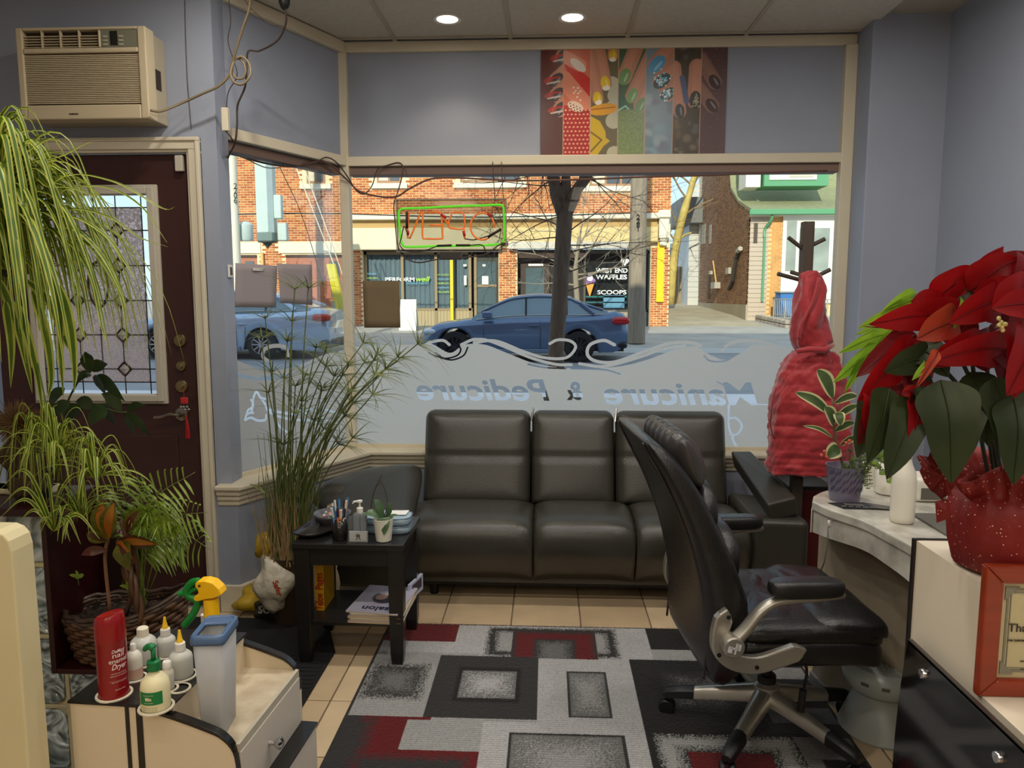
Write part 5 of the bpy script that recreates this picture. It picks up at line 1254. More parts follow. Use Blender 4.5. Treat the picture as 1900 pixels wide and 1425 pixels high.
r = RB(1.02, 1.55, .78, 1.30); blk(r, BK); fuzz(RB(1.04, 1.5, .80, 1.3), G_, .04); fuzz(RB(1.10, 1.44, .86, 1.25), CH, .05); blk(RB(1.14, 1.40, .90, 1.2), RD)
blk(RB(1.5, 1.69, .80, 1.05), MG); blk(RB(1.55, 1.69, .92, 1.3), BK)
for k in range(6):
    y0 = 1.3+.15*k; blk(RB(.1*k % .6, .4+.1*k % .6, y0, y0+.12), [CH, RD, MG][k % 3]); blk(RB(1.0, 1.5, y0, y0+.1), [MG, CH, LG][k % 3])
edge = np.minimum(np.minimum(rug.x, rug.w-rug.x), np.minimum(rug.y, rug.h-rug.y)); rug.put((edge < .008).astype(float), CH)
rug.c *= (.90+.2*np.random.RandomState(2).rand(740, 560))[..., None]*(.94+.12*((np.arange(740)//2) % 2))[:, None, None]
hz = np.random.RandomState(4).rand(740, 560)*.0022
rt = thing('patterned_rug', 'area rug with grey, black and dark red squares on the tiled floor', 'rug', (.15, 2.0, 0))
ro = rug.build('rug_pile', M('rug_wool', rough=.95, attr='Col', spec=.1, sheen=.2), Matrix.Translation((RX0, RY0, .010)), rt, zf=lambda x, y: hz)
MB().box(RX0-.004, RX1+.004, RY0-.004, RY1+.004, .001, .009).build('rug_backing', M('rug_backing', (40, 38, 36), .9), rt)
mat_ = thing('door_mat', 'black ribbed entrance mat between the door and the side table', 'mat', (-1.3, 2.3, 0))
m = MB().prism([(-2.1, 3.2), (-.98, 3.2), (-.86, 2.9), (-.86, 1.0), (-2.1, 1.0)], .001, .009); m.build('mat_base', M('mat_black', (22, 21, 20), .9, bump=.5, bscale=300), mat_, bevel=.002)
m = MB()
for k in range(60): m.box(-2.08, -.875, 1.02+k*.031, 1.035+k*.031, .009, .0115)
tag(m.build('mat_ribs', M('mat_black'), mat_), kind='stuff')
# ---------------------------------------------------------------- sofa
sf = thing('sofa_bed', 'black leather three-section sofa bed under the shop window', 'sofa', (.1, 3.5, 0))
SX = [-.645, -.083, .352, .925]
SE = [-.66, -.062, .41, .93]
for k in range(3):
    a, b = SX[k], SX[k+1]; w_ = b-a
    # back pad: upper and lower swell with a seam between, leaning back
    n, mm = 26, 26
    def prof(u, v, front):
        e = max(abs(2*u-1)**6, abs(2*v-1)**8); t = .055*(1-e)**.5
        seam = .018*math.exp(-((v-.52)/.02)**2)
        return t-seam if front else t*.8
    vs = []; fs = []
    for side in (1, 0):
        for j in range(mm+1):
            for i in range(n+1):
                u, v = i/n, j/mm
                uu = a+.004+(w_-.008)*u; z = .385+.465*v; 
                # rounded top corners
                cr = .045; du = max(0, cr-min(u, 1-u)*w_); dv = max(0, cr-(1-v)*.465); 
                d = math.hypot(du, dv)
                if d > cr and du > 0 and dv > 0:
                    s_ = cr/d; z = .85-cr+dv*s_ if v > .5 else z; uu = (a+.004+cr-du*s_) if u < .5 else (b-.004-cr+du*s_)
                y = 3.80+(z-.385)*.30
                y += -prof(u, v, 1) if side else prof(u, v, 0)+.02
                vs.append((uu, y, z))
    N1 = n+1; S_ = (mm+1)*N1
    for j in range(mm):
        for i in range(n):
            q = j*N1+i; fs.append((q, q+1, q+N1+1, q+N1)); fs.append((S_+q, S_+q+N1, S_+q+N1+1, S_+q+1))
    for i in range(n): fs.append((i, S_+i, S_+i+1, i+1)); q = mm*N1+i; fs.append((q, q+1, S_+q+1, S_+q))
    for j in range(mm): q = j*N1; fs.append((q, q+N1, S_+q+N1, S_+q)); q = j*N1+n; fs.append((q, S_+q, S_+q+N1, q+N1))
    MB().add(vs, fs).build('back_cushion', leather, sf, smooth=True, ang=60)
    # seat pad with a rolled front edge
    a, b = SE[k]+.004, SE[k+1]-.004; vs = []; fs = []; nn = 22
    pth = [(3.83, .375), (3.78, .405), (3.70, .425), (3.58, .432), (3.46, .428), (3.39, .412), (3.35, .38), (3.345, .33), (3.352, .28), (3.37, .235), (3.40, .18), (3.44, .13)]
    for (y, z) in pth:
        for i in range(nn+1):
            u = i/nn; e = abs(2*u-1)**6; vs.append((a+(b-a)*u, y+e*.016, z-e*.028))
    for j in range(len(pth)-1):
        for i in range(nn): q = j*(nn+1)+i; fs.append((q, q+1, q+nn+2, q+nn+1))
    MB().add(vs, fs).build('seat_cushion', leather, sf, smooth='all', solid=.012)
MB().box(-.60, .88, 3.915, 3.935, .30, .74).build('back_frame', black, sf)
MB().box(-.65, .92, 3.47, 3.90, .07, .36).build('base_frame', M('sofa_base', (26, 24, 22), .7), sf, bevel=.01)
MB().box(-.60, .90, 3.44, 3.46, .10, .36).build('base_front', leather, sf)
for (x, y) in ((-.55, 3.55), (.82, 3.55), (-.55, 3.84), (.82, 3.84)): MB().lathe([(.02, 0), (.026, .07)], (x, y, 0), 12).build('leg', black, sf)
for x in (SX[1], SX[2]): MB().tube([(x, 3.90, .80), (x+.01, 3.92, .87)], .006, 6).build('hinge_clip', chrome, sf)
# arms: folding flaps; left lies low and rounded, right is raised
def flap(name, P, th, lab=None):
    """P: outline (list of 3D points, convex), padded thickness"""
    m = MB(); c = sum((V(p) for p in P), V())/len(P); n_ = (V(P[1])-V(P[0])).cross(V(P[-1])-V(P[0])).normalized()
    rings = []
    for s_, h in ((.55, .5), (.8, .47), (.93, .36), (1.0, .12), (1.0, -.12), (.93, -.36), (.8, -.47), (.5, -.5)):
        rings.append([c+(V(p)-c)*s_+n_*th*h for p in P])
    m.loft(rings); return m.build(name, leather, sf, smooth='all', label=lab)
def rpoly(P, n=6): return bezier(P+[P[0]], n)[:-1]
la = [aY(582, 935, 3.42), aY(600, 905, 3.50), aY(640, 885, 3.66), aY(700, 872, 3.78), aY(768, 866, 3.82), aY(782, 880, 3.78), aY(770, 945, 3.5), aY(758, 975, 3.38), aY(640, 975, 3.3)]
flap('armrest', rpoly(la, 4), .10, 'low rounded left armrest flap')
MB().prism([(-1.06, 3.36), (-.66, 3.36), (-.66, 3.84), (-.98, 3.72)], .09, .36).build('arm_body', leather, sf, bevel=.03, seg=4)
ra = [aY(1355, 836, 3.86), aY(1393, 836, 3.86), aY(1478, 922, 3.42), aY(1424, 936, 3.40)]
m = MB(); n_ = V((.25, .1, -1)).normalized()*.09
m.add(ra+[p+n_ for p in ra], [(0, 1, 2, 3), (7, 6, 5, 4), (0, 4, 5, 1), (1, 5, 6, 2), (2, 6, 7, 3), (3, 7, 4, 0)]); m.build('armrest', leather, sf, bevel=.012, seg=3, label='sloping right armrest with shiny flat top')
m = MB().prism([(.935, 3.39), (1.19, 3.37), (1.19, 3.80), (.935, 3.88)], .08, .44); m.build('arm_body', leather, sf, bevel=.03, seg=4)
# dark red box behind the arm
q = aY(1395, 850, 3.95); rb = thing('dark_red_case', 'dark red box standing behind the right sofa arm under the coat', 'box', (1.32, 3.86, 0))
q0, q1 = aY(1408, 925, 3.74), aY(1480, 868, 3.74); MB().box(1.20, 1.40, 3.70, 4.0, .0, .50).build('case_body', M('case_red', (92, 28, 30), .4), rb, bevel=.01); MB().box(1.19, 1.41, 3.69, 4.01, .50, .52).build('case_lid', M('case_lid', (30, 26, 28), .4), rb, bevel=.006)
# black bag on the floor right of the sofa
bg_ = thing('black_bag', 'black bag slumped on the floor beside the sofa and the marble desk', 'bag', (1.33, 3.2, 0))
MB().pillow((1.34, 3.22, .17), .14, .12, .17, .6, .8).build('bag_body', M('bag_black', (30, 30, 32), .6, bump=.6, bscale=25), bg_, smooth='all'); MB().tube(bezier([(1.26, 3.18, .28), (1.3, 3.15, .40), (1.38, 3.15, .40), (1.42, 3.2, .28)], 5), .008, 6).build('strap', black, bg_)
# ---------------------------------------------------------------- side table
tb_m = M('table_black', (30, 28, 27), .3, spec=.6, var=.1, scale=4)
TT = .50; f0, f1 = aZ(545, 1012, TT), aZ(757, 1015, TT); b0, b1 = aZ(575, 965, TT), aZ(791, 962, TT)
tb = thing('side_table', 'black square side table with lower shelf in front of the sofa', 'table', ((f0.x+f1.x)/2, (f0.y+b0.y)/2, 0))
tx0, tx1, ty0, ty1 = -.985, -.548, 2.78, 3.16
MB().box(tx0, tx1, ty0, ty1, TT-.022, TT).build('tabletop', tb_m, tb, bevel=.002)
MB().box(tx0+.02, tx1-.02, ty0+.015, ty0+.03, TT-.09, TT-.022).box(tx0+.02, tx1-.02, ty1-.03, ty1-.015, TT-.09, TT-.022).box(tx0+.015, tx0+.03, ty0+.02, ty1-.02, TT-.09, TT-.022).box(tx1-.03, tx1-.015, ty0+.02, ty1-.02, TT-.09, TT-.022).build('apron', tb_m, tb)
for sx in (0, 1):
    for sy in (0, 1):
        x = tx0+.035 if sx == 0 else tx1-.035; y = ty0+.035 if sy == 0 else ty1-.035
        m = MB().loft([[V((x+a*w_, y+b*w_, z)) for a, b in ((-1, -1), (1, -1), (1, 1), (-1, 1))] for z, w_ in ((0, .020), (.06, .026), (TT-.022, .030))]); m.build('leg', tb_m, tb, bevel=.002)
MB().box(tx0+.03, tx1-.03, ty0+.03, ty1-.03, .158, .176).build('shelf', tb_m, tb, bevel=.002)
tz = TT
def onT(px, py, z=TT): return aZ(px, py, z)
# dish (dark leaf tray) and bowl of candies
d_ = onT(590, 1000); dt = thing('leaf_dish', 'dark curved leaf-shaped dish at the left edge of the side table', 'dish', (d_.x+.02, d_.y, tz))
pts = [onT(540, 998), onT(560, 985), onT(585, 968), onT(600, 972), onT(625, 985), onT(616, 992), onT(590, 1001), onT(560, 1003)]
c_ = sum(pts, V())/8; m = MB(); rings = []
for s_, h in ((.25, .006), (.6, .007), (.92, .014), (1.0, .024), (1.0, .021), (.92, .010), (.6, .002), (.2, .0005)): rings.append([c_+(p-c_)*s_+V((0, 0, h)) for p in rpoly(pts, 3)])
m.loft(rings).build('dish_body', M('dish_dark', (44, 40, 38), .25), dt, smooth='all')
b_ = onT(617, 973); bw_ = thing('candy_bowl', 'round dark bowl of wrapped candies behind the pens', 'bowl', (b_.x, b_.y, tz))
MB().lathe([(.035, 0), (.05, .01), (.072, .04), (.078, .052), (.074, .052), (.066, .04), (.045, .014), (.001, .012)], seg=32, close=False).build('bowl_body', M('bowl_grey', (92, 92, 98), .2), bw_, smooth='all', local=True)
rnd = random.Random(3)
for k in range(14):
    a = rnd.uniform(0, 6.28); rr_ = rnd.uniform(0, .045); col = [(210, 190, 180), (190, 110, 90), (200, 205, 210), (150, 160, 175)][k % 4]
    cd = thing('candy', 'small wrapped candy in the dark bowl on the side table', 'candy', (b_.x+rr_*cos(a), b_.y+rr_*sin(a), tz+.035+.006*(k % 3)), group='wrapped candies in the bowl')
    m = MB().pillow((0, 0, 0), .010, .006, .005, .8, .8, 12, 6); m.add([(-.010, 0, 0), (-.018, -.005, .002), (-.018, .005, .001)], [(0, 1, 2)]); m.add([(.010, 0, 0), (.018, -.005, .002), (.018, .005, .001)], [(0, 2, 1)])
    o = m.build('candy_wrap', M('candy%d' % (k % 4), col, .25), cd, smooth='all', local=True); cd.rotation_euler = (0, 0, a*2)
# pen cup
p_ = onT(631, 1000); pc = thing('pen_cup', 'dark glass cup full of pens on the side table', 'cup', (p_.x, p_.y, tz))
MB().lathe([(.026, 0), (.030, .004), (.033, .085), (.030, .085), (.027, .008), (.001, .008)], seg=24, close=False).build('cup_body', M('cup_dark', (42, 38, 36), .15, trans=.3), pc, smooth='all', local=True)
for k in range(15):
    a = k*2.4; r1 = .010+.010*((k*7) % 3)/2; r2 = .026+.016*((k*5) % 4)/3; h = .125+.03*((k*3) % 5)/4
    col = [(90, 170, 195), (70, 100, 170), (230, 130, 60), (60, 60, 66), (70, 150, 120), (200, 200, 205), (226, 110, 40), (110, 150, 200)][k % 8]
    labs = ['teal pen', 'dark blue pen', 'orange pen', 'black pen', 'green pen', 'silver pen', 'bright orange pen', 'light blue pen']
    pn = thing('pen', labs[k % 8]+' leaning '+('left' if cos(a) < -.35 else 'right' if cos(a) > .35 else 'forward' if sin(a) < 0 else 'back')+' in the dark pen cup'+(', shorter one' if k > 7 else ''), 'pen', (p_.x, p_.y, tz), group='pens in the pen cup')
    A0, A1 = V((r1*cos(a), r1*sin(a), .010)), V((r2*cos(a), r2*sin(a), h)); md = A0.lerp(A1, .72)
    MB().tube([A0, A1], .0042, 8).build('barrel', M('pen%d' % (k % 8), col, .35), pn, smooth=True, local=True); MB().tube([md, A1+(A1-A0)*.02], .005, 8).build('cap', M('pencap%d' % (k % 3), [(60, 120, 160), (220, 200, 180), (40, 44, 60)][k % 3], .35), pn, smooth=True, local=True)
# sanitizer bottle in acrylic holder
s_ = onT(666, 1005); sz = thing('sanitizer_bottle', 'clear pump bottle of hand sanitizer standing behind the small sign', 'bottle', (s_.x, s_.y+.025, tz))
clr = M('clear_plastic', (225, 232, 235), .08, trans=.85, ior=1.2)
MB().pillow((0, 0, .055), .028, .018, .055, .35, .35, 24, 12).build('bottle_body', clr, sz, smooth='all', local=True)
MB().lathe([(.012, .108), (.013, .128), (.010, .130), (.004, .132), (.004, .150), (.011, .151), (.011, .158), (.002, .160)], seg=16).tube([(0, 0, .155), (-.022, -.004, .153), (-.026, -.005, .146)], [.0045, .004, .003], 8).build('pump', white, sz, smooth=True, local=True)
MB().tube([(0, 0, .01), (0, 0, .11)], .002, 6).build('dip_tube', white, sz, local=True)
sg = thing('acrylic_sign', 'small clear acrylic block sign with black symbol in front of the sanitizer', 'sign', (s_.x, s_.y-.004, tz))
MB().box(-.037, .037, -.006, .006, .0, .043).build('block', M('acrylic_block', (200, 205, 205), .08, trans=.5), sg, local=True, bevel=.002); MB().box(-.033, .033, -.0075, -.0065, .006, .040).build('card', M('card_grey', (176, 178, 172), .6), sg, local=True)
o = MB().tube(bezier([(-.008, -.009, .012), (-.002, -.009, .022), (-.006, -.009, .03), (.0, -.009, .034), (.006, -.009, .03), (.004, -.009, .02), (.01, -.009, .013)], 4), .0013, 5).tube([(-.009, -.009, .027), (.009, -.009, .027)], .0012, 5).build('symbol', black, sg, local=True)
# round tins stacked
c_ = onT(722, 985); 
for k in range(2):
    tn = thing('round_tin', ['pale blue grey rounded tray, lower of the two on the side table', 'pale blue grey rounded tray, upper of the two on the side table'][k], 'tray', (c_.x, c_.y+.01, tz+.034*k), group='stacked trays on the side table')
    X = Matrix.Identity(4)
    MB().pillow((0, 0, .016), .092, .062, .016, .55, .2, 40, 8).build('tray_body', M('tin_blue', (158, 182, 196), .3, metal=.2), tn, smooth='all', local=True); MB().tube([V((.092*math.copysign(abs(cos(t*pi/20))**.55, cos(t*pi/20)), .062*math.copysign(abs(sin(t*pi/20))**.55, sin(t*pi/20)), .030)) for t in range(41)], .002, 6, caps=False).build('rim', M('tin_rim', (110, 130, 150), .3, .4), tn, smooth='all', local=True)
pp = thing('folded_leaflet', 'small white leaflet lying on the pale trays', 'leaflet', (c_.x+.02, c_.y+.02, tz+.069)); MB().add([(-.03, -.03, .001), (.05, -.025, .001), (.055, .03, .004), (-.02, .03, .002)], [(0, 1, 2, 3)]).build('sheet', notice, pp, local=True, solid=.0006)
# orchid
o_ = onT(712, 1003); orc = thing('potted_orchid', 'small orchid with two broad leaves in a white pot on the side table', 'potted plant', (o_.x, o_.y, tz))
MB().lathe([(.026, 0), (.030, .003), (.039, .085), (.040, .090), (.037, .090), (.034, .075), (.001, .074)], seg=32, close=False).build('pot', M('pot_white', (222, 220, 205), .4), orc, smooth=True, local=True, ang=30)
MB().lathe([(.001, .078), (.034, .078)], seg=16, close=False).build('moss', M('moss_brown', (86, 66, 46), .9, bump=1, bscale=200), orc, local=True)
og = leafmat('orchid_leaf', (66, 92, 62), (92, 118, 84), .15, .3)
def blade(pts, wmax, side=(0, 0, 1), n=5, shape=None, fold=.25):
    P_ = bezier(pts, n); k = len(P_); w_ = [wmax*(sin(pi*min(1, (i+.6)/(k-.4)))**.75) for i in range(k)] if not shape else [wmax*shape(i/(k-1)) for i in range(k)]
    w_[-1] = .0005; return P_, w_
for pts, wm, sd in (([(0, 0, .078), (-.02, -.01, .105), (-.05, -.02, .115), (-.075, -.02, .108)], .019, (.2, 1, .5)), ([(0, 0, .078), (.005, -.02, .10), (.012, -.035, .075), (.01, -.04, .035)], .022, (1, 0, .1)), ([(0, 0, .08), (-.01, .0, .12), (-.02, .0, .15), (-.032, .0, .165)], .015, (.8, .5, .3)), ([(0, 0, .08), (.02, 0, .11), (.024, 0, .14), (.02, 0, .155)], .013, (.5, .5, 0)), ([(0, 0, .08), (.03, .01, .10), (.06, .01, .10)], .010, (0, 1, .4))):
    P_, w_ = blade(pts, wm); MB().strip(P_, w_, sd, .2).build('leaf', og, orc, smooth='all', local=True, fixn=False)
for pts in ([(0, 0, .08), (.018, 0, .15), (.008, .005, .20), (-.012, .01, .245)], [(-.008, .008, .235), (-.015, .005, .222), (-.03, .0, .218)], [(-.05, .01, .13), (-.04, .01, .18), (-.02, .01, .23), (-.004, .01, .26)]):
    MB().tube(bezier(pts, 4), [.002]*(4*(len(pts)-1)+1), 6).build('flower_stem', M('stem_dark', (58, 52, 40), .6), orc, smooth='all', local=True)
# shelf contents
def sheet_box(nm, parent, x0, x1, y0, y1, z0, z1, mat, rz=0, c=(0, 0)):
    X = Matrix.Translation((c[0], c[1], 0)) @ Matrix.Rotation(rz, 4, 'Z'); return MB().box(x0, x1, y0, y1, z0, z1, X).build(nm, mat, parent, local=True)
mx, my = -.665, 2.93; zz = .176
for k in range(7):
    top = k == 6
    mg = thing('magazine', 'lilac salon magazine with a portrait cover, topmost on the table shelf' if top else ['bottom', 'second', 'third', 'fourth', 'fifth', 'sixth', ''][k]+(' magazine' if k == 0 else ' magazine from the bottom')+' of the pile on the table shelf', 'magazine', (mx+.004*(k % 3), my, zz+.0065*k), rz=(-.06 if not top else -.12)+.02*(k % 3), group='magazines on the table shelf')
    MB().box(-.105, .105, -.135, .135, 0, .0058).build('pages', M('pages', (200, 185, 160), .8), mg, local=True); MB().box(-.107, .107, -.137, .137, .0055, .0063).build('cover', M('cover_lilac', (186, 182, 200), .35) if top else M('cover_%d' % (k % 3), [(190, 150, 110), (150, 150, 160), (200, 190, 170)][k % 3], .4), mg, local=True)
    if top:
        X = world_of(mg) @ frame(V((.0, -.078, .0066)), (-1, 0, 0), (0, -1, 0)); text_part('salon', .055, M('ink_blue', (40, 44, 80), .5), X, mg, 'title', offset=.001)
        c3 = Canvas(.11, .15, 90, 120, (.72, .70, .78)); c3.put(c3.ell(.055, .08, .045, .055, .4, soft=.2), (.2, .18, .22)); c3.put(c3.ell(.068, .07, .024, .03, 0, soft=.3), (.75, .6, .55)); c3.put(c3.ell(.05, .03, .04, .02, 0, soft=.4), (.88, .86, .9)); c3.build('cover_portrait', M('cover_print', rough=.35, attr='Col'), world_of(mg) @ frame(V((.055, .09, .0067)), (-1, 0, 0), (0, -1, 0)), mg)
mg = thing('magazine', 'magazine leaning upright behind the right leg of the side table', 'magazine', (-.562, 3.08, .176), rz=1.35); MB().box(-.06, .08, -.006, .006, 0, .07).build('pages', M('cover_pale', (190, 195, 215), .4), mg, local=True); MB().box(-.04, .06, -.008, -.006, .02, .06).build('cover_portrait', M('cover_dark', (70, 60, 70), .4), mg, local=True)
yb_ = thing('yellow_box', 'yellow box with red lettering standing at the left of the table shelf', 'box', (-.925, 3.0, .176)); MB().box(-.012, .022, -.09, .06, 0, .20).build('box_body', M('yellow_card', (210, 158, 24), .5), yb_, local=True, bevel=.001)
for k, t in enumerate(('Yellow', 'Pages')): text_part(t, .045, M('print_red', (170, 50, 20), .5), frame(V((-.913+.006, 2.909, .215+.085*k)), (0, 0, 1), (-1, 0, 0)), yb_, offset=.0008, fit=.07)
# ---------------------------------------------------------------- soil bags behind the table
bagm = M('soil_bag_yellow', (196, 162, 40), .4, col2=(120, 92, 30), scale=9, bump=.6, bscale=25); bagw = M('soil_bag_clear', (188, 180, 160), .3, var=.2, scale=12, bump=.9, bscale=30); bagk = M('soil_bag_black', (48, 40, 30), .4, bump=.5, bscale=20)
def crumple(name, c, h, mat, parent, seed, top=None):
    rnd = random.Random(seed); m = MB().pillow((0, 0, 0), h[0], h[1], h[2], .7, .8, 56, 32)
    ph = [rnd.uniform(0, 6) for _ in range(6)]
    m.v = [(x+h[0]*.10*sin(z/h[2]*5+ph[0]+y/h[1]*3), y+h[1]*.10*sin(x/h[0]*4+ph[1]), z+h[2]*.10*sin(x/h[0]*5+ph[2])*cos(y/h[1]*4+ph[3])) for x, y, z in m.v]
    m.v = [tuple(V(p)+V(p).normalized()*min(h)*.42*noise.noise(V(p)*16+V((seed, 0, 0)))) for p in m.v]
    if top: m.v = [(x*(1-.75*max(0, z/h[2])**1.0)+top*max(0, z/h[2])**2, y*(1-.7*max(0, z/h[2])), z) for x, y, z in m.v]
    m.v = [(x+c[0], y+c[1], z+c[2]) for x, y, z in m.v]; return m.build(name, mat, parent, smooth='all')
q = aZ(505, 1150, 0)
sb1 = thing('soil_bag', 'yellow and black bag of potting soil lying on the floor behind the side table', 'bag', (q.x, q.y, 0))
crumple('bag_body', (q.x-.02, q.y+.10, .065), (.17, .11, .065), bagm, sb1, 3); crumple('bag_panel', (q.x-.01, q.y+.03, .055), (.07, .06, .05), bagk, sb1, 5)
text_part('SOIL', .045, M('print_white', (190, 185, 170), .5), frame(V((q.x+.0, q.y-.045, .05)), (1, 0, 0), (0, .2, 1)), sb1, offset=.001)
sb2 = thing('plastic_bag', 'clear and yellow plastic bag with red print standing on the soil bag', 'bag', (q.x+.03, q.y-.04, .1))
crumple('bag_body', (q.x+.045, q.y-.06, .22), (.085, .07, .135), bagw, sb2, 8, -.05); crumple('bag_top', (q.x+.0, q.y-.05, .36), (.035, .03, .06), bagm, sb2, 9); text_part('Safer', .035, M('print_red'), frame(V((q.x+.07, q.y-.135, .2)), (.3, 0, -1), (1, 0, .2)), sb2, offset=.0006)
sb3 = thing('soil_bag', 'white paper bag leaning beside the papyrus pot behind the side table', 'bag', (-.99, 3.22, 0)); crumple('bag_body', (-1.0, 3.24, .26), (.06, .05, .26), M('bag_paper', (190, 176, 150), .7, bump=.5, bscale=20), sb3, 12, .03)
# ---------------------------------------------------------------- curved marble table
marb = M('marble_grey', (184, 180, 168), .22, var=.3, scale=13, detail=8, spec=.6); marbd = M('marble_base', (150, 138, 118), .4, var=.14, scale=6, detail=8)
mt = thing('marble_nail_table', 'curved grey marble topped nail drying table along the right wall', 'table', (1.4, 2.4, 0))
inner = bezier([aZ(1507, 930, .75), aZ(1540, 945, .75), aZ(1600, 965, .75), aZ(1640, 985, .75), aZ(1690, 1012, .75), V((1.03, 1.98, .75)), V((.97, 1.78, .75))], 6)
back = [V((.98, 1.70, .75)), V((1.5, 1.68, .75)), V((1.94, 1.68, .75)), V((1.94, 2.86, .75)), V((1.2, 2.86, .75))]+bezier([aZ(1590, 903, .75), aZ(1555, 905, .75), aZ(1525, 912, .75), aZ(1509, 920, .75)], 4)
poly = [(p.x, p.y) for p in inner]+[(p.x, p.y) for p in back]
MB().prism(poly, .718, .75).build('tabletop', marb, mt, bevel=.006, seg=3)
# deep curved fascia under the top
fa = []; N_ = len(inner)
for i, p in enumerate(inner):
    u = i/(N_-1); fa.append((p.x+.006, p.y+.004, .64+.03*sin(pi*u)-.04*u))
m = MB(); vs = []
for (x, y, zb) in fa: vs += [(x, y, .717), (x, y, zb), (x+.03, y+.012, zb), (x+.03, y+.012, .717)]
fs = []
for i in range(N_-1):
    for k in range(4): k2 = (k+1) % 4; fs.append((i*4+k, i*4+k2, i*4+4+k2, i*4+4+k))
fs += [(0, 1, 2, 3), tuple((N_-1)*4+k for k in (3, 2, 1, 0))]
m.add(vs, fs).build('fascia', marb, mt, smooth=True, ang=40)
end = [aZ(1507, 930, .75), aZ(1509, 920, .75), aZ(1525, 912, .75), aZ(1555, 905, .75)]
m = MB(); 
for a, b in zip(end[:-1], end[1:]): m.add([(a.x, a.y, .717), (b.x, b.y, .717), (b.x, b.y, .64), (a.x, a.y, .64)], [(0, 1, 2, 3)])
m.build('end_fascia', marb, mt, solid=.004)
cp_ = [aZ(1522, 980, .64), V((1.05, 2.62, 0)), V((1.15, 2.35, 0)), V((1.22, 2.1, 0)), V((1.2, 1.85, 0)), V((1.12, 1.72, 0))]; cp_[0].z = 0
bs = bezier([V((1.0, 2.74, 0)), V((1.02, 2.62, 0)), V((1.12, 2.42, 0)), V((1.2, 2.2, 0)), V((1.22, 1.95, 0)), V((1.18, 1.74, 0))], 5)
MB().prism([(p.x, p.y) for p in bs]+[(1.9, 1.74), (1.9, 2.80), (1.05, 2.80)], .012, .66).build('base', marbd, mt)
MB().prism([(p.x-.012, p.y-.004) for p in bs]+[(1.9, 1.73), (1.9, 2.81), (1.04, 2.81)], 0, .05).build('plinth', M('plinth_grey', (140, 140, 142), .4), mt)
q0 = aZ(1715, 960, .751); 
m = MB().box(1.17, 1.34, 2.20, 2.42, .7505, .758); m.build('dryer_slot', M('slot_dark', (96, 92, 84), .5), mt, bevel=.002)
# things on the marble table
q = aZ(1590, 940, .751); pf = thing('brochure', 'black folded brochure with lettering lying on the marble table', 'brochure', (q.x, q.y, .751), rz=-.12)
MB().add([(-.085, .03, .001), (.03, .035, .006), (.06, -.03, .005), (-.05, -.035, .001)], [(0, 1, 2, 3)]).add([(.03, .035, .006), (.115, .01, .002), (.10, -.032, .002), (.06, -.03, .005)], [(0, 1, 2, 3)]).build('folded_sheet', M('brochure_black', (40, 40, 42), .25), pf, local=True, solid=.0015)
MB().box(-.04, .02, -.012, .014, .0055, .0062, Matrix.Rotation(.0, 4, 'Z')).build('print_block', M('brochure_grey', (88, 84, 80), .3), pf, local=True)
for k in range(5): MB().box(-.055+.022*k, -.040+.022*k, -.028, -.024, .0065, .0072).build('print_line', M('brochure_line', (130, 128, 122), .4), pf, local=True)
q = aZ(1673, 968, .751); wb = thing('white_water_bottle', 'matte white steel water bottle on the marble table', 'bottle', (q.x, q.y, .751))
MB().lathe([(.030, 0), (.035, .006), (.0355, .02), (.0355, .13), (.033, .155), (.022, .182), (.0185, .195), (.0185, .203)], seg=32).build('bottle_body', M('enamel_white', (226, 220, 205), .35), wb, smooth=True, local=True)
MB().lathe([(.0195, .205), (.0195, .234), (.015, .240), (.001, .241)], seg=24).build('screw_cap', M('enamel_white'), wb, smooth=True, local=True); MB().lathe([(.0188, .202), (.0188, .2055)], seg=24).build('neck_ring', M('ring_red', (150, 90, 80), .4), wb, local=True)
q = aZ(1632, 915, .751); wp = thing('white_canister', 'white cylinder canister behind the water bottle on the marble table', 'canister', (q.x+.03, q.y, .751)); MB().lathe([(.04, 0), (.045, .004), (.045, .10), (.042, .104), (.001, .105)], seg=28).build('canister_body', M('enamel_white'), wp, smooth=True, local=True)
wp = thing('nail_lamp', 'white boxy appliance behind the water bottle', 'appliance', (q.x+.12, q.y-.06, .751)); MB().box(-.05, .07, -.06, .06, 0, .085).build('lamp_shell', M('enamel_white'), wp, local=True, bevel=.015, seg=4); MB().box(-.035, .05, -.061, -.058, .01, .05).build('opening', M('slot_dark'), wp, local=True)
wirepx('phone_cord', [(1660, 968, 2.36), (1640, 968, 2.38), (1600, 950, 2.47), (1560, 952, 2.49), (1538, 975, 2.44), (1536, 1000, 2.42), (1530, 1040, 2.42), (1522, 1060, 2.45)], .0022, M('cord_grey', (96, 92, 88), .5), 'thin grey cord running over the edge of the marble table')
q = aY(1538, 972, 2.44); ci = thing('cord_switch', 'small inline switch on the cord at the marble edge', 'switch', q); MB().pillow((0, 0, 0), .006, .006, .012, .8, .8, 12, 8).build('switch_body', M('switch_white', (190, 186, 178), .4), ci, local=True, smooth='all')
wirepx('floor_cord', [(1500, 1242, 2.9), (1530, 1262, 2.84), (1565, 1270, 2.80), (1585, 1262, 2.84)], .003, dk, 'dark cord lying on the tiles below the marble table')
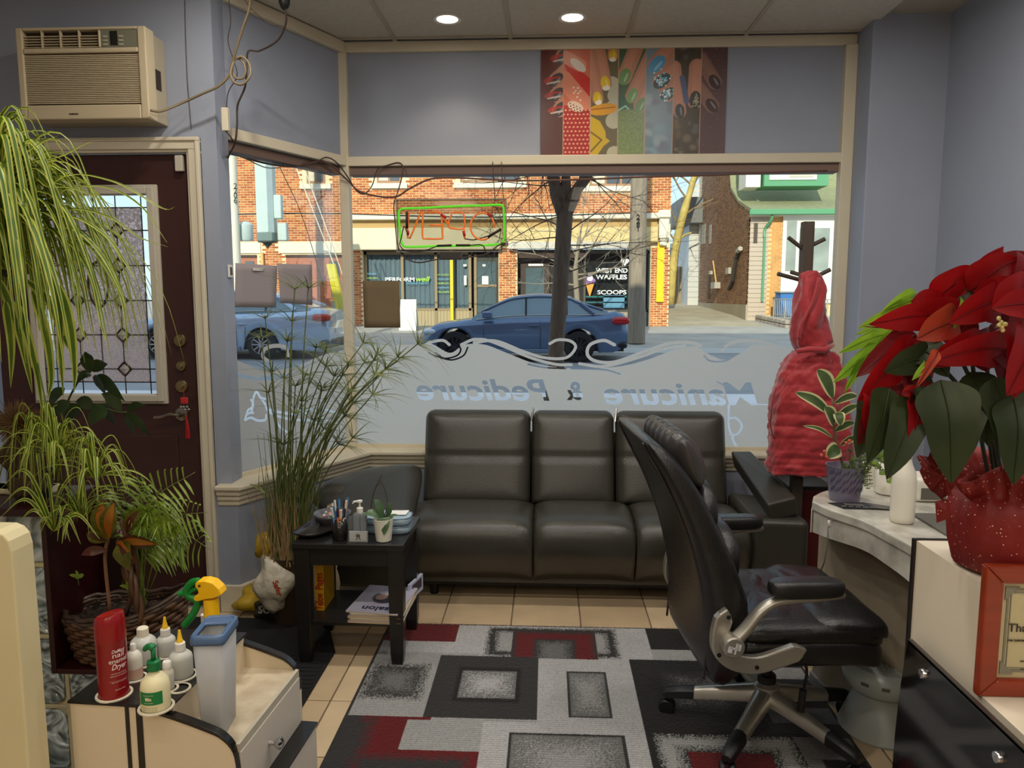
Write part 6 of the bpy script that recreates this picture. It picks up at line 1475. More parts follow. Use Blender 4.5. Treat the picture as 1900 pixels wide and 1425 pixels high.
# ---------------------------------------------------------------- pale plastic stool
q = aZ(1650, 1330, 0); st = thing('plastic_stool', 'pale translucent plastic foot stool beside the reception desk', 'stool', (1.125, 2.45, 0))
stm = M('stool_plastic', (176, 186, 184), .25, spec=.6)
MB().lathe([(.128, 0), (.132, .01), (.125, .03), (.112, .07), (.088, .12), (.082, .14)], seg=40).build('base', M('stool_base', (165, 170, 166), .35), st, smooth=True, local=True)
MB().lathe([(.088, .14), (.118, .165), (.126, .195), (.124, .22), (.110, .238), (.090, .242)], seg=40).build('seat', stm, st, smooth=True, local=True)
for k in range(5): MB().tube(bezier([(-.05+.02*k, -.07, .243), (-.045+.022*k, 0, .248), (-.05+.02*k, .07, .243)], 3), .004, 6).build('seat_rib', stm, st, local=True)
for k in range(4): a = -2.4+.5*k; MB().box(-.012, .012, -.003, .003, -.005, .005, Matrix.Translation((.125*cos(a), .125*sin(a), .2)) @ Matrix.Rotation(a+pi/2, 4, 'Z')).build('slot', M('slot_dark'), st, local=True)
# ---------------------------------------------------------------- reception counter
lam = M('laminate_cream', (224, 212, 190), .4, var=.03, scale=2); eb = M('edge_black', (28, 24, 22), .35)
rc_ = thing('reception_counter', 'cream laminate reception counter with black edge strip at the right', 'counter', (1.2, 1.3, 0))
CX0 = .82; cz, dz_ = .912, .70
MB().box(CX0+.002, 1.55, 1.41, 1.670, 0, cz-.002).build('raised_section', lam, rc_)
MB().box(CX0+.002, 1.55, .2, 1.409, 0, dz_).build('desk_section', lam, rc_)
m = MB().box(CX0-.004, CX0+.006, 1.666, 1.676, 0, cz+.001).box(CX0+.004, 1.55, 1.668, 1.676, cz-.010, cz+.001).build('edge_strip', eb, rc_, label='thin black edge strip')
ap_ = bpy.data.objects.new('acrylic_panel', None); COL.objects.link(ap_); ap_.parent = rc_; ap_['label'] = 'black glossy acrylic panel on chrome standoffs'
m = MB().prism([(1.594, .701), (1.594-.0, .0), (.75, .0), (.75, .701)], CX0-.026, CX0-.018, 'x')
pt = [aX(1718, 1197, .796), aX(1900, 1365, .796)]
bot = bezier([V((0, 1.62, .701)), V((0, 1.645, .55)), V((0, 1.655, .35)), V((0, 1.64, .02))], 4)
m = MB().prism([(p.y, p.z) for p in bot]+[(.6, .02), (.6, .701)], CX0-.026, CX0-.018, 'x'); m.build('panel_sheet', M('acrylic_black', (14, 11, 12), .08, spec=.9), ap_, bevel=.001)
MB().box(CX0-.026, CX0-.017, .6, 1.619, .695, .7025).build('panel_edge', M('acrylic_edge_dark', (58, 50, 46), .3), ap_)
for (px, py) in ((1715, 1250), (1855, 1405)):
    q = aX(px, py, CX0-.026); MB().lathe([(.011, -.018), (.011, .004), (.0095, .008), (.001, .0085)], seg=20, X=Matrix.Translation(q) @ Matrix.Rotation(-pi/2, 4, 'Y')).build('standoff', chrome, ap_, smooth=True, label='chrome standoff screw')
# certificate in a red wood frame, standing on the desk against the raised part
cf = thing('framed_certificate', 'certificate of thanks in a reddish brown wooden frame on the counter', 'picture frame', (1.03, 1.4, dz_))
fwm = M('frame_redwood', (140, 50, 22), .3, var=.15, scale=6, stretch=(1, 1, 8), spec=.6); fy = 1.405
q0 = aY(1803, 1288, fy); q1 = aY(1822, 1043, fy)
xl = (q0.x+q1.x)/2-.002; zt_ = q1.z; zb_ = dz_; fw_ = .034; xr_ = xl+.40
def fprism(nm, poly): return MB().prism(poly, fy-.022, fy-.002, 'y').build(nm, fwm, cf, bevel=.004)
fprism('frame_rail', [(xl, zb_), (xl+fw_, zb_+fw_), (xl+fw_, zt_-fw_), (xl, zt_)]); fprism('frame_rail', [(xl, zt_), (xl+fw_, zt_-fw_), (xr_-fw_, zt_-fw_), (xr_, zt_)])
fprism('frame_rail', [(xl, zb_), (xr_, zb_), (xr_-fw_, zb_+fw_), (xl+fw_, zb_+fw_)]); fprism('frame_rail', [(xr_, zb_), (xr_, zt_), (xr_-fw_, zt_-fw_), (xr_-fw_, zb_+fw_)])
MB().box(xl+fw_, xr_-fw_, fy-.010, fy-.004, zb_+fw_, zt_-fw_).build('sheet', M('certificate_paper', (196, 184, 144), .6), cf)
ci_ = M('certificate_border', (132, 128, 112), .6)
bx_, bz0, bz1 = xl+fw_+.012, zb_+fw_+.012, zt_-fw_-.012
for k, (o1, w_) in enumerate(((0, .004), (.007, .0015))):
    MB().box(bx_+o1, bx_+o1+w_, fy-.012, fy-.010, bz0+.01, bz1-.01).box(bx_+.01, xr_-fw_, fy-.012, fy-.010, bz1-o1-w_, bz1-o1).box(bx_+.01, xr_-fw_, fy-.012, fy-.010, bz0+o1, bz0+o1+w_).build('border_line', ci_, cf)
MB().prism([(bx_-.004, bz1-.022), (bx_+.022, bz1+.004), (bx_-.004, bz1+.004)], fy-.013, fy-.011, 'y').build('corner_ornament', ci_, cf); MB().prism([(bx_-.004, bz0+.022), (bx_+.022, bz0-.004), (bx_-.004, bz0-.004)], fy-.013, fy-.011, 'y').build('corner_ornament', ci_, cf)
q = aY(1870, 1172, fy-.012); ink = M('ink_brown', (66, 60, 48), .6)
text_part('Thank You', .023, ink, frame(q, (1, 0, 0), (0, 0, 1)), cf, align='LEFT'); text_part('FOR SUPPORTING', .0055, ink, frame(aY(1869, 1190, fy-.012), (1, 0, 0), (0, 0, 1)), cf, align='LEFT')
for py in (1222, 1236): MB().box(aY(1886, py, fy).x, aY(1886, py, fy).x+.07, fy-.0125, fy-.0105, aY(1886, py, fy).z, aY(1886, py, fy).z+.0012).build('signature_line', ink, cf)
MB().lathe([(.001, 0), (.02, 0), (.02, .01), (.001, .01)], (1.15, 1.23, 0), 6)
cd_ = thing('appointment_card', 'white printed appointment card lying on the counter below the frame', 'card', (.93, 1.20, dz_+.0005), rz=-.35)
MB().box(-.055, .055, -.03, .03, .0005, .0014).build('card_sheet', M('card_white', (226, 214, 186), .5), cd_, local=True)
for k in range(5): MB().box(-.045, -.005-.004*(k % 2), .018-.008*k, .0195-.008*k, .0014, .0019).build('print_line', ink, cd_, local=True)
MB().box(.0, .03, .014, .022, .0014, .0019).build('print_block', M('print_purple', (90, 60, 80), .5), cd_, local=True)
for k in range(3): MB().box(.01, .045, -.004-.006*k, -.003-.006*k, .0014, .0019).build('print_line', ink, cd_, local=True)
# ================================================================ office chair
HX0, HY0 = .735, 2.42
oc = thing('office_chair', 'black leather high-back office chair with silver arms and star base on the rug', 'chair', (HX0, HY0, 0), rz=R(5))
silver = M('chair_silver', (170, 166, 156), .32, .75); cblk = M('chair_black', (20, 20, 21), .45)
def se_ring(cx, cy, z, hx, hy, e=.35, n=40, tilt=0):
    out = []
    for k in range(n):
        a = 2*pi*k/n; c, s = cos(a), sin(a); x = hx*math.copysign(abs(c)**e, c); y = hy*math.copysign(abs(s)**e, s)
        out.append(V((cx+x, cy+y, z+tilt*x)))
    return out
# backrest
PB = [(.28, -.235, .00), (.31, -.240, .05), (.37, -.225, .062), (.45, -.215, .07), (.55, -.225, .074), (.65, -.25, .07), (.74, -.285, .062), (.84, -.33, .057), (.93, -.38, .052), (.99, -.42, .045), (1.025, -.45, .03), (1.035, -.46, .004)]
rings = []
for z, cx, t in PB:
    w_ = .285 if z < .95 else .285-.05*((z-.95)/.085)**2
    if z < .35: w_ = .235+.03*(z-.27)/.08
    rings.append(se_ring(cx, 0, z, max(.004, t), w_, .45, tilt=-.25))
m = MB().loft(rings); 
# soft vertical ribs on the padding
m.build('backrest', leather2, oc, smooth='all', local=True, sub=1)
for s in (-1, 1):
    pts = [(cx-t*.86, s*(.225 if z < .95 else .20), z) for z, cx, t in PB[1:-1]]
    MB().tube(bezier(pts, 4), .004, 6).build('piping', M('piping_black', (42, 40, 40), .3), oc, smooth='all', local=True)
pts = [(PB[-3][1]-.035, .21*(k/8)*2-.21, .995+.028*(1-(2*k/8-1)**4)) for k in range(9)]
MB().tube(bezier(pts, 3), .005, 6).build('piping', M('piping_black'), oc, smooth='all', local=True)
for k, (z, x) in enumerate(((.50, -.175), (.66, -.205), (.80, -.275))):
    MB().pillow((x, 0, z), .035, .22, .10, .4, .8, 32, 14).build('back_padding', leather2, oc, smooth='all', local=True)
# ribbed head pillow
m = MB(); n = 60; rings = []
for i in range(n+1):
    u = i/n; y = -.225+.45*u; e = (1-abs(2*u-1)**5)**.5; rib = 1-.10*abs(sin(u*pi*7))**3
    w_ = max(.002, .058*e*rib); h = max(.002, .088*(.6+.4*e)*rib)
    ring = []
    for k in range(24):
        a = 2*pi*k/24; x = w_*cos(a); z = h*sin(a); ring.append(V((-.335+x-.35*z, y, .965+z)))
    rings.append(ring)
m.loft(rings).build('head_pillow', M('pillow_leather', (52, 48, 46), .38, spec=.6), oc, smooth='all', local=True)
# seat
def softbox(name, c, h, e, ez, mat, amp=0, seed=0):
    m = MB().pillow((0, 0, 0), h[0], h[1], h[2], e, ez, 48, 20); rnd = random.Random(seed); f = [rnd.uniform(4, 9) for _ in range(4)]
    m.v = [(x+c[0], y+c[1], z+c[2]+(amp*(sin(f[0]*x/h[0]*2)*cos(f[1]*y/h[1]*1.5)) if z > 0 else 0)-.035*max(0, (x/h[0]))**4) for x, y, z in m.v]
    return m.build(name, mat, oc, smooth='all', local=True)
softbox('seat', (.01, 0, .395), (.265, .265, .05), .28, .4, leather2)
softbox('seat_padding', (.03, 0, .445), (.255, .26, .045), .35, .6, leather2, .003, 2)
softbox('seat_padding', (.17, -.0, .462), (.12, .255, .040), .35, .6, leather2, .003, 4)
softbox('seat_padding', (-.06, 0, .458), (.12, .225, .038), .4, .6, leather2, .004, 6)
MB().box(-.19, .16, -.2, .2, .325, .36).build('seat_pan', cblk, oc, local=True, bevel=.01)
MB().box(-.09, .10, -.07, .07, .29, .325).build('tilt_mechanism', cblk, oc, local=True, bevel=.01)
MB().lathe([(.03, .10), (.03, .20), (.018, .202), (.018, .30)], seg=20).build('gas_lift', cblk, oc, smooth=True, local=True)
MB().tube(bezier([(.03, -.05, .315), (.06, -.10, .31), (.075, -.13, .28), (.06, -.14, .20)], 4), .005, 6).build('lever', cblk, oc, local=True); MB().tube([(.062, -.139, .22), (.055, -.142, .15)], .012, 8).build('lever_grip', cblk, oc, local=True)
# arms: drawn in the side plane, one on each side
def spath(pts, n=5): return bezier([(a, 0, b) for a, b in pts], n)
def px_arm(px, py):
    p = world_of(oc).inverted() @ aY(px, py, 2.10); return (p.x, p.z)
for s in (-1, 1):
    yo = -.325 if s < 0 else .30
    X = Matrix.Translation((0, yo, 0))
    # lower bracket plate: J shape
    ctr = [px_arm(*q) for q in ((1345, 1140), (1336, 1175), (1338, 1205), (1362, 1228), (1405, 1236), (1450, 1226), (1490, 1214))]
    P_ = spath(ctr, 4); n = len(P_); out = []; inn = []
    for i, p in enumerate(P_):
        t = (P_[min(i+1, n-1)]-P_[max(0, i-1)]).normalized(); q = V((-t.z, 0, t.x)); wv = .026 if i not in (0, n-1) else .018
        out.append(p+q*wv); inn.append(p-q*wv)
    t0 = (P_[0]-P_[1]).normalized(); t1 = (P_[-1]-P_[-2]).normalized()
    poly = [(a.x, a.z) for a in out]+[((P_[-1]+t1*.02).x, (P_[-1]+t1*.02).z)]+[(a.x, a.z) for a in inn[::-1]]+[((P_[0]+t0*.02).x, (P_[0]+t0*.02).z)]
    X2 = Matrix.Translation((0, yo-s*.03, 0))
    MB().prism(poly, -.014, .014, 'y', X2).build('arm_bracket', silver, oc, local=True, bevel=.006, seg=3)
    for q in ((1350, 1143), (1332, 1212), (1404, 1238), (1500, 1222)):
        a = px_arm(*q); MB().lathe([(.0065, -.001), (.0065, .002), (.001, .002)], seg=14, X=Matrix.Translation((a[0], yo-s*.03+s*.0145, a[1])) @ Matrix.Rotation(-s*pi/2, 4, 'X')).build('bolt_hole', cblk, oc, local=True)
    # swing arm
    c2_ = [px_arm(*q) for q in ((1352, 1186), (1378, 1162), (1408, 1128), (1440, 1112), (1500, 1108), (1566, 1104))]
    P_ = spath(c2_, 4); rs_ = [.025-.010*i/(len(P_)-1) for i in range(len(P_))]
    MB().tube([V((p.x, yo, p.z)) for p in P_], rs_, 12, flat=.75).build('arm', silver, oc, smooth='all', local=True)
    a = px_arm(1352, 1188)
    Xd = Matrix.Translation((a[0], yo+s*.012, a[1])) @ Matrix.Rotation(-s*pi/2, 4, 'X')
    MB().lathe([(.030, -.03), (.032, .0), (.031, .012), (.027, .016), (.001, .017)], seg=28, X=Xd).build('pivot_disc', silver, oc, smooth=True, local=True)
    if s == -1:
        Xm = Matrix.Translation((a[0], yo-.0293, a[1])) @ Matrix.Rotation(pi/2, 4, 'X') @ Matrix.Rotation(-.2, 4, 'Z')
        MB().box(-.019, -.006, -.014, .004, 0, .001, Xm).box(.001, .006, -.016, .016, 0, .001, Xm).box(-.014, .014, -.002, .003, 0, .001, Xm).box(.008, .017, -.004, .015, 0, .001, Xm).build('pivot_emblem', M('emblem_white', (225, 230, 235), .2, .3), oc, local=True, label='bright emblem on the pivot disc')
    a = px_arm(1494, 1091); MB().pillow((a[0], yo, a[1]+.004), .108, .038, .026, .6, .5, 32, 12).build('arm_pad', leather2, oc, smooth='all', local=True)
# star base and casters
for k in range(5):
    a = R(163+72*k-5); X = Matrix.Rotation(a, 4, 'Z')
    def lr(p): return X @ V(p)
    rings = []
    for (x, z, w_, h) in ((.02, .135, .032, .03), (.08, .125, .028, .026), (.16, .11, .024, .022), (.235, .095, .022, .019)):
        rings.append([lr((x, y*w_, z+zz*h)) for y, zz in ((-1, -.8), (-.9, .5), (-.4, 1), (.4, 1), (.9, .5), (1, -.8))])
    lg = MB().loft(rings).build('base_leg', silver, oc, smooth=True, local=True, ang=60)
    rings = []
    for (x, z, w_, h) in ((.233, .095, .0235, .0205), (.28, .088, .023, .018), (.325, .078, .021, .016), (.338, .072, .015, .010)):
        rings.append([lr((x, y*w_, z+zz*h)) for y, zz in ((-1, -.8), (-.9, .5), (-.4, 1), (.4, 1), (.9, .5), (1, -.8))])
    MB().loft(rings).build('leg_tip', cblk, lg, smooth=True, local=True)
    cs = MB().tube([lr((.315, 0, .075)), lr((.315, 0, .045))], .008, 8)
    c = lr((.325, 0, .028))
    for s in (-1, 1):
        ax = V((-sin(a+.5*k), cos(a+.5*k), 0)); q = c+ax*s*.014; Xw = Matrix.Translation(q) @ ax.to_track_quat('Z', 'Y').to_matrix().to_4x4()
        cs.lathe([(.001, -.009), (.024, -.009), (.0275, -.004), (.0275, .004), (.024, .009), (.001, .009)], seg=20, X=Xw)
    cs.build('caster', cblk, lg, smooth=True, local=True)
MB().lathe([(.04, .10), (.045, .12), (.042, .165), (.03, .175)], seg=24).build('hub', silver, oc, smooth=True, local=True)
# ================================================================ coat stand and red coat
cs_ = thing('coat_stand', 'dark wooden coat stand with angled pegs in front of the window', 'coat stand', (1.195, 3.6, 0))
cw = M('stand_wood', (72, 62, 52), .6, var=.15, scale=6, stretch=(6, 6, 1))
def cp(px, py, Y=3.6): return aY(px, py, Y)
MB().box(-.025, .025, -.025, .025, .02, 1.79).build('post', cw, cs_, local=True, bevel=.003)
for (a, b, dy) in (((1490, 462), (1463, 441), -.02), ((1492, 462), (1531, 443), -.02), ((1494, 522), (1443, 508), -.02), ((1500, 520), (1541, 500), -.02), ((1492, 512), (1468, 505), .06), ((1494, 470), (1487, 448), .06)):
    MB().tube([cp(*a, 3.6), cp(*b, 3.6+dy)], .0095, 10).build('peg', cw, cs_, smooth=True)
for k in range(4):
    a = pi/4+k*pi/2; MB().tube([(0, 0, .05), (.2*cos(a), .2*sin(a), .02)], .016, 8).build('foot', cw, cs_, local=True)
coatm = M('coat_red', (160, 42, 48), .5, sheen=.4, bump=.5, bscale=22, spec=.3)
cm2 = M('coat_seam', (120, 28, 34), .6)
ct = thing('puffer_coat', 'red quilted puffer coat with hood hanging on the coat stand', 'coat', (cp(1500, 700).x, 3.56, cp(1500, 880).z))
prof_ = [(652, 1476, 1548), (662, 1466, 1556), (676, 1456, 1563), (700, 1447, 1570), (740, 1434, 1576), (800, 1431, 1580), (850, 1428, 1582), (876, 1426, 1582)]
def coat_at(y):
    for (a, l0, r0), (b, l1, r1) in zip(prof_[:-1], prof_[1:]):
        if a <= y <= b: t = (y-a)/(b-a); return l0+(l1-l0)*t, r0+(r1-r0)*t
    return prof_[-1][1:] if y > 870 else prof_[0][1:]
seams = [652, 672, 684, 711, 739, 764, 787, 809, 831, 845, 857, 869, 877]; rings = []
ny = 90
for j in range(ny+1):
    y = 652+(877-652)*j/ny; l, r = coat_at(y); L_, R_ = cp(l, y, 3.54), cp(r, y, 3.54); cxm = (L_.x+R_.x)/2; hw = (R_.x-L_.x)/2; zc_ = L_.z
    for a, b in zip(seams[:-1], seams[1:]):
        if a <= y <= b: u = (y-a)/(b-a); puff = sin(pi*u)**.6*min(1, (b-a)/18); break
    ring = []
    for k in range(72):
        th = 2*pi*k/72; c, s = cos(th), sin(th)
        wr = .004*sin(th*9+y*.05)+.003*sin(th*23+y*.3)
        rr_ = (hw+.006*puff-.006+wr)*abs(c)**0; d_ = (.085+.025*min(1, (y-652)/60)+.006*puff+wr)
        ring.append(V((cxm+rr_*math.copysign(abs(c)**.75, c), 3.56+d_*math.copysign(abs(s)**.8, s)+.006*sin(th*5), zc_+.006*sin(th*3+1)*(j/ny))))
    rings.append(ring)
rings = [[p+V((p.x-1.2, p.y-3.56, 0)).normalized()*(.010*noise.noise(p*22)+.006*noise.noise(V((p.x*60, p.y*60, p.z*25)))) for p in r_] for r_ in rings]
rings.append([V((p.x*.97+.03*rings[-1][0].x, p.y, p.z+.004)) for p in rings[-1]])
MB().loft(rings).build('coat_body', coatm, ct, smooth='all')
# hood
hp_ = [(503, 1500, 1516), (508, 1490, 1524), (520, 1485, 1529), (545, 1480, 1532), (575, 1477, 1533), (600, 1474, 1535), (615, 1472, 1540), (632, 1473, 1544), (645, 1478, 1540), (656, 1486, 1536)]
rings = []
for j, (y, l, r) in enumerate(bezier([V(q) for q in hp_], 4)):
    L_, R_ = cp(l, y, 3.53), cp(r, y, 3.53); cxm = (L_.x+R_.x)/2; hw = (R_.x-L_.x)/2; dd = min(.085, .03+.06*(y-500)/60)
    rings.append([V((cxm+(hw+.004*sin(7*2*pi*k/48+y*.06))*cos(2*pi*k/48), 3.55+dd*sin(2*pi*k/48)+.008*sin(3*2*pi*k/48+y*.08), L_.z+.003*sin(5*2*pi*k/48))) for k in range(48)])
rings = [[p+V((p.x-1.2, p.y-3.55, 0)).normalized()*(.020*noise.noise(V((p.x*14, p.y*14, p.z*9)))+.006*noise.noise(p*45)) for p in r_] for r_ in rings]
MB().loft(rings).build('hood', coatm, ct, smooth='all')
pts = [(1484, 560), (1496, 590), (1506, 612), (1530, 620), (1546, 632)]
MB().tube([cp(1478, 652, 3.455), cp(1500, 648, 3.44), cp(1530, 650, 3.445), cp(1546, 640, 3.47)], [.010, .014, .014, .010], 8).build('hood_fold', coatm, ct, smooth='all')
MB().tube(bezier([cp(1520, 515, 3.47), cp(1508, 560, 3.46), cp(1486, 605, 3.465), cp(1482, 630, 3.47)], 4), .008, 8).build('hood_fold', coatm, ct, smooth='all')
MB().tube(bezier([cp(1440, 720, 3.50), cp(1434, 745, 3.48), cp(1430, 790, 3.46), cp(1437, 815, 3.45)], 4), .003, 6).build('pocket_seam', cm2, ct, smooth='all')
# ================================================================ manicure trolley with bottles
lamc = M('trolley_cream', (214, 198, 170), .35, var=.02, scale=2, spec=.6); blk_ = M('trolley_black', (22, 20, 20), .25, spec=.6)
marbt = M('trolley_marble', (196, 184, 160), .3, col2=(168, 150, 122), scale=22, detail=6)
TRX, TRY, TRZ = -.957, 1.392, .64
tr_ = thing('manicure_trolley', 'cream laminate manicure trolley with black bottle tray and drawers', 'trolley', (TRX, TRY, 0), rz=R(-3.5))
TM = world_of(tr_)
def tl(p): return TM.inverted() @ p
Wt, Dt = .405, .33; tray = .215
MB().box(.0, .118, .0, .012, .02, TRZ-.004).build('near_panel', lamc, tr_, local=True)
MB().box(.118, .126, -.002, .012, .02, TRZ-.003).box(.141, .154, -.002, .012, .02, TRZ-.006).build('black_strip', blk_, tr_, local=True)
sw = [(.154, TRZ-.006), (.19, TRZ-.014), (.235, TRZ-.026), (.285, TRZ-.042), (.318, TRZ-.056), (.341, TRZ-.083), (.348, TRZ-.128), (.348, .02), (.154, .02)]
def gallery(y0, y1, nm):
    MB().prism(sw, y0, y1, 'y').build(nm, lamc, tr_, local=True)
    ed = bezier([(a, 0, b) for a, b in sw[:7]], 4); MB().loft([[p+V((0, y, h)) for y, h in ((y0-.003, -.004), (y0-.003, .004), (y1+.003, .004), (y1+.003, -.004))] for p in ed]).build('edge_strip', blk_, tr_, local=True, bevel=.001)
MB().box(.126, .141, .0, .010, .02, TRZ-.006).build('near_panel', lamc, tr_, local=True)
gallery(.0, .012, 'near_side_panel'); gallery(Dt-.012, Dt, 'far_side_panel')
MB().box(0, .154, Dt-.012, Dt, .02, TRZ-.004).box(0, .012, .012, Dt-.012, .02, TRZ-.004).build('carcass', lamc, tr_, local=True)
holes_ = []
# bottle tray: black top with round holes rimmed in cream
MB().box(-.004, tray, -.004, Dt+.004, TRZ-.004, TRZ+.002).build('bottle_tray', blk_, tr_, local=True, bevel=.002)
MB().box(.012, tray, .012, Dt-.012, TRZ-.10, TRZ-.09).build('tray_bottom', blk_, tr_, local=True)
MB().box(tray-.008, .342, .012, Dt-.012, .548, .560).build('work_surface', marbt, tr_, local=True)
MB().box(.340, .348, .012, Dt-.012, .546, .563).build('edge_strip', M('edge_pale', (176, 168, 150), .4), tr_, local=True)
MB().box(tray-.01, tray-.002, .012, Dt-.012, .56, TRZ-.004).build('tray_front', lamc, tr_, local=True)
d1_ = MB().box(.334, .350, .014, Dt-.014, .43, .545).build('drawer', M('drawer_cream', (196, 188, 176), .35), tr_, local=True, bevel=.001)
MB().lathe([(.006, 0), (.005, .012), (.012, .020), (.013, .026), (.008, .031), (.001, .032)], seg=20, X=Matrix.Translation((.350, .14, .487)) @ Matrix.Rotation(pi/2, 4, 'Y')).build('knob', chrome, d1_, smooth=True, local=True)
d2_ = MB().box(.304, .386, .010, Dt-.010, .28, .424).build('drawer', M('drawer_cream'), tr_, local=True, bevel=.001)
MB().box(.299, .389, .008, Dt-.008, .4241, .430).build('drawer_edge', blk_, d2_, local=True)
MB().box(.02, .325, .02, Dt-.02, .03, .27).build('cabinet_body', lamc, tr_, local=True)
for (x, y) in ((.04, .04), (.30, .04), (.04, .29), (.30, .29)): MB().lathe([(.001, 0), (.02, .002), (.022, .018), (.008, .03)], (x, y, 0), 14).build('caster', blk_, tr_, local=True)
def ring_hole(p, r):
    q = tl(V((p.x, p.y, TRZ))); MB().lathe([(r, .001), (r+.005, .0015), (r+.005, .004), (r, .0045)], (q.x, q.y, TRZ), 32, close=False).build('hole_rim', M('rim_cream', (210, 202, 180), .4), tr_, smooth=True, local=True)
zt0 = TRZ+.0025
def bt(px, py): return aZ(px, py, TRZ+.002)
def on(p): return (p.x, p.y, zt0)
# red can
p = bt(212, 1288); ring_hole(p, .030); rm = M('can_red', (134, 14, 20), .25, spec=.6)
cn = thing('nail_dryer_can', 'dark red aerosol can of nail enamel dryer standing in the trolley tray', 'spray can', on(p))
MB().lathe([(.0285, 0), (.0285, .118), (.0287, .1185), (.0287, .120)], seg=36).build('can_body', rm, cn, smooth=True, local=True)
m = MB(); rings = [[V((r*cos(2*pi*k/36), r*sin(2*pi*k/36), z+sl_*(.5+.5*cos(2*pi*k/36)))) for k in range(36)] for r, z, sl_ in ((.0292, .120, 0), (.0287, .150, 0), (.027, .162, .010), (.0245, .165, .011), (.001, .166, .006))]
m.loft(rings).build('cap', rm, cn, smooth=True, local=True)
cl = M('can_lettering', (226, 208, 206), .5)
def wrap_text(txt, size, z, r, ang0, parent, mat, shear=0, off=.0, fit=None, ca=1):
    """lettering wrapped round a cylinder; ang0 is the angle of its middle"""
    me = text_mesh(txt, size, shear, off); 
    xs = [v.co.x for v in me.vertices]; k = fit/(max(xs)-min(xs)) if fit else 1
    for v in me.vertices:
        a = ang0+v.co.x*k/r; rr = r+.0006; v.co = (rr*cos(a), rr*sin(a), z+v.co.y)
    me.materials.clear(); me.materials.append(mat); o = bpy.data.objects.new('lettering', me); COL.objects.link(o); o.parent = parent; return o
a0 = math.atan2(-p.y, -p.x)+.42
for (t, s_, z, sh, f, of) in (('DeMert', .010, .098, .3, .026, .0004), ('nail', .015, .088, 0, .022, .0003), ('enamel', .014, .077, 0, .036, .0003), ('Dryer', .016, .064, .35, .030, .0007), ('FAST DRYING FORMULA', .003, .054, 0, .03, 0), ('PROTECTS AND SHINES NAILS', .003, .049, 0, .034, 0), ('NET WT 7.5 OZ 212 g', .003, .036, 0, .03, 0), ('_______________', .004, .040, 0, .040, 0), ('SALON SIZE', .003, .020, 0, .02, 0)):
    wrap_text(t, s_, z, .0286, a0, cn, cl, sh, of*.3, f)
frost = M('bottle_frosted', (196, 196, 188), .3, spec=.5); frost2 = M('bottle_milky', (214, 210, 196), .35)
pinkl = M('liquid_pink', (196, 160, 140), .3); 
def bottle(px, py, r, h, lab, body=frost, cap=white, capr=.011, caph=.018, neck=.008, tip=None, cat='bottle', fill=None):
    p = bt(px, py); ring_hole(p, r+.003)
    b = thing('plastic_bottle', lab, cat, on(p))
    MB().lathe([(r*.95, 0), (r, .003), (r, h*.72), (r*.93, h*.82), (r*.7, h*.92), (neck, h)], seg=28).build('bottle_body', body, b, smooth=True, local=True, ang=60)
    if fill: MB().lathe([(r*1.004, .004), (r*1.004, fill)], seg=28, close=False).build('liquid', pinkl, b, smooth=True, local=True)
    MB().lathe([(capr, h), (capr*.97, h+caph), (capr*.8, h+caph+.002), (.001, h+caph+.002)], seg=20).build('cap', cap, b, smooth=True, local=True)
    if tip: MB().lathe([(capr*.62, h+caph+.002), (capr*.6, h+caph+.006), (capr*.5, h+caph+.008), (capr*.32, h+caph+.020), (.0025, h+caph+.028)], seg=16).build('nozzle', tip, b, smooth=True, local=True)
    return b
ytip = M('tip_yellow', (236, 190, 40), .4)
bottle(250, 1258, .017, .062, 'small milky bottle with pink liquid just right of the red can', frost2, white, .006, .012, .006, fill=.025)
bottle(268, 1228, .027, .062, 'wide frosted bottle with a white screw cap behind the green pump bottle', frost, M('cap_ivory', (226, 218, 196), .4), .0125, .016, .011)
bottle(309, 1214, .021, .046, 'frosted bottle with yellow nozzle, farther from the camera of the two', frost, white, .011, .014, .008, ytip)
bottle(337, 1254, .024, .058, 'frosted bottle with yellow nozzle next to the plastic container', frost, white, .011, .016, .008, ytip)
bottle(312, 1278, .013, .046, 'slim milky flip-cap bottle beside the green pump bottle', frost2, white, .009, .012, .008)
# green pump lotion
p = bt(290, 1312); ring_hole(p, .029); grn = M('pump_green', (14, 110, 58), .35); ivory = M('lotion_ivory', (226, 218, 176), .35)
lb_ = thing('pump_bottle', 'ivory lotion bottle with green pump and green label at the tray edge', 'bottle', on(p))
MB().lathe([(.0265, 0), (.0275, .004), (.0275, .045), (.025, .058), (.016, .068), (.010, .072), (.009, .078)], seg=32).build('bottle_body', ivory, lb_, smooth=True, local=True)
aL = math.atan2(-p.y, -p.x)
m = MB()
for k in range(24):
    a, b = aL-1.25+1.7*k/24, aL-1.25+1.7*(k+1)/24; r = .0279; m.add([(r*cos(a), r*sin(a), .018), (r*cos(b), r*sin(b), .018), (r*cos(b), r*sin(b), .044), (r*cos(a), r*sin(a), .044)], [(0, 1, 2, 3)])
m.build('label', M('label_green', (20, 120, 62), .5), lb_, smooth='all', local=True, fixn=False)
wrap_text('lilin', .009, .028, .0281, aL-.5, lb_, ivory, 0, .0004); wrap_text('MOISTURE LOTION', .003, .037, .0281, aL-.5, lb_, ivory, fit=.02); wrap_text('HAND AND BODY', .003, .022, .0281, aL-.5, lb_, ivory, fit=.018)
for k in range(3): wrap_text('hydrating cream for dry hands', .003, .012-.004*k, .0278, aL-.5, lb_, M('label_ink', (90, 110, 80), .6), fit=.030)
MB().lathe([(.0125, .078), (.013, .081), (.0125, .096), (.006, .098)], seg=24).build('pump_collar', grn, lb_, smooth=True, local=True)
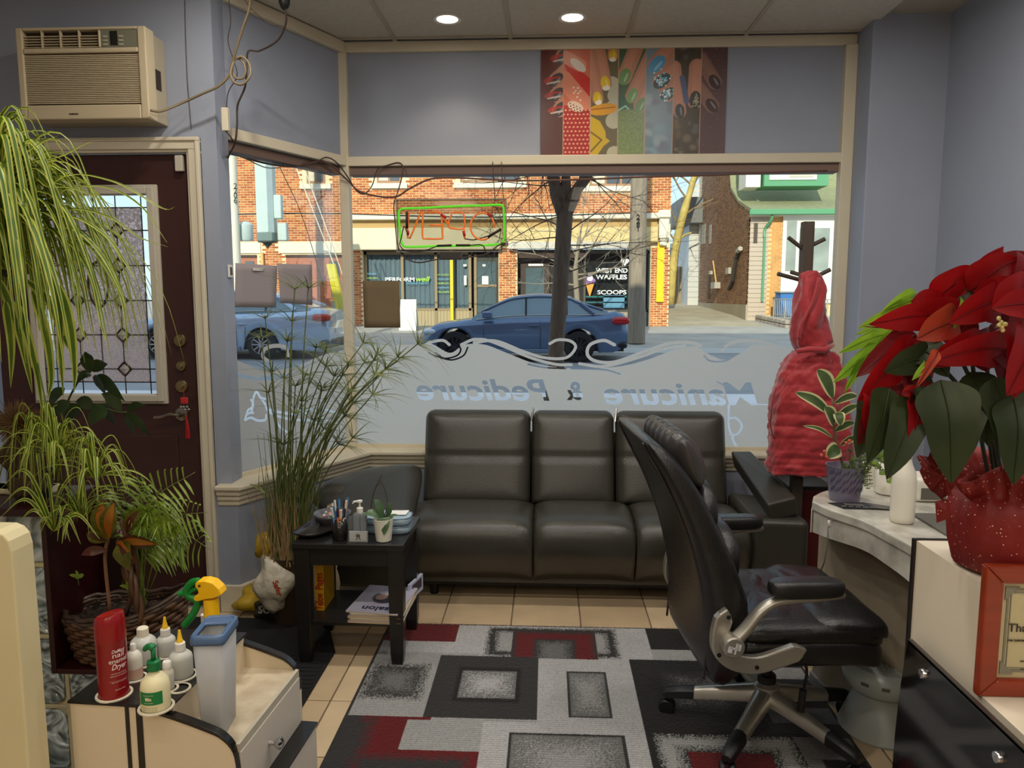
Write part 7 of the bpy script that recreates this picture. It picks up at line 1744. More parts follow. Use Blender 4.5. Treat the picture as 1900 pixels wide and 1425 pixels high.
MB().tube([(0, 0, .097), (0, 0, .122)], .0045, 10).tube(bezier([(.002, 0, .121), (-.006, .001, .125), (-.015, .002, .121), (-.019, .002, .116)], 3), [.0075, .0075, .007, .007, .0065, .006, .0055, .005, .0045, .004], 10).build('pump_head', grn, lb_, smooth='all', local=True)
# empty rim, small bottle cap behind the container
p = bt(333, 1278); ring_hole(p, .018)
# plastic container with grey blue lid
q = TM @ V((.272, .078, 0)); q = V((q.x, q.y, .5605))
pcn = thing('plastic_container', 'tall translucent plastic container with blue grey rim lid on the trolley', 'container', q, rz=R(6))
def rrect(hx, hy, z, r, n=6, cx=0, cy=0):
    out = []; hx *= .80; hy *= .80; r *= .8; cy *= .8; z *= .95
    for (sx, sy, a0_) in ((1, 1, 0), (-1, 1, pi/2), (-1, -1, pi), (1, -1, 3*pi/2)):
        for k in range(n+1): a = a0_+pi/2*k/n; out.append(V((cx+sx*(hx-r)+r*cos(a), cy+sy*(hy-r)+r*sin(a), z)))
    return out
ccl = bpy.data.materials.new('container_plastic'); ccl.use_nodes = True; nt_ = ccl.node_tree; nt_.nodes.clear()
o_ = nt_.nodes.new('ShaderNodeOutputMaterial'); pr_ = nt_.nodes.new('ShaderNodeBsdfPrincipled'); tr2 = nt_.nodes.new('ShaderNodeBsdfTransparent'); tl2 = nt_.nodes.new('ShaderNodeBsdfTranslucent'); m1 = nt_.nodes.new('ShaderNodeMixShader'); m2 = nt_.nodes.new('ShaderNodeMixShader')
pr_.inputs['Base Color'].default_value = L3((212, 214, 216)); pr_.inputs['Roughness'].default_value = .3; tl2.inputs[0].default_value = L3((225, 226, 228)); m1.inputs[0].default_value = .35; m2.inputs[0].default_value = .35
nt_.links.new(pr_.outputs[0], m1.inputs[1]); nt_.links.new(tl2.outputs[0], m1.inputs[2]); nt_.links.new(m1.outputs[0], m2.inputs[1]); nt_.links.new(tr2.outputs[0], m2.inputs[2]); nt_.links.new(m2.outputs[0], o_.inputs[0])
m = MB(); m.loft([rrect(.030, .048, 0, .012), rrect(.034, .054, .10, .013), rrect(.038, .062, .215, .014)], caps=False); m.add(rrect(.030, .048, 0, .012), [tuple(range(28))]); m.build('container_body', ccl, pcn, smooth=True, local=True, solid=.0012, ang=50)
lid = M('lid_blue_grey', (78, 104, 140), .3, trans=.1)
m = MB(); m.loft([rrect(.0385, .0625, .208, .014), rrect(.043, .067, .208, .016), rrect(.0435, .0675, .214, .016), rrect(.042, .066, .226, .016), rrect(.038, .062, .229, .014), rrect(.033, .056, .226, .012), rrect(.032, .055, .216, .012)], caps=False); m.build('rim_lid', lid, pcn, smooth='all', local=True)
MB().loft([rrect(.033, .0165, .2235, .008, cy=.0375), rrect(.033, .0165, .2255, .008, cy=.0375)]).build('lid_bridge', lid, pcn, smooth=True, local=True)
MB().loft([rrect(.030, .036, .2215, .010, cy=-.019), rrect(.033, .039, .2275, .011, cy=-.019)], caps=False).build('lid_opening_rim', lid, pcn, smooth=True, local=True, solid=.003)
# toucan sprayer
yel = M('sprayer_yellow', (240, 186, 12), .35); gr2 = M('sprayer_green', (18, 120, 44), .35)
SY_ = 1.62
def sp_(px, py, d=0): return aY(px, py, SY_+d)
b0 = sp_(393, 1155); sp = thing('spray_bottle', 'spray bottle with yellow toucan head and green trigger behind the container', 'spray bottle', (b0.x, SY_, .56))
hb = b0.z-.56
MB().lathe([(.033, 0), (.035, .005), (.035, hb*.7), (.028, hb*.88), (.014, hb)], seg=28).build('bottle_body', frost, sp, smooth=True, local=True)
zc1 = sp_(393, 1140).z-.56; MB().lathe([(.0165, hb-.004), (.0165, zc1+.002), (.014, zc1+.004)], seg=20).build('collar', gr2, sp, smooth=True, local=True)
m = MB(); m.tube([sp_(393, 1143), sp_(391, 1110)], [.0175, .0165], 16); m.build('neck', yel, sp, smooth=True)
pts = [(368, 1078), (372, 1074), (385, 1073), (400, 1077), (412, 1088), (417, 1099), (408, 1103), (400, 1106), (385, 1108), (370, 1112), (364, 1108), (366, 1102), (374, 1098), (372, 1090), (367, 1084)]
P2 = [(sp_(a, b).x, sp_(a, b).z) for a, b in pts]; MB().prism(P2, SY_-.016, SY_+.016, 'y').build('toucan_head', yel, sp, bevel=.003, seg=3)
e_ = sp_(376, 1082); MB().lathe([(.003, -.001), (.003, .001), (.001, .0015)], seg=12, X=Matrix.Translation((e_.x, SY_-.017, e_.z)) @ Matrix.Rotation(pi/2, 4, 'X')).build('eye', M('eye_dark', (90, 60, 20), .5), sp)
MB().tube(bezier([sp_(370, 1078), sp_(358, 1080), sp_(348, 1090), sp_(345, 1100), sp_(352, 1108), sp_(362, 1112), sp_(366, 1122), sp_(358, 1140), sp_(350, 1150), sp_(341, 1162)], 3), .0065, 10, flat=1.3).build('trigger', gr2, sp, smooth='all')
MB().tube([sp_(350, 1099), sp_(332, 1102)], [.006, .0065], 12).build('nozzle', gr2, sp, smooth=True); MB().tube(bezier([sp_(366, 1092), sp_(356, 1096), sp_(350, 1104)], 3), .005, 8).build('trigger_link', gr2, sp, smooth='all')
q = aZ(380, 1175, .60); sc_ = thing('plastic_bottle', 'white capped bottle peeping out between sprayer and container', 'bottle', (aY(380, 1145, 1.66).x, 1.66, .56)); h_ = aY(380, 1140, 1.66).z-.56
MB().lathe([(.02, 0), (.02, h_*.75), (.008, h_*.86)], seg=20).build('bottle_body', frost2, sc_, smooth=True, local=True); MB().lathe([(.009, h_*.86), (.009, h_), (.001, h_+.001)], seg=16).build('cap', white, sc_, smooth=True, local=True)
# ================================================================ glass block partition, post, wooden box, basket
gb = bpy.data.materials.new('glass_block'); gb.use_nodes = True; nb = gb.node_tree; pb_ = nb.nodes['Principled BSDF']
pb_.inputs['Base Color'].default_value = L3((150, 165, 160)); pb_.inputs['Roughness'].default_value = .08; pb_.inputs['Specular IOR Level'].default_value = .9
tcn = nb.nodes.new('ShaderNodeTexCoord'); wn = nb.nodes.new('ShaderNodeTexNoise'); wn.inputs['Scale'].default_value = 14; wn.inputs['Distortion'].default_value = 2.2; wn.inputs['Detail'].default_value = 1
nb.links.new(tcn.outputs['Object'], wn.inputs['Vector']); bpn = nb.nodes.new('ShaderNodeBump'); bpn.inputs['Strength'].default_value = .9; bpn.inputs['Distance'].default_value = .03
nb.links.new(wn.outputs['Fac'], bpn.inputs['Height']); nb.links.new(bpn.outputs[0], pb_.inputs['Normal'])
rmp = nb.nodes.new('ShaderNodeValToRGB'); rmp.color_ramp.elements[0].color = L3((100, 114, 110)); rmp.color_ramp.elements[1].color = L3((214, 226, 226)); rmp.color_ramp.elements[0].position = .35; rmp.color_ramp.elements[1].position = .68
nb.links.new(wn.outputs['Fac'], rmp.inputs[0]); nb.links.new(rmp.outputs[0], pb_.inputs['Base Color'])
gp_ = thing('glass_block_partition', 'low partition of wavy glass blocks with cream joints behind the trolley', 'partition', (-1.5, 2.05, 0))
jm = M('joint_cream', (196, 184, 148), .6)
GY0, GY1 = 2.0, 2.08; pit = .2125; gx0 = aY(122, 1250, 2.0).x+.002
gz0 = aY(116, 1312, 2.0).z-pit; cols_ = 4
MB().box(gx0-pit*3, gx0+.24, GY0+.008, GY1-.008, 0, gz0+pit*2+.006).box(gx0-pit*3, gx0+.006-.03, GY0+.008, GY1-.008, gz0+pit*2+.006, gz0+pit*4+.006).build('joint_core', jm, gp_)
m = MB()
for i in range(-3, 2):
    x = gx0+pit*i
    if x > gx0+.24: continue
    m.box(x-.006, x+.006, GY0, GY1, 0, gz0+pit*(2 if i >= 0 else 4)+.006)
for j in range(0, 5):
    z = gz0+pit*j; m.box(gx0-pit*3, gx0+(.24 if j <= 2 else -.03), GY0+.001, GY1-.001, max(0, z-.006), z+.006)
m.build('cream_joint', jm, gp_, bevel=.002)
for i in range(-3, 2):
    for j in range(-1, 4):
        x0_, z0_ = gx0+pit*i, gz0+pit*j
        if (i >= 0 and j > 1): continue
        x1_ = min(x0_+pit, gx0+.24); z0c = max(.005, z0_)
        if x1_-x0_ < .05 or z0_+pit-z0c < .05: continue
        hx_, hz_ = (x1_-x0_)/2-.008, (z0_+pit-z0c)/2-.008
        MB().pillow(((x0_+x1_)/2, GY0+.006, (z0c+z0_+pit)/2), hx_, .007, hz_, .12, .3, 32, 8, X=None).build('glass_block', gb, gp_, smooth='all')
pw = M('post_paint', (206, 194, 152), .5, var=.05, scale=4); 
po = thing('white_post', 'cream painted wooden post with rounded top at the left edge of the photo', 'post', (-.96, 1.3, 0))
MB().prism([(-1.03, 0), (-.966, 0), (-.966, .99), (-.97, 1.01), (-.98, 1.022), (-.995, 1.028), (-1.03, 1.028)], 1.276, 1.335, 'y').build('post_shaft', pw, po, bevel=.004, seg=3)
MB().box(-1.15, -1.032, 1.286, 1.31, 0, .93).build('side_rail', M('rail_wood', (176, 150, 96), .5, var=.08, scale=4), po, bevel=.002)
MB().box(-1.0322, -1.0285, 1.272, 1.290, 0, .93).build('brown_edge_strip', M('rail_brown', (96, 62, 34), .6), po, label='brown strip between post and rail')  # brown edge of the neighbouring piece, between post and side rail
maho = M('mahogany', (42, 11, 10), .35, var=.15, scale=5, stretch=(1, 1, 6))
wbx = thing('wooden_planter_box', 'dark red wooden open box on the glass block partition holding the basket', 'box', (-1.25, 1.98, .44))
wz = .443
MB().box(-1.325, -1.31, 1.86, 2.12, wz, .86).build('side_board', maho, wbx, bevel=.002); MB().box(-1.309, -1.03, 1.86, 2.12, wz, wz+.014).build('bottom_board', maho, wbx, bevel=.002)
MB().box(-1.309, -1.20, 2.105, 2.12, wz+.015, .84).build('back_board', M('mahogany_dark', (34, 14, 12), .5), wbx)
sh = thing('plant_ledge', 'dark red shelf board beside the wooden box at the left edge', 'shelf', (-1.65, 2.0, .86)); MB().box(-2.05, -1.327, 1.86, 2.12, .875, .895).build('ledge_board', maho, sh, bevel=.002); MB().box(-2.05, -1.335, 2.0, 2.1, .86, .874).build('ledge_support', maho, sh)
# wicker basket
wk = M('wicker_brown', (84, 56, 34), .45, var=.3, scale=30, spec=.6); wk2 = M('wicker_dark', (60, 44, 34), .4, var=.3, scale=30, spec=.6)
bk = thing('wicker_basket', 'dark brown boat-shaped wicker basket full of soil and plants', 'basket', (-1.16, 1.96, wz+.016))
bc = V((-1.168, 1.955, 0)); 
def bask(th, h):
    """point on the basket wall; h 0..1"""
    c, s = cos(th), sin(th); w_ = .128+.032*h; d_ = .080+.025*h; zr = .125+.06*max(0, c)**2
    return V((bc.x+w_*c+.02*h*max(0, c), bc.y+d_*s, wz+.018+zr*h))
m = MB(); rows_, cols2 = 10, 32
for j in range(rows_):
    for i in range(cols2):
        a0_, a1_ = 2*pi*(i-.1)/cols2, 2*pi*(i+1.1)/cols2; h = (j+.5)/rows_; out = (i+j) % 2 == 0
        if not out: continue
        p0, p1, pm_ = bask(a0_-.06, h), bask(a1_+.06, h), bask((a0_+a1_)/2, h); n_ = V((pm_.x-bc.x, (pm_.y-bc.y)*1.6, 0)).normalized()
        m.tube([p0, p0.lerp(pm_, .5)+n_*.004, pm_+n_*.007, pm_.lerp(p1, .5)+n_*.004, p1], .0078, 5, flat=1.0)
tag(m.build('weave', wk, bk, smooth='all', fixn=False), kind='stuff')
m = MB(); N2 = 60
vs = [bask(2*pi*k/N2, h/6)+V((0, 0, 0)) for h in range(7) for k in range(N2)]; vs = [V((bc.x+(p.x-bc.x)*.97, bc.y+(p.y-bc.y)*.97, p.z)) for p in vs]
m.add(vs, [(h*N2+k, h*N2+(k+1) % N2, (h+1)*N2+(k+1) % N2, (h+1)*N2+k) for h in range(6) for k in range(N2)]); m.build('liner', M('liner_dark', (20, 14, 10), .9), bk)
for dz_, r_, q_ in ((.0, .008, 0), (.010, .007, 1.5), (-.009, .007, .7)):
    MB().tube([bask(2*pi*k/80, 1.0)+V((.003*sin(k*1.2+q_), .003*cos(k*1.2), dz_+.002*sin(k*1.2+q_))) for k in range(81)], r_, 6, caps=False).build('rim_braid', wk2, bk, smooth='all')
hd_ = bezier([bask(-1.0, 1)+V((0, -.004, -.06)), bask(-1.0, 1), V((bc.x+.075, bc.y-.09, .72)), V((bc.x+.03, bc.y-.05, .80)), V((bc.x+.0, bc.y, .825)), V((bc.x-.03, bc.y+.06, .79)), V((bc.x-.05, bc.y+.1, .70)), V((bc.x-.06, bc.y+.115, .60))], 8)
for k in range(3): MB().tube([p+V((.007*cos(i*.6+k*2.1), .007*sin(i*.6+k*2.1), .0)) for i, p in enumerate(hd_)], .0065, 6).build('handle_braid', wk, bk, smooth='all')
m = MB(); n = 30; vs = []
rnd = random.Random(9)
for j in range(n):
    for i in range(n):
        u, v = -1+2*i/(n-1), -1+2*j/(n-1); k_ = max(abs(u), abs(v), 1e-6)/max(1e-6, math.hypot(u, v)) if (u or v) else 1
        vs.append((bc.x+.135*u*k_, bc.y+.085*v*k_, wz+.125+.02*max(0, u)+rnd.uniform(-.006, .008)))
m.add(vs, [(j*n+i, j*n+i+1, (j+1)*n+i+1, (j+1)*n+i) for j in range(n-1) for i in range(n-1)]); tag(m.build('soil', M('potting_soil', (44, 30, 22), .95, var=.4, scale=60, bump=1, bscale=90), bk), kind='stuff')
# ================================================================ plants
def perp(a, b, k=.3): return V((b.z-a.z, k*(b-a).length, -(b.x-a.x)))
def leafstrip(name, pts, wmax, mat, parent, side=(0, 0, 1), fold=.25, n=5, cols=2, mats=None, shape=None, label=None, tip=.0004):
    P_ = bezier(pts, n); k = len(P_)
    f = shape or (lambda t: max(.02, sin(pi*min(1, t*.93+.05))**.7))
    w_ = [wmax*f(i/(k-1)) for i in range(k)]; w_[-1] = tip
    return MB().strip(P_, w_, side, fold, mats, cols).build(name, mat, parent, smooth='all', fixn=False, label=label)
sp_g = leafmat('spider_green', (96, 124, 24), (62, 98, 20), .4, .45, 20); sp_c = leafmat('spider_cream', (204, 206, 104), (184, 190, 76), .45, .45, 20)
long_ = lambda t: min(1, t*6+.35)*(1-t**2.2)+.02
def spider(root, c, n, rnd, Lr, up, wd, dirs=None, droop=1.0, name='leaf'):
    for k in range(n):
        a = rnd.uniform(0, 2*pi) if dirs is None else rnd.uniform(*dirs); L_ = rnd.uniform(*Lr); el = rnd.uniform(*up)
        d = V((cos(a), sin(a), 0)); p0 = c+V((rnd.uniform(-.012, .012), rnd.uniform(-.012, .012), 0))
        h = L_*sin(el); o = L_*cos(el)
        pts = [p0, p0+d*o*.30+V((0, 0, h*.75)), p0+d*o*.68+V((0, 0, h*.95-L_*.08*droop)), p0+d*o*.95+V((0, 0, h*.55-L_*.35*droop)), p0+d*o*1.08+V((0, 0, -L_*.72*droop+h*.2))]
        sd = V((-d.y, d.x, rnd.uniform(-.3, .3)))
        leafstrip(name, pts, wd*rnd.uniform(.7, 1.15), [sp_g, sp_c], root, sd, .35, 4, 4, [1, 0, 0, 1], long_)
rnd = random.Random(21)
# big hanging spider plant
hc = aY(-30, 400, 1.98)
hs_ = thing('hanging_spider_plant', 'large hanging spider plant with long striped leaves at the left edge', 'potted plant', hc)
MB().lathe([(.07, -.16), (.10, -.15), (.125, -.02), (.13, 0), (.12, 0), (.11, -.02), (.001, -.03)], (hc.x, hc.y, hc.z), 28, close=False).build('hanging_pot', M('pot_dark', (44, 40, 36), .6), hs_, smooth=True)
for a in (0, 2.1, 4.2): MB().tube([hc+V((.12*cos(a), .12*sin(a), 0)), hc+V((.0, 0, .42))], .0015, 5).build('hanger_wire', M('wire_white', (200, 196, 180), .5), hs_)
MB().tube([hc+V((0, 0, .42)), V((hc.x, hc.y, CEIL-.001))], .0015, 5).build('hanger_wire', M('wire_white'), hs_)
spider(hs_, hc+V((0, 0, .0)), 80, rnd, (.22, .38), (.3, 1.25), .0095, droop=1.0)
spider(hs_, hc+V((.05, -.03, -.02)), 80, rnd, (.26, .40), (.0, .9), .0095, (-1.9, .9), 1.4)
hc2 = aY(12, 500, 1.92); spider(hs_, hc2, 60, rnd, (.16, .30), (.1, 1.2), .0085, droop=1.1)
# leaves that reach far to the right, taken from the photograph
for pl in ([(0, 430), (110, 330), (210, 335), (300, 385), (326, 383)], [(10, 440), (100, 360), (190, 345), (260, 380), (310, 450)], [(10, 450), (120, 390), (200, 400), (260, 440), (312, 458)], [(0, 460), (110, 400), (190, 430), (235, 490), (250, 520)], [(0, 330), (60, 300), (110, 290), (150, 270), (185, 258)],
           [(0, 310), (40, 285), (80, 262), (108, 252)], [(20, 450), (120, 420), (180, 460), (220, 530), (236, 575)], [(10, 460), (90, 420), (140, 500), (150, 600), (165, 640)], [(20, 470), (110, 440), (165, 500), (188, 600), (198, 640)], [(5, 400), (60, 330), (90, 345), (140, 350), (230, 390)], [(30, 470), (140, 440), (200, 500), (230, 570), (238, 690)]):
    y0 = 1.95; pts = [aY(px, py, y0-.04*i) for i, (px, py) in enumerate(pl)]
    leafstrip('leaf', pts, .0075, [sp_g, sp_c], hs_, (.2, 1, .3), .3, 5, 4, [1, 0, 0, 1], long_)
for pl in ([(30, 560), (50, 620), (70, 700), (80, 780)], [(60, 540), (85, 620), (95, 700), (88, 740)], [(110, 530), (130, 600), (138, 680), (137, 730)], [(90, 500), (110, 580), (112, 660), (118, 740)], [(10, 560), (20, 640), (20, 720), (5, 700)][:3], [(50, 520), (90, 560), (120, 630), (136, 660)], [(0, 520), (30, 600), (50, 680), (60, 730)]):
    pts = [aY(px, py, 1.86+.01*i) for i, (px, py) in enumerate(pl)]
    leafstrip('leaf', pts, .012, [sp_g, sp_c], hs_, (1, .3, .0), .3, 5, 4, [1, 0, 0, 1], long_)
# spider plants at shelf height
def small_pot(c, r, h, mat, root, soil=True):
    MB().lathe([(r*.75, -h), (r, 0), (r*.92, 0), (r*.9, -.012), (.001, -.012)], c, 24, close=False).build('pot', mat, root, smooth=True)
c1 = aY(60, 885, 1.98); c1.z = .895+.075
s2 = thing('spider_plant', 'spider plant in a black pot on the dark red ledge', 'potted plant', (c1.x, c1.y, .895)); small_pot(c1, .055, .0745, M('pot_black', (20, 20, 20), .25), s2)
spider(s2, c1+V((.04, -.02, .01)), 34, rnd, (.12, .24), (.2, 1.3), .0055, droop=.8)
cc = aY(105, 845, 1.82); s3 = thing('spider_plantlet', 'spider plantlet with narrow bright leaves hanging in front of the dark door', 'plant', cc)
spider(s3, cc, 46, rnd, (.08, .16), (.1, 1.4), .0050, droop=.55); MB().tube(bezier([hc+V((.08, -.05, -.1)), hc.lerp(cc, .5)+V((.03, 0, 0)), cc], 5), .0018, 5).build('runner', sp_g, s3, smooth='all')
cc2 = aY(175, 885, 1.84); s3b = thing('spider_plantlet', 'spider plantlet above the palm fronds right of the middle', 'plant', cc2); spider(s3b, cc2, 30, rnd, (.08, .16), (.1, 1.3), .0055, droop=.5); MB().tube(bezier([cc, cc.lerp(cc2, .5)+V((0, 0, .04)), cc2], 5), .0018, 5).build('runner', sp_g, s3b, smooth='all')
cc4 = aY(150, 960, 1.86); s3c = thing('spider_plantlet', 'spider plantlet drooping over the croton in the basket', 'plant', cc4); spider(s3c, cc4, 26, rnd, (.07, .14), (.0, 1.2), .0055, droop=.6); MB().tube(bezier([cc, cc.lerp(cc4, .5)+V((-.02, 0, 0)), cc4], 5), .0018, 5).build('runner', sp_g, s3c, smooth='all')
cc3 = aY(100, 985, 1.80); s4 = thing('spider_plantlet', 'small spider plantlet hanging in front of the dark red box', 'plant', cc3)
for tip in ((0, 908), (0, 940), (0, 960), (30, 975), (66, 985), (70, 1000), (130, 1005), (75, 905), (115, 960), (150, 1010), (185, 1000)):
    mid = ((tip[0]+100)/2, min(tip[1], 985)-18-.15*abs(tip[0]-100)); leafstrip('leaf', [cc3, aY(mid[0], mid[1], 1.79), aY(tip[0], tip[1], 1.78)], .0055, [sp_g, sp_c], s4, (0, .6, 1), .3, 6, 4, [1, 0, 0, 1], long_)
MB().tube(bezier([c1+V((.05, -.03, 0)), c1.lerp(cc3, .5)+V((.05, -.03, 0)), cc3], 5), .0015, 5).build('runner', sp_g, s4, smooth='all')
# dark broad-leaved plant in front of the door window
dg = leafmat('dark_green_leaf', (40, 54, 30), (56, 72, 40), .25, .3)
dp0 = aY(95, 800, 2.15); dpl = thing('broadleaf_plant', 'dark green broad-leaved plant in front of the leaded door window', 'potted plant', (dp0.x, 2.15, .90))
small_pot(V((dp0.x, 2.15, .97)), .05, .072, M('pot_brown', (70, 42, 30), .6), dpl)
def stem(root, pts, r, mat, nm='stem'): return MB().tube(bezier(pts, 5), r, 6).build(nm, mat, root, smooth='all')
gs = M('green_stem', (70, 76, 44), .6)
stem(dpl, [V((dp0.x, 2.15, .96)), aY(120, 760, 2.12), aY(150, 700, 2.1), aY(165, 690, 2.08)], .003, gs); stem(dpl, [V((dp0.x, 2.15, .96)), aY(150, 760, 2.1), aY(220, 765, 2.06), aY(235, 765, 2.05)], .003, gs)
for (bx__, by__, tx, ty, w_) in ((168, 692, 158, 652, 10), (168, 692, 148, 665, 8), (172, 690, 200, 675, 12), (170, 696, 142, 712, 10), (178, 698, 232, 745, 16), (172, 700, 198, 735, 11), (235, 764, 272, 752, 7), (232, 766, 250, 812, 11), (236, 768, 280, 812, 12), (225, 762, 188, 730, 12), (200, 760, 165, 790, 20), (190, 755, 215, 790, 16), (150, 750, 120, 800, 16), (130, 745, 100, 780, 14), (170, 760, 140, 745, 12), (120, 720, 90, 760, 14)):
    y = rnd.uniform(2.0, 2.12); a, b = aY(bx__, by__, y), aY(tx, ty, y-.03); mid = a.lerp(b, .5)+V((0, 0, .012)); leafstrip('leaf', [a, mid, b], w_/1400*2.1, dg, dpl, perp(a, b, .4), .15, 6, 2, None, lambda t: max(.04, sin(pi*t**.8)))
# dried air plant / cactus cluster
cx0 = aY(30, 785, 1.95); cac = thing('dried_air_plant', 'round cluster of dry brown needle leaves at the left edge', 'plant', cx0)
m = MB()
for k in range(420):
    d = V((rnd.gauss(0, 1), rnd.gauss(0, 1), rnd.gauss(0, 1))).normalized(); m.tube([cx0, cx0+d*rnd.uniform(.045, .075)], [.0016, .0005], 4, caps=False)
tag(m.build('needles', M('dry_brown', (112, 84, 50), .8, var=.3, scale=20), cac, fixn=False), kind='stuff')
crumple('root_mass', (cx0.x+.01, cx0.y+.02, cx0.z-.11), (.06, .05, .09), M('bark_mass', (70, 54, 36), .95, var=.4, scale=30, bump=1, bscale=60), cac, 31)
# palm in the basket
pg = leafmat('palm_green', (150, 168, 70), (110, 136, 44), .4, .35); pst = M('palm_stem', (110, 120, 60), .5)
pm0 = V((bc.x+.06, bc.y+.0, wz+.15)); plm = thing('parlour_palm', 'small bright palm with feathery fronds in the wicker basket', 'plant', pm0)
for base, mid, tip, nl, ll in (((262, 1040), (285, 930), (362, 876), 13, .075), ((262, 1040), (310, 965), (385, 950), 14, .07), ((265, 1045), (320, 985), (392, 1020), 13, .07), ((262, 1045), (300, 1005), (352, 1010), 9, .06), ((255, 1040), (262, 930), (255, 885), 9, .055), ((258, 1040), (240, 950), (215, 890), 10, .06), ((262, 1040), (278, 960), (300, 900), 10, .06), ((255, 1035), (230, 960), (200, 925), 9, .05), ((262, 1030), (270, 960), (330, 960), 11, .06)):
    P_ = bezier([pm0, aY(*base, 1.94), aY(*mid, 1.88), aY(*tip, 1.84)], 8); m = MB(); fr_ = MB().tube(P_, [.0022-.0014*i/(len(P_)-1) for i in range(len(P_))], 6).build('frond_stem', pst, plm, smooth='all')
    lf = MB(); nP = len(P_)
    for k in range(nl*2):
        t = .42+.56*(k//2)/nl; i = min(nP-2, int(t*(nP-1))); p = P_[i]; d = (P_[i+1]-P_[i]).normalized(); sd = d.cross(V((0, -1, .2))).normalized()*(1 if k % 2 else -1)
        L_ = ll*(1-.55*abs(2*(t-.42)/.58-.7)); q = p+d*L_*.45+sd*L_*.85+V((0, -.01, 0)); r2 = p+d*L_*.85+sd*L_*1.25+V((0, -.015, -L_*.45))
        Q = bezier([p, q, r2], 4); lf.strip(Q, [.0042*max(.05, sin(pi*min(1, (j+.8)/len(Q)))) for j in range(len(Q))], V((0, 1, .3)), .2)
    lf.build('leaflets', pg, fr_, smooth='all', fixn=False)
fe = thing('fluffy_fern', 'fluffy yellow green fern in the middle of the basket', 'plant', pm0+V((.0, -.02, 0))); m = MB()
for (cxp, cyp, r_) in ((275, 950, .035), (300, 970, .045), (320, 985, .04), (250, 955, .03), (265, 975, .035)):
    c0_ = aY(cxp, cyp, 1.86)
    for k in range(90):
        d = V((rnd.gauss(0, 1), rnd.gauss(0, .7), rnd.gauss(0, 1))).normalized(); L_ = r_*rnd.uniform(.6, 1.1); m.strip([c0_+d*.004, c0_+d*L_*.6+V((0, 0, .004)), c0_+d*L_+V((0, 0, -.006))], [.0009, .0016, .0002], V((-d.z, .3, d.x)), .1)
    m.tube([pm0+V((0, -.02, 0)), c0_], .0012, 4)
tag(m.build('fern_needles', leafmat('fern_green', (160, 178, 60), (120, 150, 50), .4), fe, smooth='all', fixn=False), kind='stuff')
# croton
cr = thing('croton', 'croton with large green and orange veined leaves in the basket', 'plant', V((bc.x-.03, bc.y-.02, wz+.15)))
cg = leafmat('croton_green', (70, 84, 28), (110, 100, 30), .3, .3, 60); co = leafmat('croton_orange', (196, 104, 30), (150, 110, 40), .35, .3, 50); cdk = leafmat('croton_red', (96, 40, 28), (70, 50, 28), .25, .35)
stem(cr, [V((bc.x-.03, bc.y-.02, wz+.14)), aY(195, 1040, 1.9), aY(200, 1000, 1.88)], .005, M('croton_stem', (150, 110, 80), .7)); stem(cr, [V((bc.x+.02, bc.y-.03, wz+.14)), aY(255, 1060, 1.88), aY(235, 1000, 1.86), aY(225, 965, 1.85)], .006, M('croton_bark', (92, 60, 40), .8))
for (a, b, w_, mm_) in (((198, 1000), (190, 928), 20, [cg, co]), ((202, 1000), (212, 932), 16, [cg, co]), ((225, 1005), (292, 1010), 15, [cdk, co]), ((228, 1000), (240, 1060), 22, [cg, cg]), ((215, 1010), (250, 1045), 20, [co, cdk]), ((198, 1005), (160, 990), 12, [cg, cdk]), ((200, 1020), (150, 1030), 9, [cdk, cdk]), ((235, 990), (260, 945), 12, [cg, cdk])):
    A_, B_ = aY(*a, 1.86), aY(*b, 1.84); leafstrip('leaf', [A_, A_.lerp(B_, .5)+V((0, -.012, .008)), B_], w_/1400*1.9, mm_, cr, perp(A_, B_, .2), .15, 7, 4, [0, 1, 1, 0], lambda t: max(.05, sin(pi*t**.85)))
for (x_, y_) in ((145, 1070), (238, 1090)):
    c0_ = aY(x_, y_, 1.87); cl_ = thing('seedling', 'tiny green seedling in the basket soil at the %s' % ('left' if x_ < 200 else 'right'), 'plant', c0_)
    for k in range(4): a = k*1.6; d = V((cos(a), -.3, sin(a)*.6+.4)); leafstrip('leaf', [c0_, c0_+d*.008, c0_+d*.02], .006, pg, cl_, (-sin(a), .3, cos(a)), .1, 4)
    stem(cl_, [c0_, c0_+V((0, 0, -.025))], .0015, gs)
# ---------------------------------------------------------------- papyrus behind the side table
py0 = aY(532, 1040, 3.16); pap_ = thing('papyrus_plant', 'tall umbrella papyrus with star-shaped heads behind the side table', 'potted plant', (py0.x, 3.2, 0))
MB().lathe([(.07, 0), (.075, .01), (.088, .30), (.092, .31), (.085, .31), (.08, .28), (.001, .275)], (py0.x, 3.2, 0), 28, close=False).build('pot', M('pot_brown2', (66, 50, 36), .5), pap_, smooth=True)
pst2 = leafmat('papyrus_green', (88, 102, 50), (116, 124, 68), .2, .5); dry = M('papyrus_dry', (146, 120, 80), .8, var=.25, scale=30)
def umbrella(c, d, n, L_, root, tilt=.25, young=False):
    m = MB(); d = d.normalized(); u = d.orthogonal().normalized(); v = d.cross(u)
    for k in range(n):
        a = 2*pi*k/n+rnd.uniform(-.15, .15); e = (u*cos(a)+v*sin(a)); l = L_*rnd.uniform(.75, 1.15); up_ = rnd.uniform(-.05, .35)
        P_ = [c, c+e*l*.5+d*l*(.12+up_*.5), c+e*l+d*l*(.12+up_)-V((0, 0, l*.05))]
        P_ = bezier(P_, 3); m.strip(P_, [.0029*(1-.85*(j/(len(P_)-1))**1.5) for j in range(len(P_))], d.cross(e), .5)
    return m.build('umbel', pst2, root, smooth='all', fixn=False)
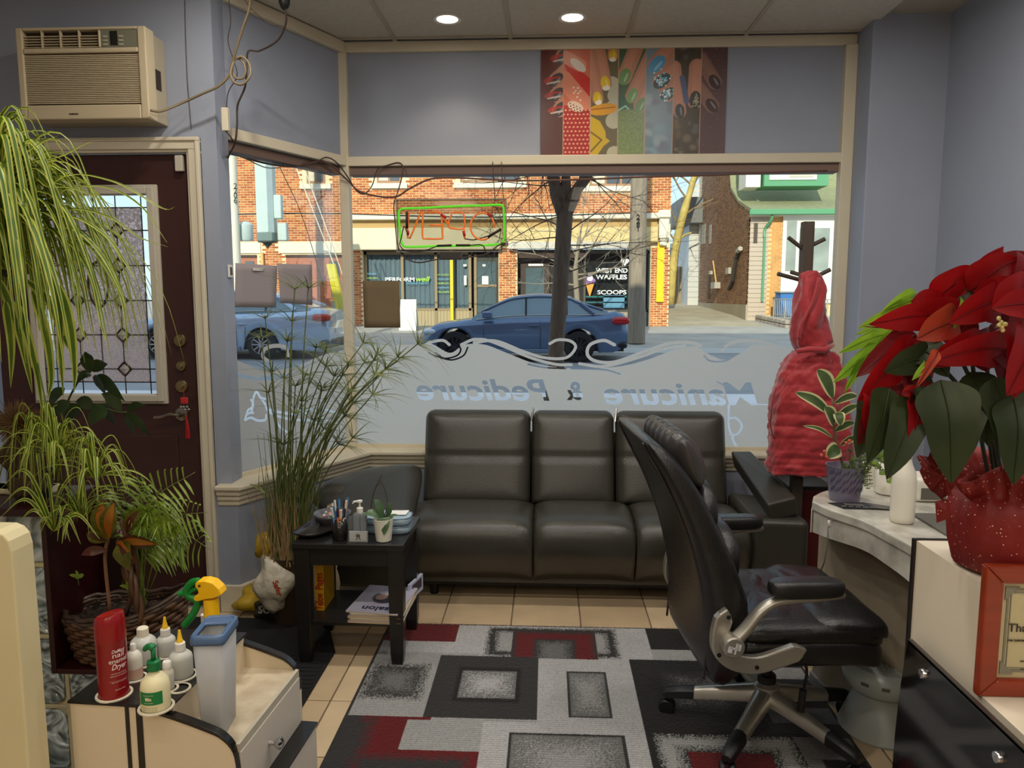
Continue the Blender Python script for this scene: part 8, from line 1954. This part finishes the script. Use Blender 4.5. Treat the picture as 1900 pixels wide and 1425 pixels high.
heads = [(547, 536, 13), (572, 534, 12), (542, 596, 12), (533, 633, 14), (485, 627, 12), (586, 645, 16), (604, 652, 14), (674, 636, 14), (700, 658, 14), (738, 662, 16), (775, 638, 16), (716, 684, 16), (697, 694, 22), (566, 696, 14), (548, 716, 14), (620, 698, 18), (598, 720, 14), (646, 726, 14), (653, 747, 14), (640, 772, 18), (582, 780, 16), (498, 728, 10), (525, 825, 26), (560, 745, 14), (505, 690, 10), (492, 590, 9)]
heads += [(rnd.uniform(490, 700), rnd.uniform(640, 840), 12) for _ in range(14)]
for i, (hx_, hy_, n) in enumerate(heads):
    Yh = 3.16+rnd.uniform(-.08, .12)-(.1 if hx_ > 680 else 0); h = aY(hx_, hy_, Yh); b = V((py0.x+rnd.uniform(-.06, .06), 3.18+rnd.uniform(-.05, .05), .30))
    dx = h.x-b.x; mid1 = b+V((dx*.18, (Yh-b.y)*.3, (h.z-b.z)*.38)); mid2 = b+V((dx*.55, (Yh-b.y)*.7, (h.z-b.z)*.74))
    P_ = bezier([b, mid1, mid2, h], 6); st_ = MB().tube(P_, [.0038-.0014*j/(len(P_)-1) for j in range(len(P_))], 6).build('stalk', pst2, pap_, smooth='all')
    umbrella(h, (h-mid2), n, rnd.uniform(.12, .19), st_)
m = MB()
for k in range(120):
    b = V((py0.x+rnd.uniform(-.07, .07), 3.18+rnd.uniform(-.06, .06), .29)); l = rnd.uniform(.25, .62); d = V((rnd.uniform(-.16, .28), rnd.uniform(-.12, .12), 1)); t_ = b+d*l
    m.tube([b, b.lerp(t_, .5)+V((rnd.uniform(-.01, .01), 0, 0)), t_], [.0022, .0018, .0008], 4, caps=False)
tag(m.build('stalks', pst2, pap_, fixn=False, smooth='all'), kind='stuff')
m = MB()
for k in range(150):
    b = V((py0.x+rnd.uniform(-.075, .075), 3.18+rnd.uniform(-.07, .05), .28)); l = rnd.uniform(.14, .36); d = V((rnd.uniform(-.22, .22), rnd.uniform(-.2, .1), 1)); m.strip([b, b+d*l*.5, b+d*l+V((rnd.uniform(-.02, .02), 0, 0))], [.003, .0026, .0004], (1, .2, 0), .3)
tag(m.build('dry_sheaths', dry, pap_, fixn=False, smooth='all'), kind='stuff')
for a_, b_ in (((480, 905), (462, 898)), ((480, 900), (482, 860))): leafstrip('dead_leaf', [aY(492, 915, 3.1), aY(*a_, 3.1), aY(*b_, 3.08)], .006, pst2, pap_, (0, .5, 1), .2, 4)
# ---------------------------------------------------------------- variegated rubber plant on the marble table
fp = aZ(1566, 927, .751); fic = thing('variegated_rubber_plant', 'young rubber plant with cream-edged leaves in a clear patterned pot', 'potted plant', (fp.x, fp.y, .751))
potm = M('pot_lilac_clear', (150, 146, 168), .15, trans=.45, ior=1.2); r1 = 33/1400*2.6
MB().lathe([(r1*.78, 0), (r1*.8, .004), (r1*1.02, .118), (r1*1.06, .122), (r1*1.0, .122), (r1*.93, .10), (.001, .10)], (fp.x, fp.y, .751), 36, close=False).build('pot', potm, fic, smooth=True)
m = MB()
for k in range(14):
    a = -pi/2-1.3+2.6*k/13; 
    for j in range(3):
        z = .785+.028*j+.008*(k % 2); r = r1*(.82+.2*(z-.751)/.12)+.001
        for s_ in range(3): m.tube([(fp.x+(r)*cos(a+.05*s_), fp.y+(r)*sin(a+.05*s_), z+.004*s_), (fp.x+r*cos(a+.05*s_+.06), fp.y+r*sin(a+.05*s_+.06), z+.012+.004*s_)], .0012, 4)
m.build('pot_pattern', M('pattern_plum', (70, 62, 92), .5), fic)
MB().lathe([(.001, 0), (r1*.93, 0)], (fp.x, fp.y, .848), 24, close=False).build('soil', M('potting_soil'), fic)
vg, vc = leafmat('ficus_green', (62, 84, 44), (84, 104, 60), .25, .3), leafmat('ficus_cream', (222, 214, 160), (206, 204, 150), .35, .35)
stem(fic, [V((fp.x-.003, fp.y, .85)), aY(1548, 800, fp.y), aY(1545, 740, fp.y)], .005, M('ficus_stem', (110, 76, 56), .6))
for (a, b, w_, dy) in (((1545, 738), (1516, 686), 15, -.03), ((1543, 770), (1476, 728), 11, -.02), ((1547, 790), (1530, 755), 12, -.02), ((1549, 748), (1590, 735), 9, .0), ((1551, 775), (1592, 752), 9, -.02), ((1550, 800), (1585, 785), 9, -.02), ((1545, 812), (1490, 790), 4, .0), ((1558, 832), (1535, 850), 15, -.03), ((1560, 826), (1592, 812), 8, -.02), ((1550, 765), (1560, 790), 10, -.04)):
    A_, B_ = aY(*a, fp.y-.0), aY(*b, fp.y+dy); mid = A_.lerp(B_, .5)+V((0, -.01, .012))
    leafstrip('leaf', [A_, mid, B_], w_/1400*2.6, [vg, vc], fic, perp(A_, B_), .2, 7, 6, [1, 0, 0, 0, 0, 1], lambda t: max(.05, sin(pi*min(1, t*.95+.03))**.7))
hb_ = thing('trailing_herb', 'small trailing green plant with reddish flowers growing in the patterned pot', 'plant', (fp.x+.02, fp.y, .85)); m = MB()
for k in range(38):
    a = rnd.uniform(0, 6.28); b = V((fp.x+.02+.03*cos(a), fp.y-.02+.03*sin(a), .85)); e = b+V((rnd.uniform(-.03, .05), rnd.uniform(-.05, .0), rnd.uniform(-.06, .10))); P_ = bezier([b, b.lerp(e, .5)+V((0, -.01, .03)), e], 4); m.tube(P_, .0008, 4)
    for p in P_[2:]:
        for s_ in (-1, 1): m.strip([p, p+V((s_*.004, -.003, .004)), p+V((s_*.008, -.004, .003))], [.0008, .0022, .0004], (0, .3, 1), .1)
tag(m.build('foliage', leafmat('herb_green', (84, 104, 48), (104, 120, 66), .3), hb_, fixn=False, smooth='all'), kind='stuff')
m = MB()
for (x_, y_) in ((1530, 838), (1524, 845), (1534, 848), (1576, 818), (1570, 822)): m.pillow(tuple(aY(x_, y_, fp.y-.04)), .006, .006, .006, .8, .8, 10, 6)
m.build('flowers', M('flower_salmon', (190, 80, 62), .6), hb_, smooth='all')
# trailing plant under the poinsettia (small leaves)
tp0 = aZ(1620, 905, .751); trp = thing('trailing_vine', 'small trailing vine with round leaves between rubber plant and white bottle', 'plant', (tp0.x, tp0.y, .751+.1)); 
for k in range(8):
    b = aY(1625, 850, 2.6); e = aY(1590+14*k, [800, 830, 860, 880, 895, 905, 845, 825][k], 2.5); P_ = bezier([b, b.lerp(e, .5)+V((0, -.02, .03)), e], 5); MB().tube(P_, .0012, 5).build('vine_stem', gs, trp, smooth='all')
    for i in range(2, len(P_), 2):
        p = P_[i]; s_ = 1 if i % 4 else -1; leafstrip('leaf', [p, p+V((s_*.008, -.005, .006)), p+V((s_*.02, -.006, .002))], .008, leafmat('vine_green', (110, 140, 60), (150, 176, 80), .4), trp, (0, .4, 1), .1, 3)
MB().lathe([(.03, 0), (.04, .08), (.036, .08), (.001, .075)], (tp0.x+.02, tp0.y+.05, .751), 20, close=False).build('pot', M('enamel_white'), trp, smooth=True)
# ---------------------------------------------------------------- poinsettia in red foil
PYc = 1.50; pc0 = aY(1845, 1000, PYc); poi = thing('poinsettia', 'big red poinsettia in glittery red foil on the reception counter', 'potted plant', (pc0.x+.02, PYc, .912))
foil = M('foil_red', (124, 30, 26), .55, bump=.6, bscale=14, spec=.4, var=.12, scale=4)
nt_ = foil.node_tree; b_ = nt_.nodes['Principled BSDF']; vo = nt_.nodes.new('ShaderNodeTexVoronoi'); vo.inputs['Scale'].default_value = 110; tcv = nt_.nodes.new('ShaderNodeTexCoord'); nt_.links.new(tcv.outputs['Object'], vo.inputs['Vector'])
rv = nt_.nodes.new('ShaderNodeValToRGB'); rv.color_ramp.elements[0].position = .10; rv.color_ramp.elements[0].color = (1, 1, 1, 1); rv.color_ramp.elements[1].position = .16; rv.color_ramp.elements[1].color = (0, 0, 0, 1); nt_.links.new(vo.outputs['Distance'], rv.inputs[0])
src = b_.inputs['Base Color'].links[0].from_socket; mxc = nt_.nodes.new('ShaderNodeMix'); mxc.data_type = 'RGBA'; nt_.links.new(rv.outputs[0], mxc.inputs['Factor']); nt_.links.new(src, mxc.inputs['A']); mxc.inputs['B'].default_value = L3((235, 200, 180)); nt_.links.new(mxc.outputs['Result'], b_.inputs['Base Color'])
C_ = V((pc0.x+.02, PYc, .913)); rings = []; nR = 96
for (z, r, am) in ((0, .075, .0), (.006, .088, .02), (.05, .098, .05), (.10, .103, .05), (.135, .098, .06), (.15, .086, .10), (.155, .080, .14), (.165, .086, .16), (.185, .102, .20), (.20, .108, .26)):
    rings.append([C_+V((r*(1+am*sin(k*2*pi/nR*7+z*9)*.6+am*.5*sin(k*2*pi/nR*17+z*30))*cos(2*pi*k/nR), r*(1+am*sin(k*2*pi/nR*7+z*9)*.6+am*.5*sin(k*2*pi/nR*17))*sin(2*pi*k/nR), z+(.02*sin(k*2*pi/nR*5) if z > .16 else 0))) for k in range(nR)])
MB().loft(rings, caps=False).build('foil_wrap', foil, poi, smooth='all', solid=.0012)
# crumpled foil corner sticking out at the left
m = MB(); q = [aY(1700, 850, 1.47), aY(1735, 838, 1.46), aY(1768, 860, 1.44), aY(1770, 905, 1.44), aY(1752, 925, 1.44), aY(1722, 905, 1.46)]; cc_ = sum(q, V())/6+V((0, -.02, 0)); qq = bezier(q+[q[0]], 4)[:-1]
m.add([cc_]+[p+V((0, .012*sin(i*2.1), .004*cos(i*1.7))) for i, p in enumerate(qq)], [(0, 1+i, 1+(i+1) % len(qq)) for i in range(len(qq))]); m.build('foil_corner', foil, poi, solid=.001, smooth=True, ang=20)
m = MB(); q = [aY(1735, 930, 1.45), aY(1760, 925, 1.44), aY(1765, 960, 1.44), aY(1738, 970, 1.45)]; cc_ = sum(q, V())/4+V((0, -.01, .0)); m.add([cc_]+q, [(0, 1, 2), (0, 2, 3), (0, 3, 4), (0, 4, 1)]); m.build('foil_corner', foil, poi, solid=.001)
MB().lathe([(.001, .15), (.078, .15)], C_, 24, close=False).build('soil', M('potting_soil'), poi)
pstm = M('poinsettia_stem', (48, 52, 34), .6)
for (bx1_, tx, ty) in ((1815, 1800, 640), (1835, 1830, 640), (1850, 1858, 620), (1838, 1760, 620), (1862, 1900, 600), (1825, 1705, 640)):
    stem(poi, [C_+V(((bx1_-1845)/1400*1.5, 0, .15)), aY(bx1_, 780, PYc), aY((bx1_+tx)/2, 700, PYc), aY(tx, ty, PYc-.03)], .0042, pstm)
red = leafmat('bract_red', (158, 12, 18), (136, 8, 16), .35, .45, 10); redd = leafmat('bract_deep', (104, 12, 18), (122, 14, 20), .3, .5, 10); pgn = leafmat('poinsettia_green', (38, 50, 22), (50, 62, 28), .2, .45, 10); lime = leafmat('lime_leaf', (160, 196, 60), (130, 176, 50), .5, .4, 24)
sal = leafmat('bract_orange', (196, 84, 50), (170, 50, 34), .35, .45, 12)
lfs = lambda t: max(.03, (sin(pi*t**.72))**.85*(1.0+.10*sin(t*9)))
def pl_leaf(a, b, w_, mat, ya=PYc-.03, yb=None, bow=.012, fold=.18):
    yb = ya-.03 if yb is None else yb; A_, B_ = aY(*a, ya), aY(*b, yb); mid = A_.lerp(B_, .45)+V((0, -.012, bow)); sd = V((B_.z-A_.z, .25*random.uniform(-1, 1)*(B_-A_).length, -(B_.x-A_.x)))
    o = leafstrip('leaf' if mat in (pgn, lime) else 'bract', [A_, mid, B_], w_/1400*1.5, mat, poi, sd, fold, 8, 4, None, lfs)
    m = MB().tube(bezier([A_+V((0, -.002, 0)), mid+V((0, -.003, 0)), B_], 6), [.0012]*6+[.001]*6+[.0004], 4); m.build('leaf_vein', pgn if mat is pgn else (lime if mat is lime else redd), o, smooth='all')
random.seed(11)
# back layer, then front layer (from the photograph)
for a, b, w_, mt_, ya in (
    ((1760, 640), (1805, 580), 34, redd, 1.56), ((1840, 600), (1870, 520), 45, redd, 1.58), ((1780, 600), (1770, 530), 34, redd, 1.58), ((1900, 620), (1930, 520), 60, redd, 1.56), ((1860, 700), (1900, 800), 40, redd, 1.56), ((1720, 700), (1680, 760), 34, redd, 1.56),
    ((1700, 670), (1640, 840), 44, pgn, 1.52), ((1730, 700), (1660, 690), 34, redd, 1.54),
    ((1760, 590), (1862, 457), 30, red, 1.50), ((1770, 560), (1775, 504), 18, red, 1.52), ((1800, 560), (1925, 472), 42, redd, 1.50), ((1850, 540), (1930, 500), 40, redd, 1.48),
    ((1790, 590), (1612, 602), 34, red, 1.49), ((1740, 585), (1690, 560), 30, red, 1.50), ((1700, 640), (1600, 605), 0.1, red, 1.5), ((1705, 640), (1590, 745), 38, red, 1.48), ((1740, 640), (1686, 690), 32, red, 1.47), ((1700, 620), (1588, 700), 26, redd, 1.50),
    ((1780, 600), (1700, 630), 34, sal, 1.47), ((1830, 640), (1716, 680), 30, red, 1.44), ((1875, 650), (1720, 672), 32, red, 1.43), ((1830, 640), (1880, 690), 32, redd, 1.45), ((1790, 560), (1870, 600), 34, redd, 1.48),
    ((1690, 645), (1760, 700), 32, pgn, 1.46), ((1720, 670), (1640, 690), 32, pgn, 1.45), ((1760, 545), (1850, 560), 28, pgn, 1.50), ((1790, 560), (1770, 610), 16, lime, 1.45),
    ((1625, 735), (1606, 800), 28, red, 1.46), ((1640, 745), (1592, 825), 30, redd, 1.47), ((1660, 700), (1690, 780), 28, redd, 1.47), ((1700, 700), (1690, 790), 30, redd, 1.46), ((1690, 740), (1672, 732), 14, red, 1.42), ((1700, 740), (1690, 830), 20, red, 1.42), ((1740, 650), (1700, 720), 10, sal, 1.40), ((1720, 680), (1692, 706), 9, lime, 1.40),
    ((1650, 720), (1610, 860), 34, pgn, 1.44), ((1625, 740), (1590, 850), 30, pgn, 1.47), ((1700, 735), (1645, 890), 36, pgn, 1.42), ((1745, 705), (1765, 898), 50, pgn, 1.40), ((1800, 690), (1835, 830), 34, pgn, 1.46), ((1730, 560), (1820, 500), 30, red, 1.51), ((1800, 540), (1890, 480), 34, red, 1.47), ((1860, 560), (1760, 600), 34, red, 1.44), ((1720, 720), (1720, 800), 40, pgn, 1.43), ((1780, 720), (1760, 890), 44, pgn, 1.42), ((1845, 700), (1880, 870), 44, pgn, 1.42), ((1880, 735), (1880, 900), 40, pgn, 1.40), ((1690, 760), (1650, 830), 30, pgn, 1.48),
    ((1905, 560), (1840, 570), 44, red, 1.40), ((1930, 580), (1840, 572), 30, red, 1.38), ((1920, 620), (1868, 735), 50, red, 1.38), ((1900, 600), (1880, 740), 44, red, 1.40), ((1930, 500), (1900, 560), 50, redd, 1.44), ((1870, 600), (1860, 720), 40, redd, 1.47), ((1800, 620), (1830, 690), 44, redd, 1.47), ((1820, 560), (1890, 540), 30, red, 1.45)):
    pl_leaf(a, b, w_, mt_, ya)
# pale green young shoot behind, lit by the window
for a, b, w_ in (((1690, 568), (1632, 582), 9), ((1690, 580), (1590, 610), 14), ((1690, 595), (1586, 622), 12), ((1660, 620), (1557, 655), 16), ((1640, 640), (1546, 710), 20), ((1610, 650), (1566, 730), 12), ((1690, 610), (1620, 650), 16), ((1650, 650), (1600, 680), 16), ((1700, 545), (1632, 583), 12), ((1705, 760), (1668, 782), 8), ((1700, 560), (1660, 575), 12)):
    pl_leaf(a, b, w_, lime, 1.60, 1.58)
for k in range(8):
    c0_ = aY(1858+rnd.uniform(-8, 8), 600+rnd.uniform(-14, 14), 1.36); MB().pillow(tuple(c0_), .0035, .0035, .004, .9, .9, 10, 6).build('flower_bud', M('bud_yellow', (200, 190, 120), .4), poi, smooth='all')
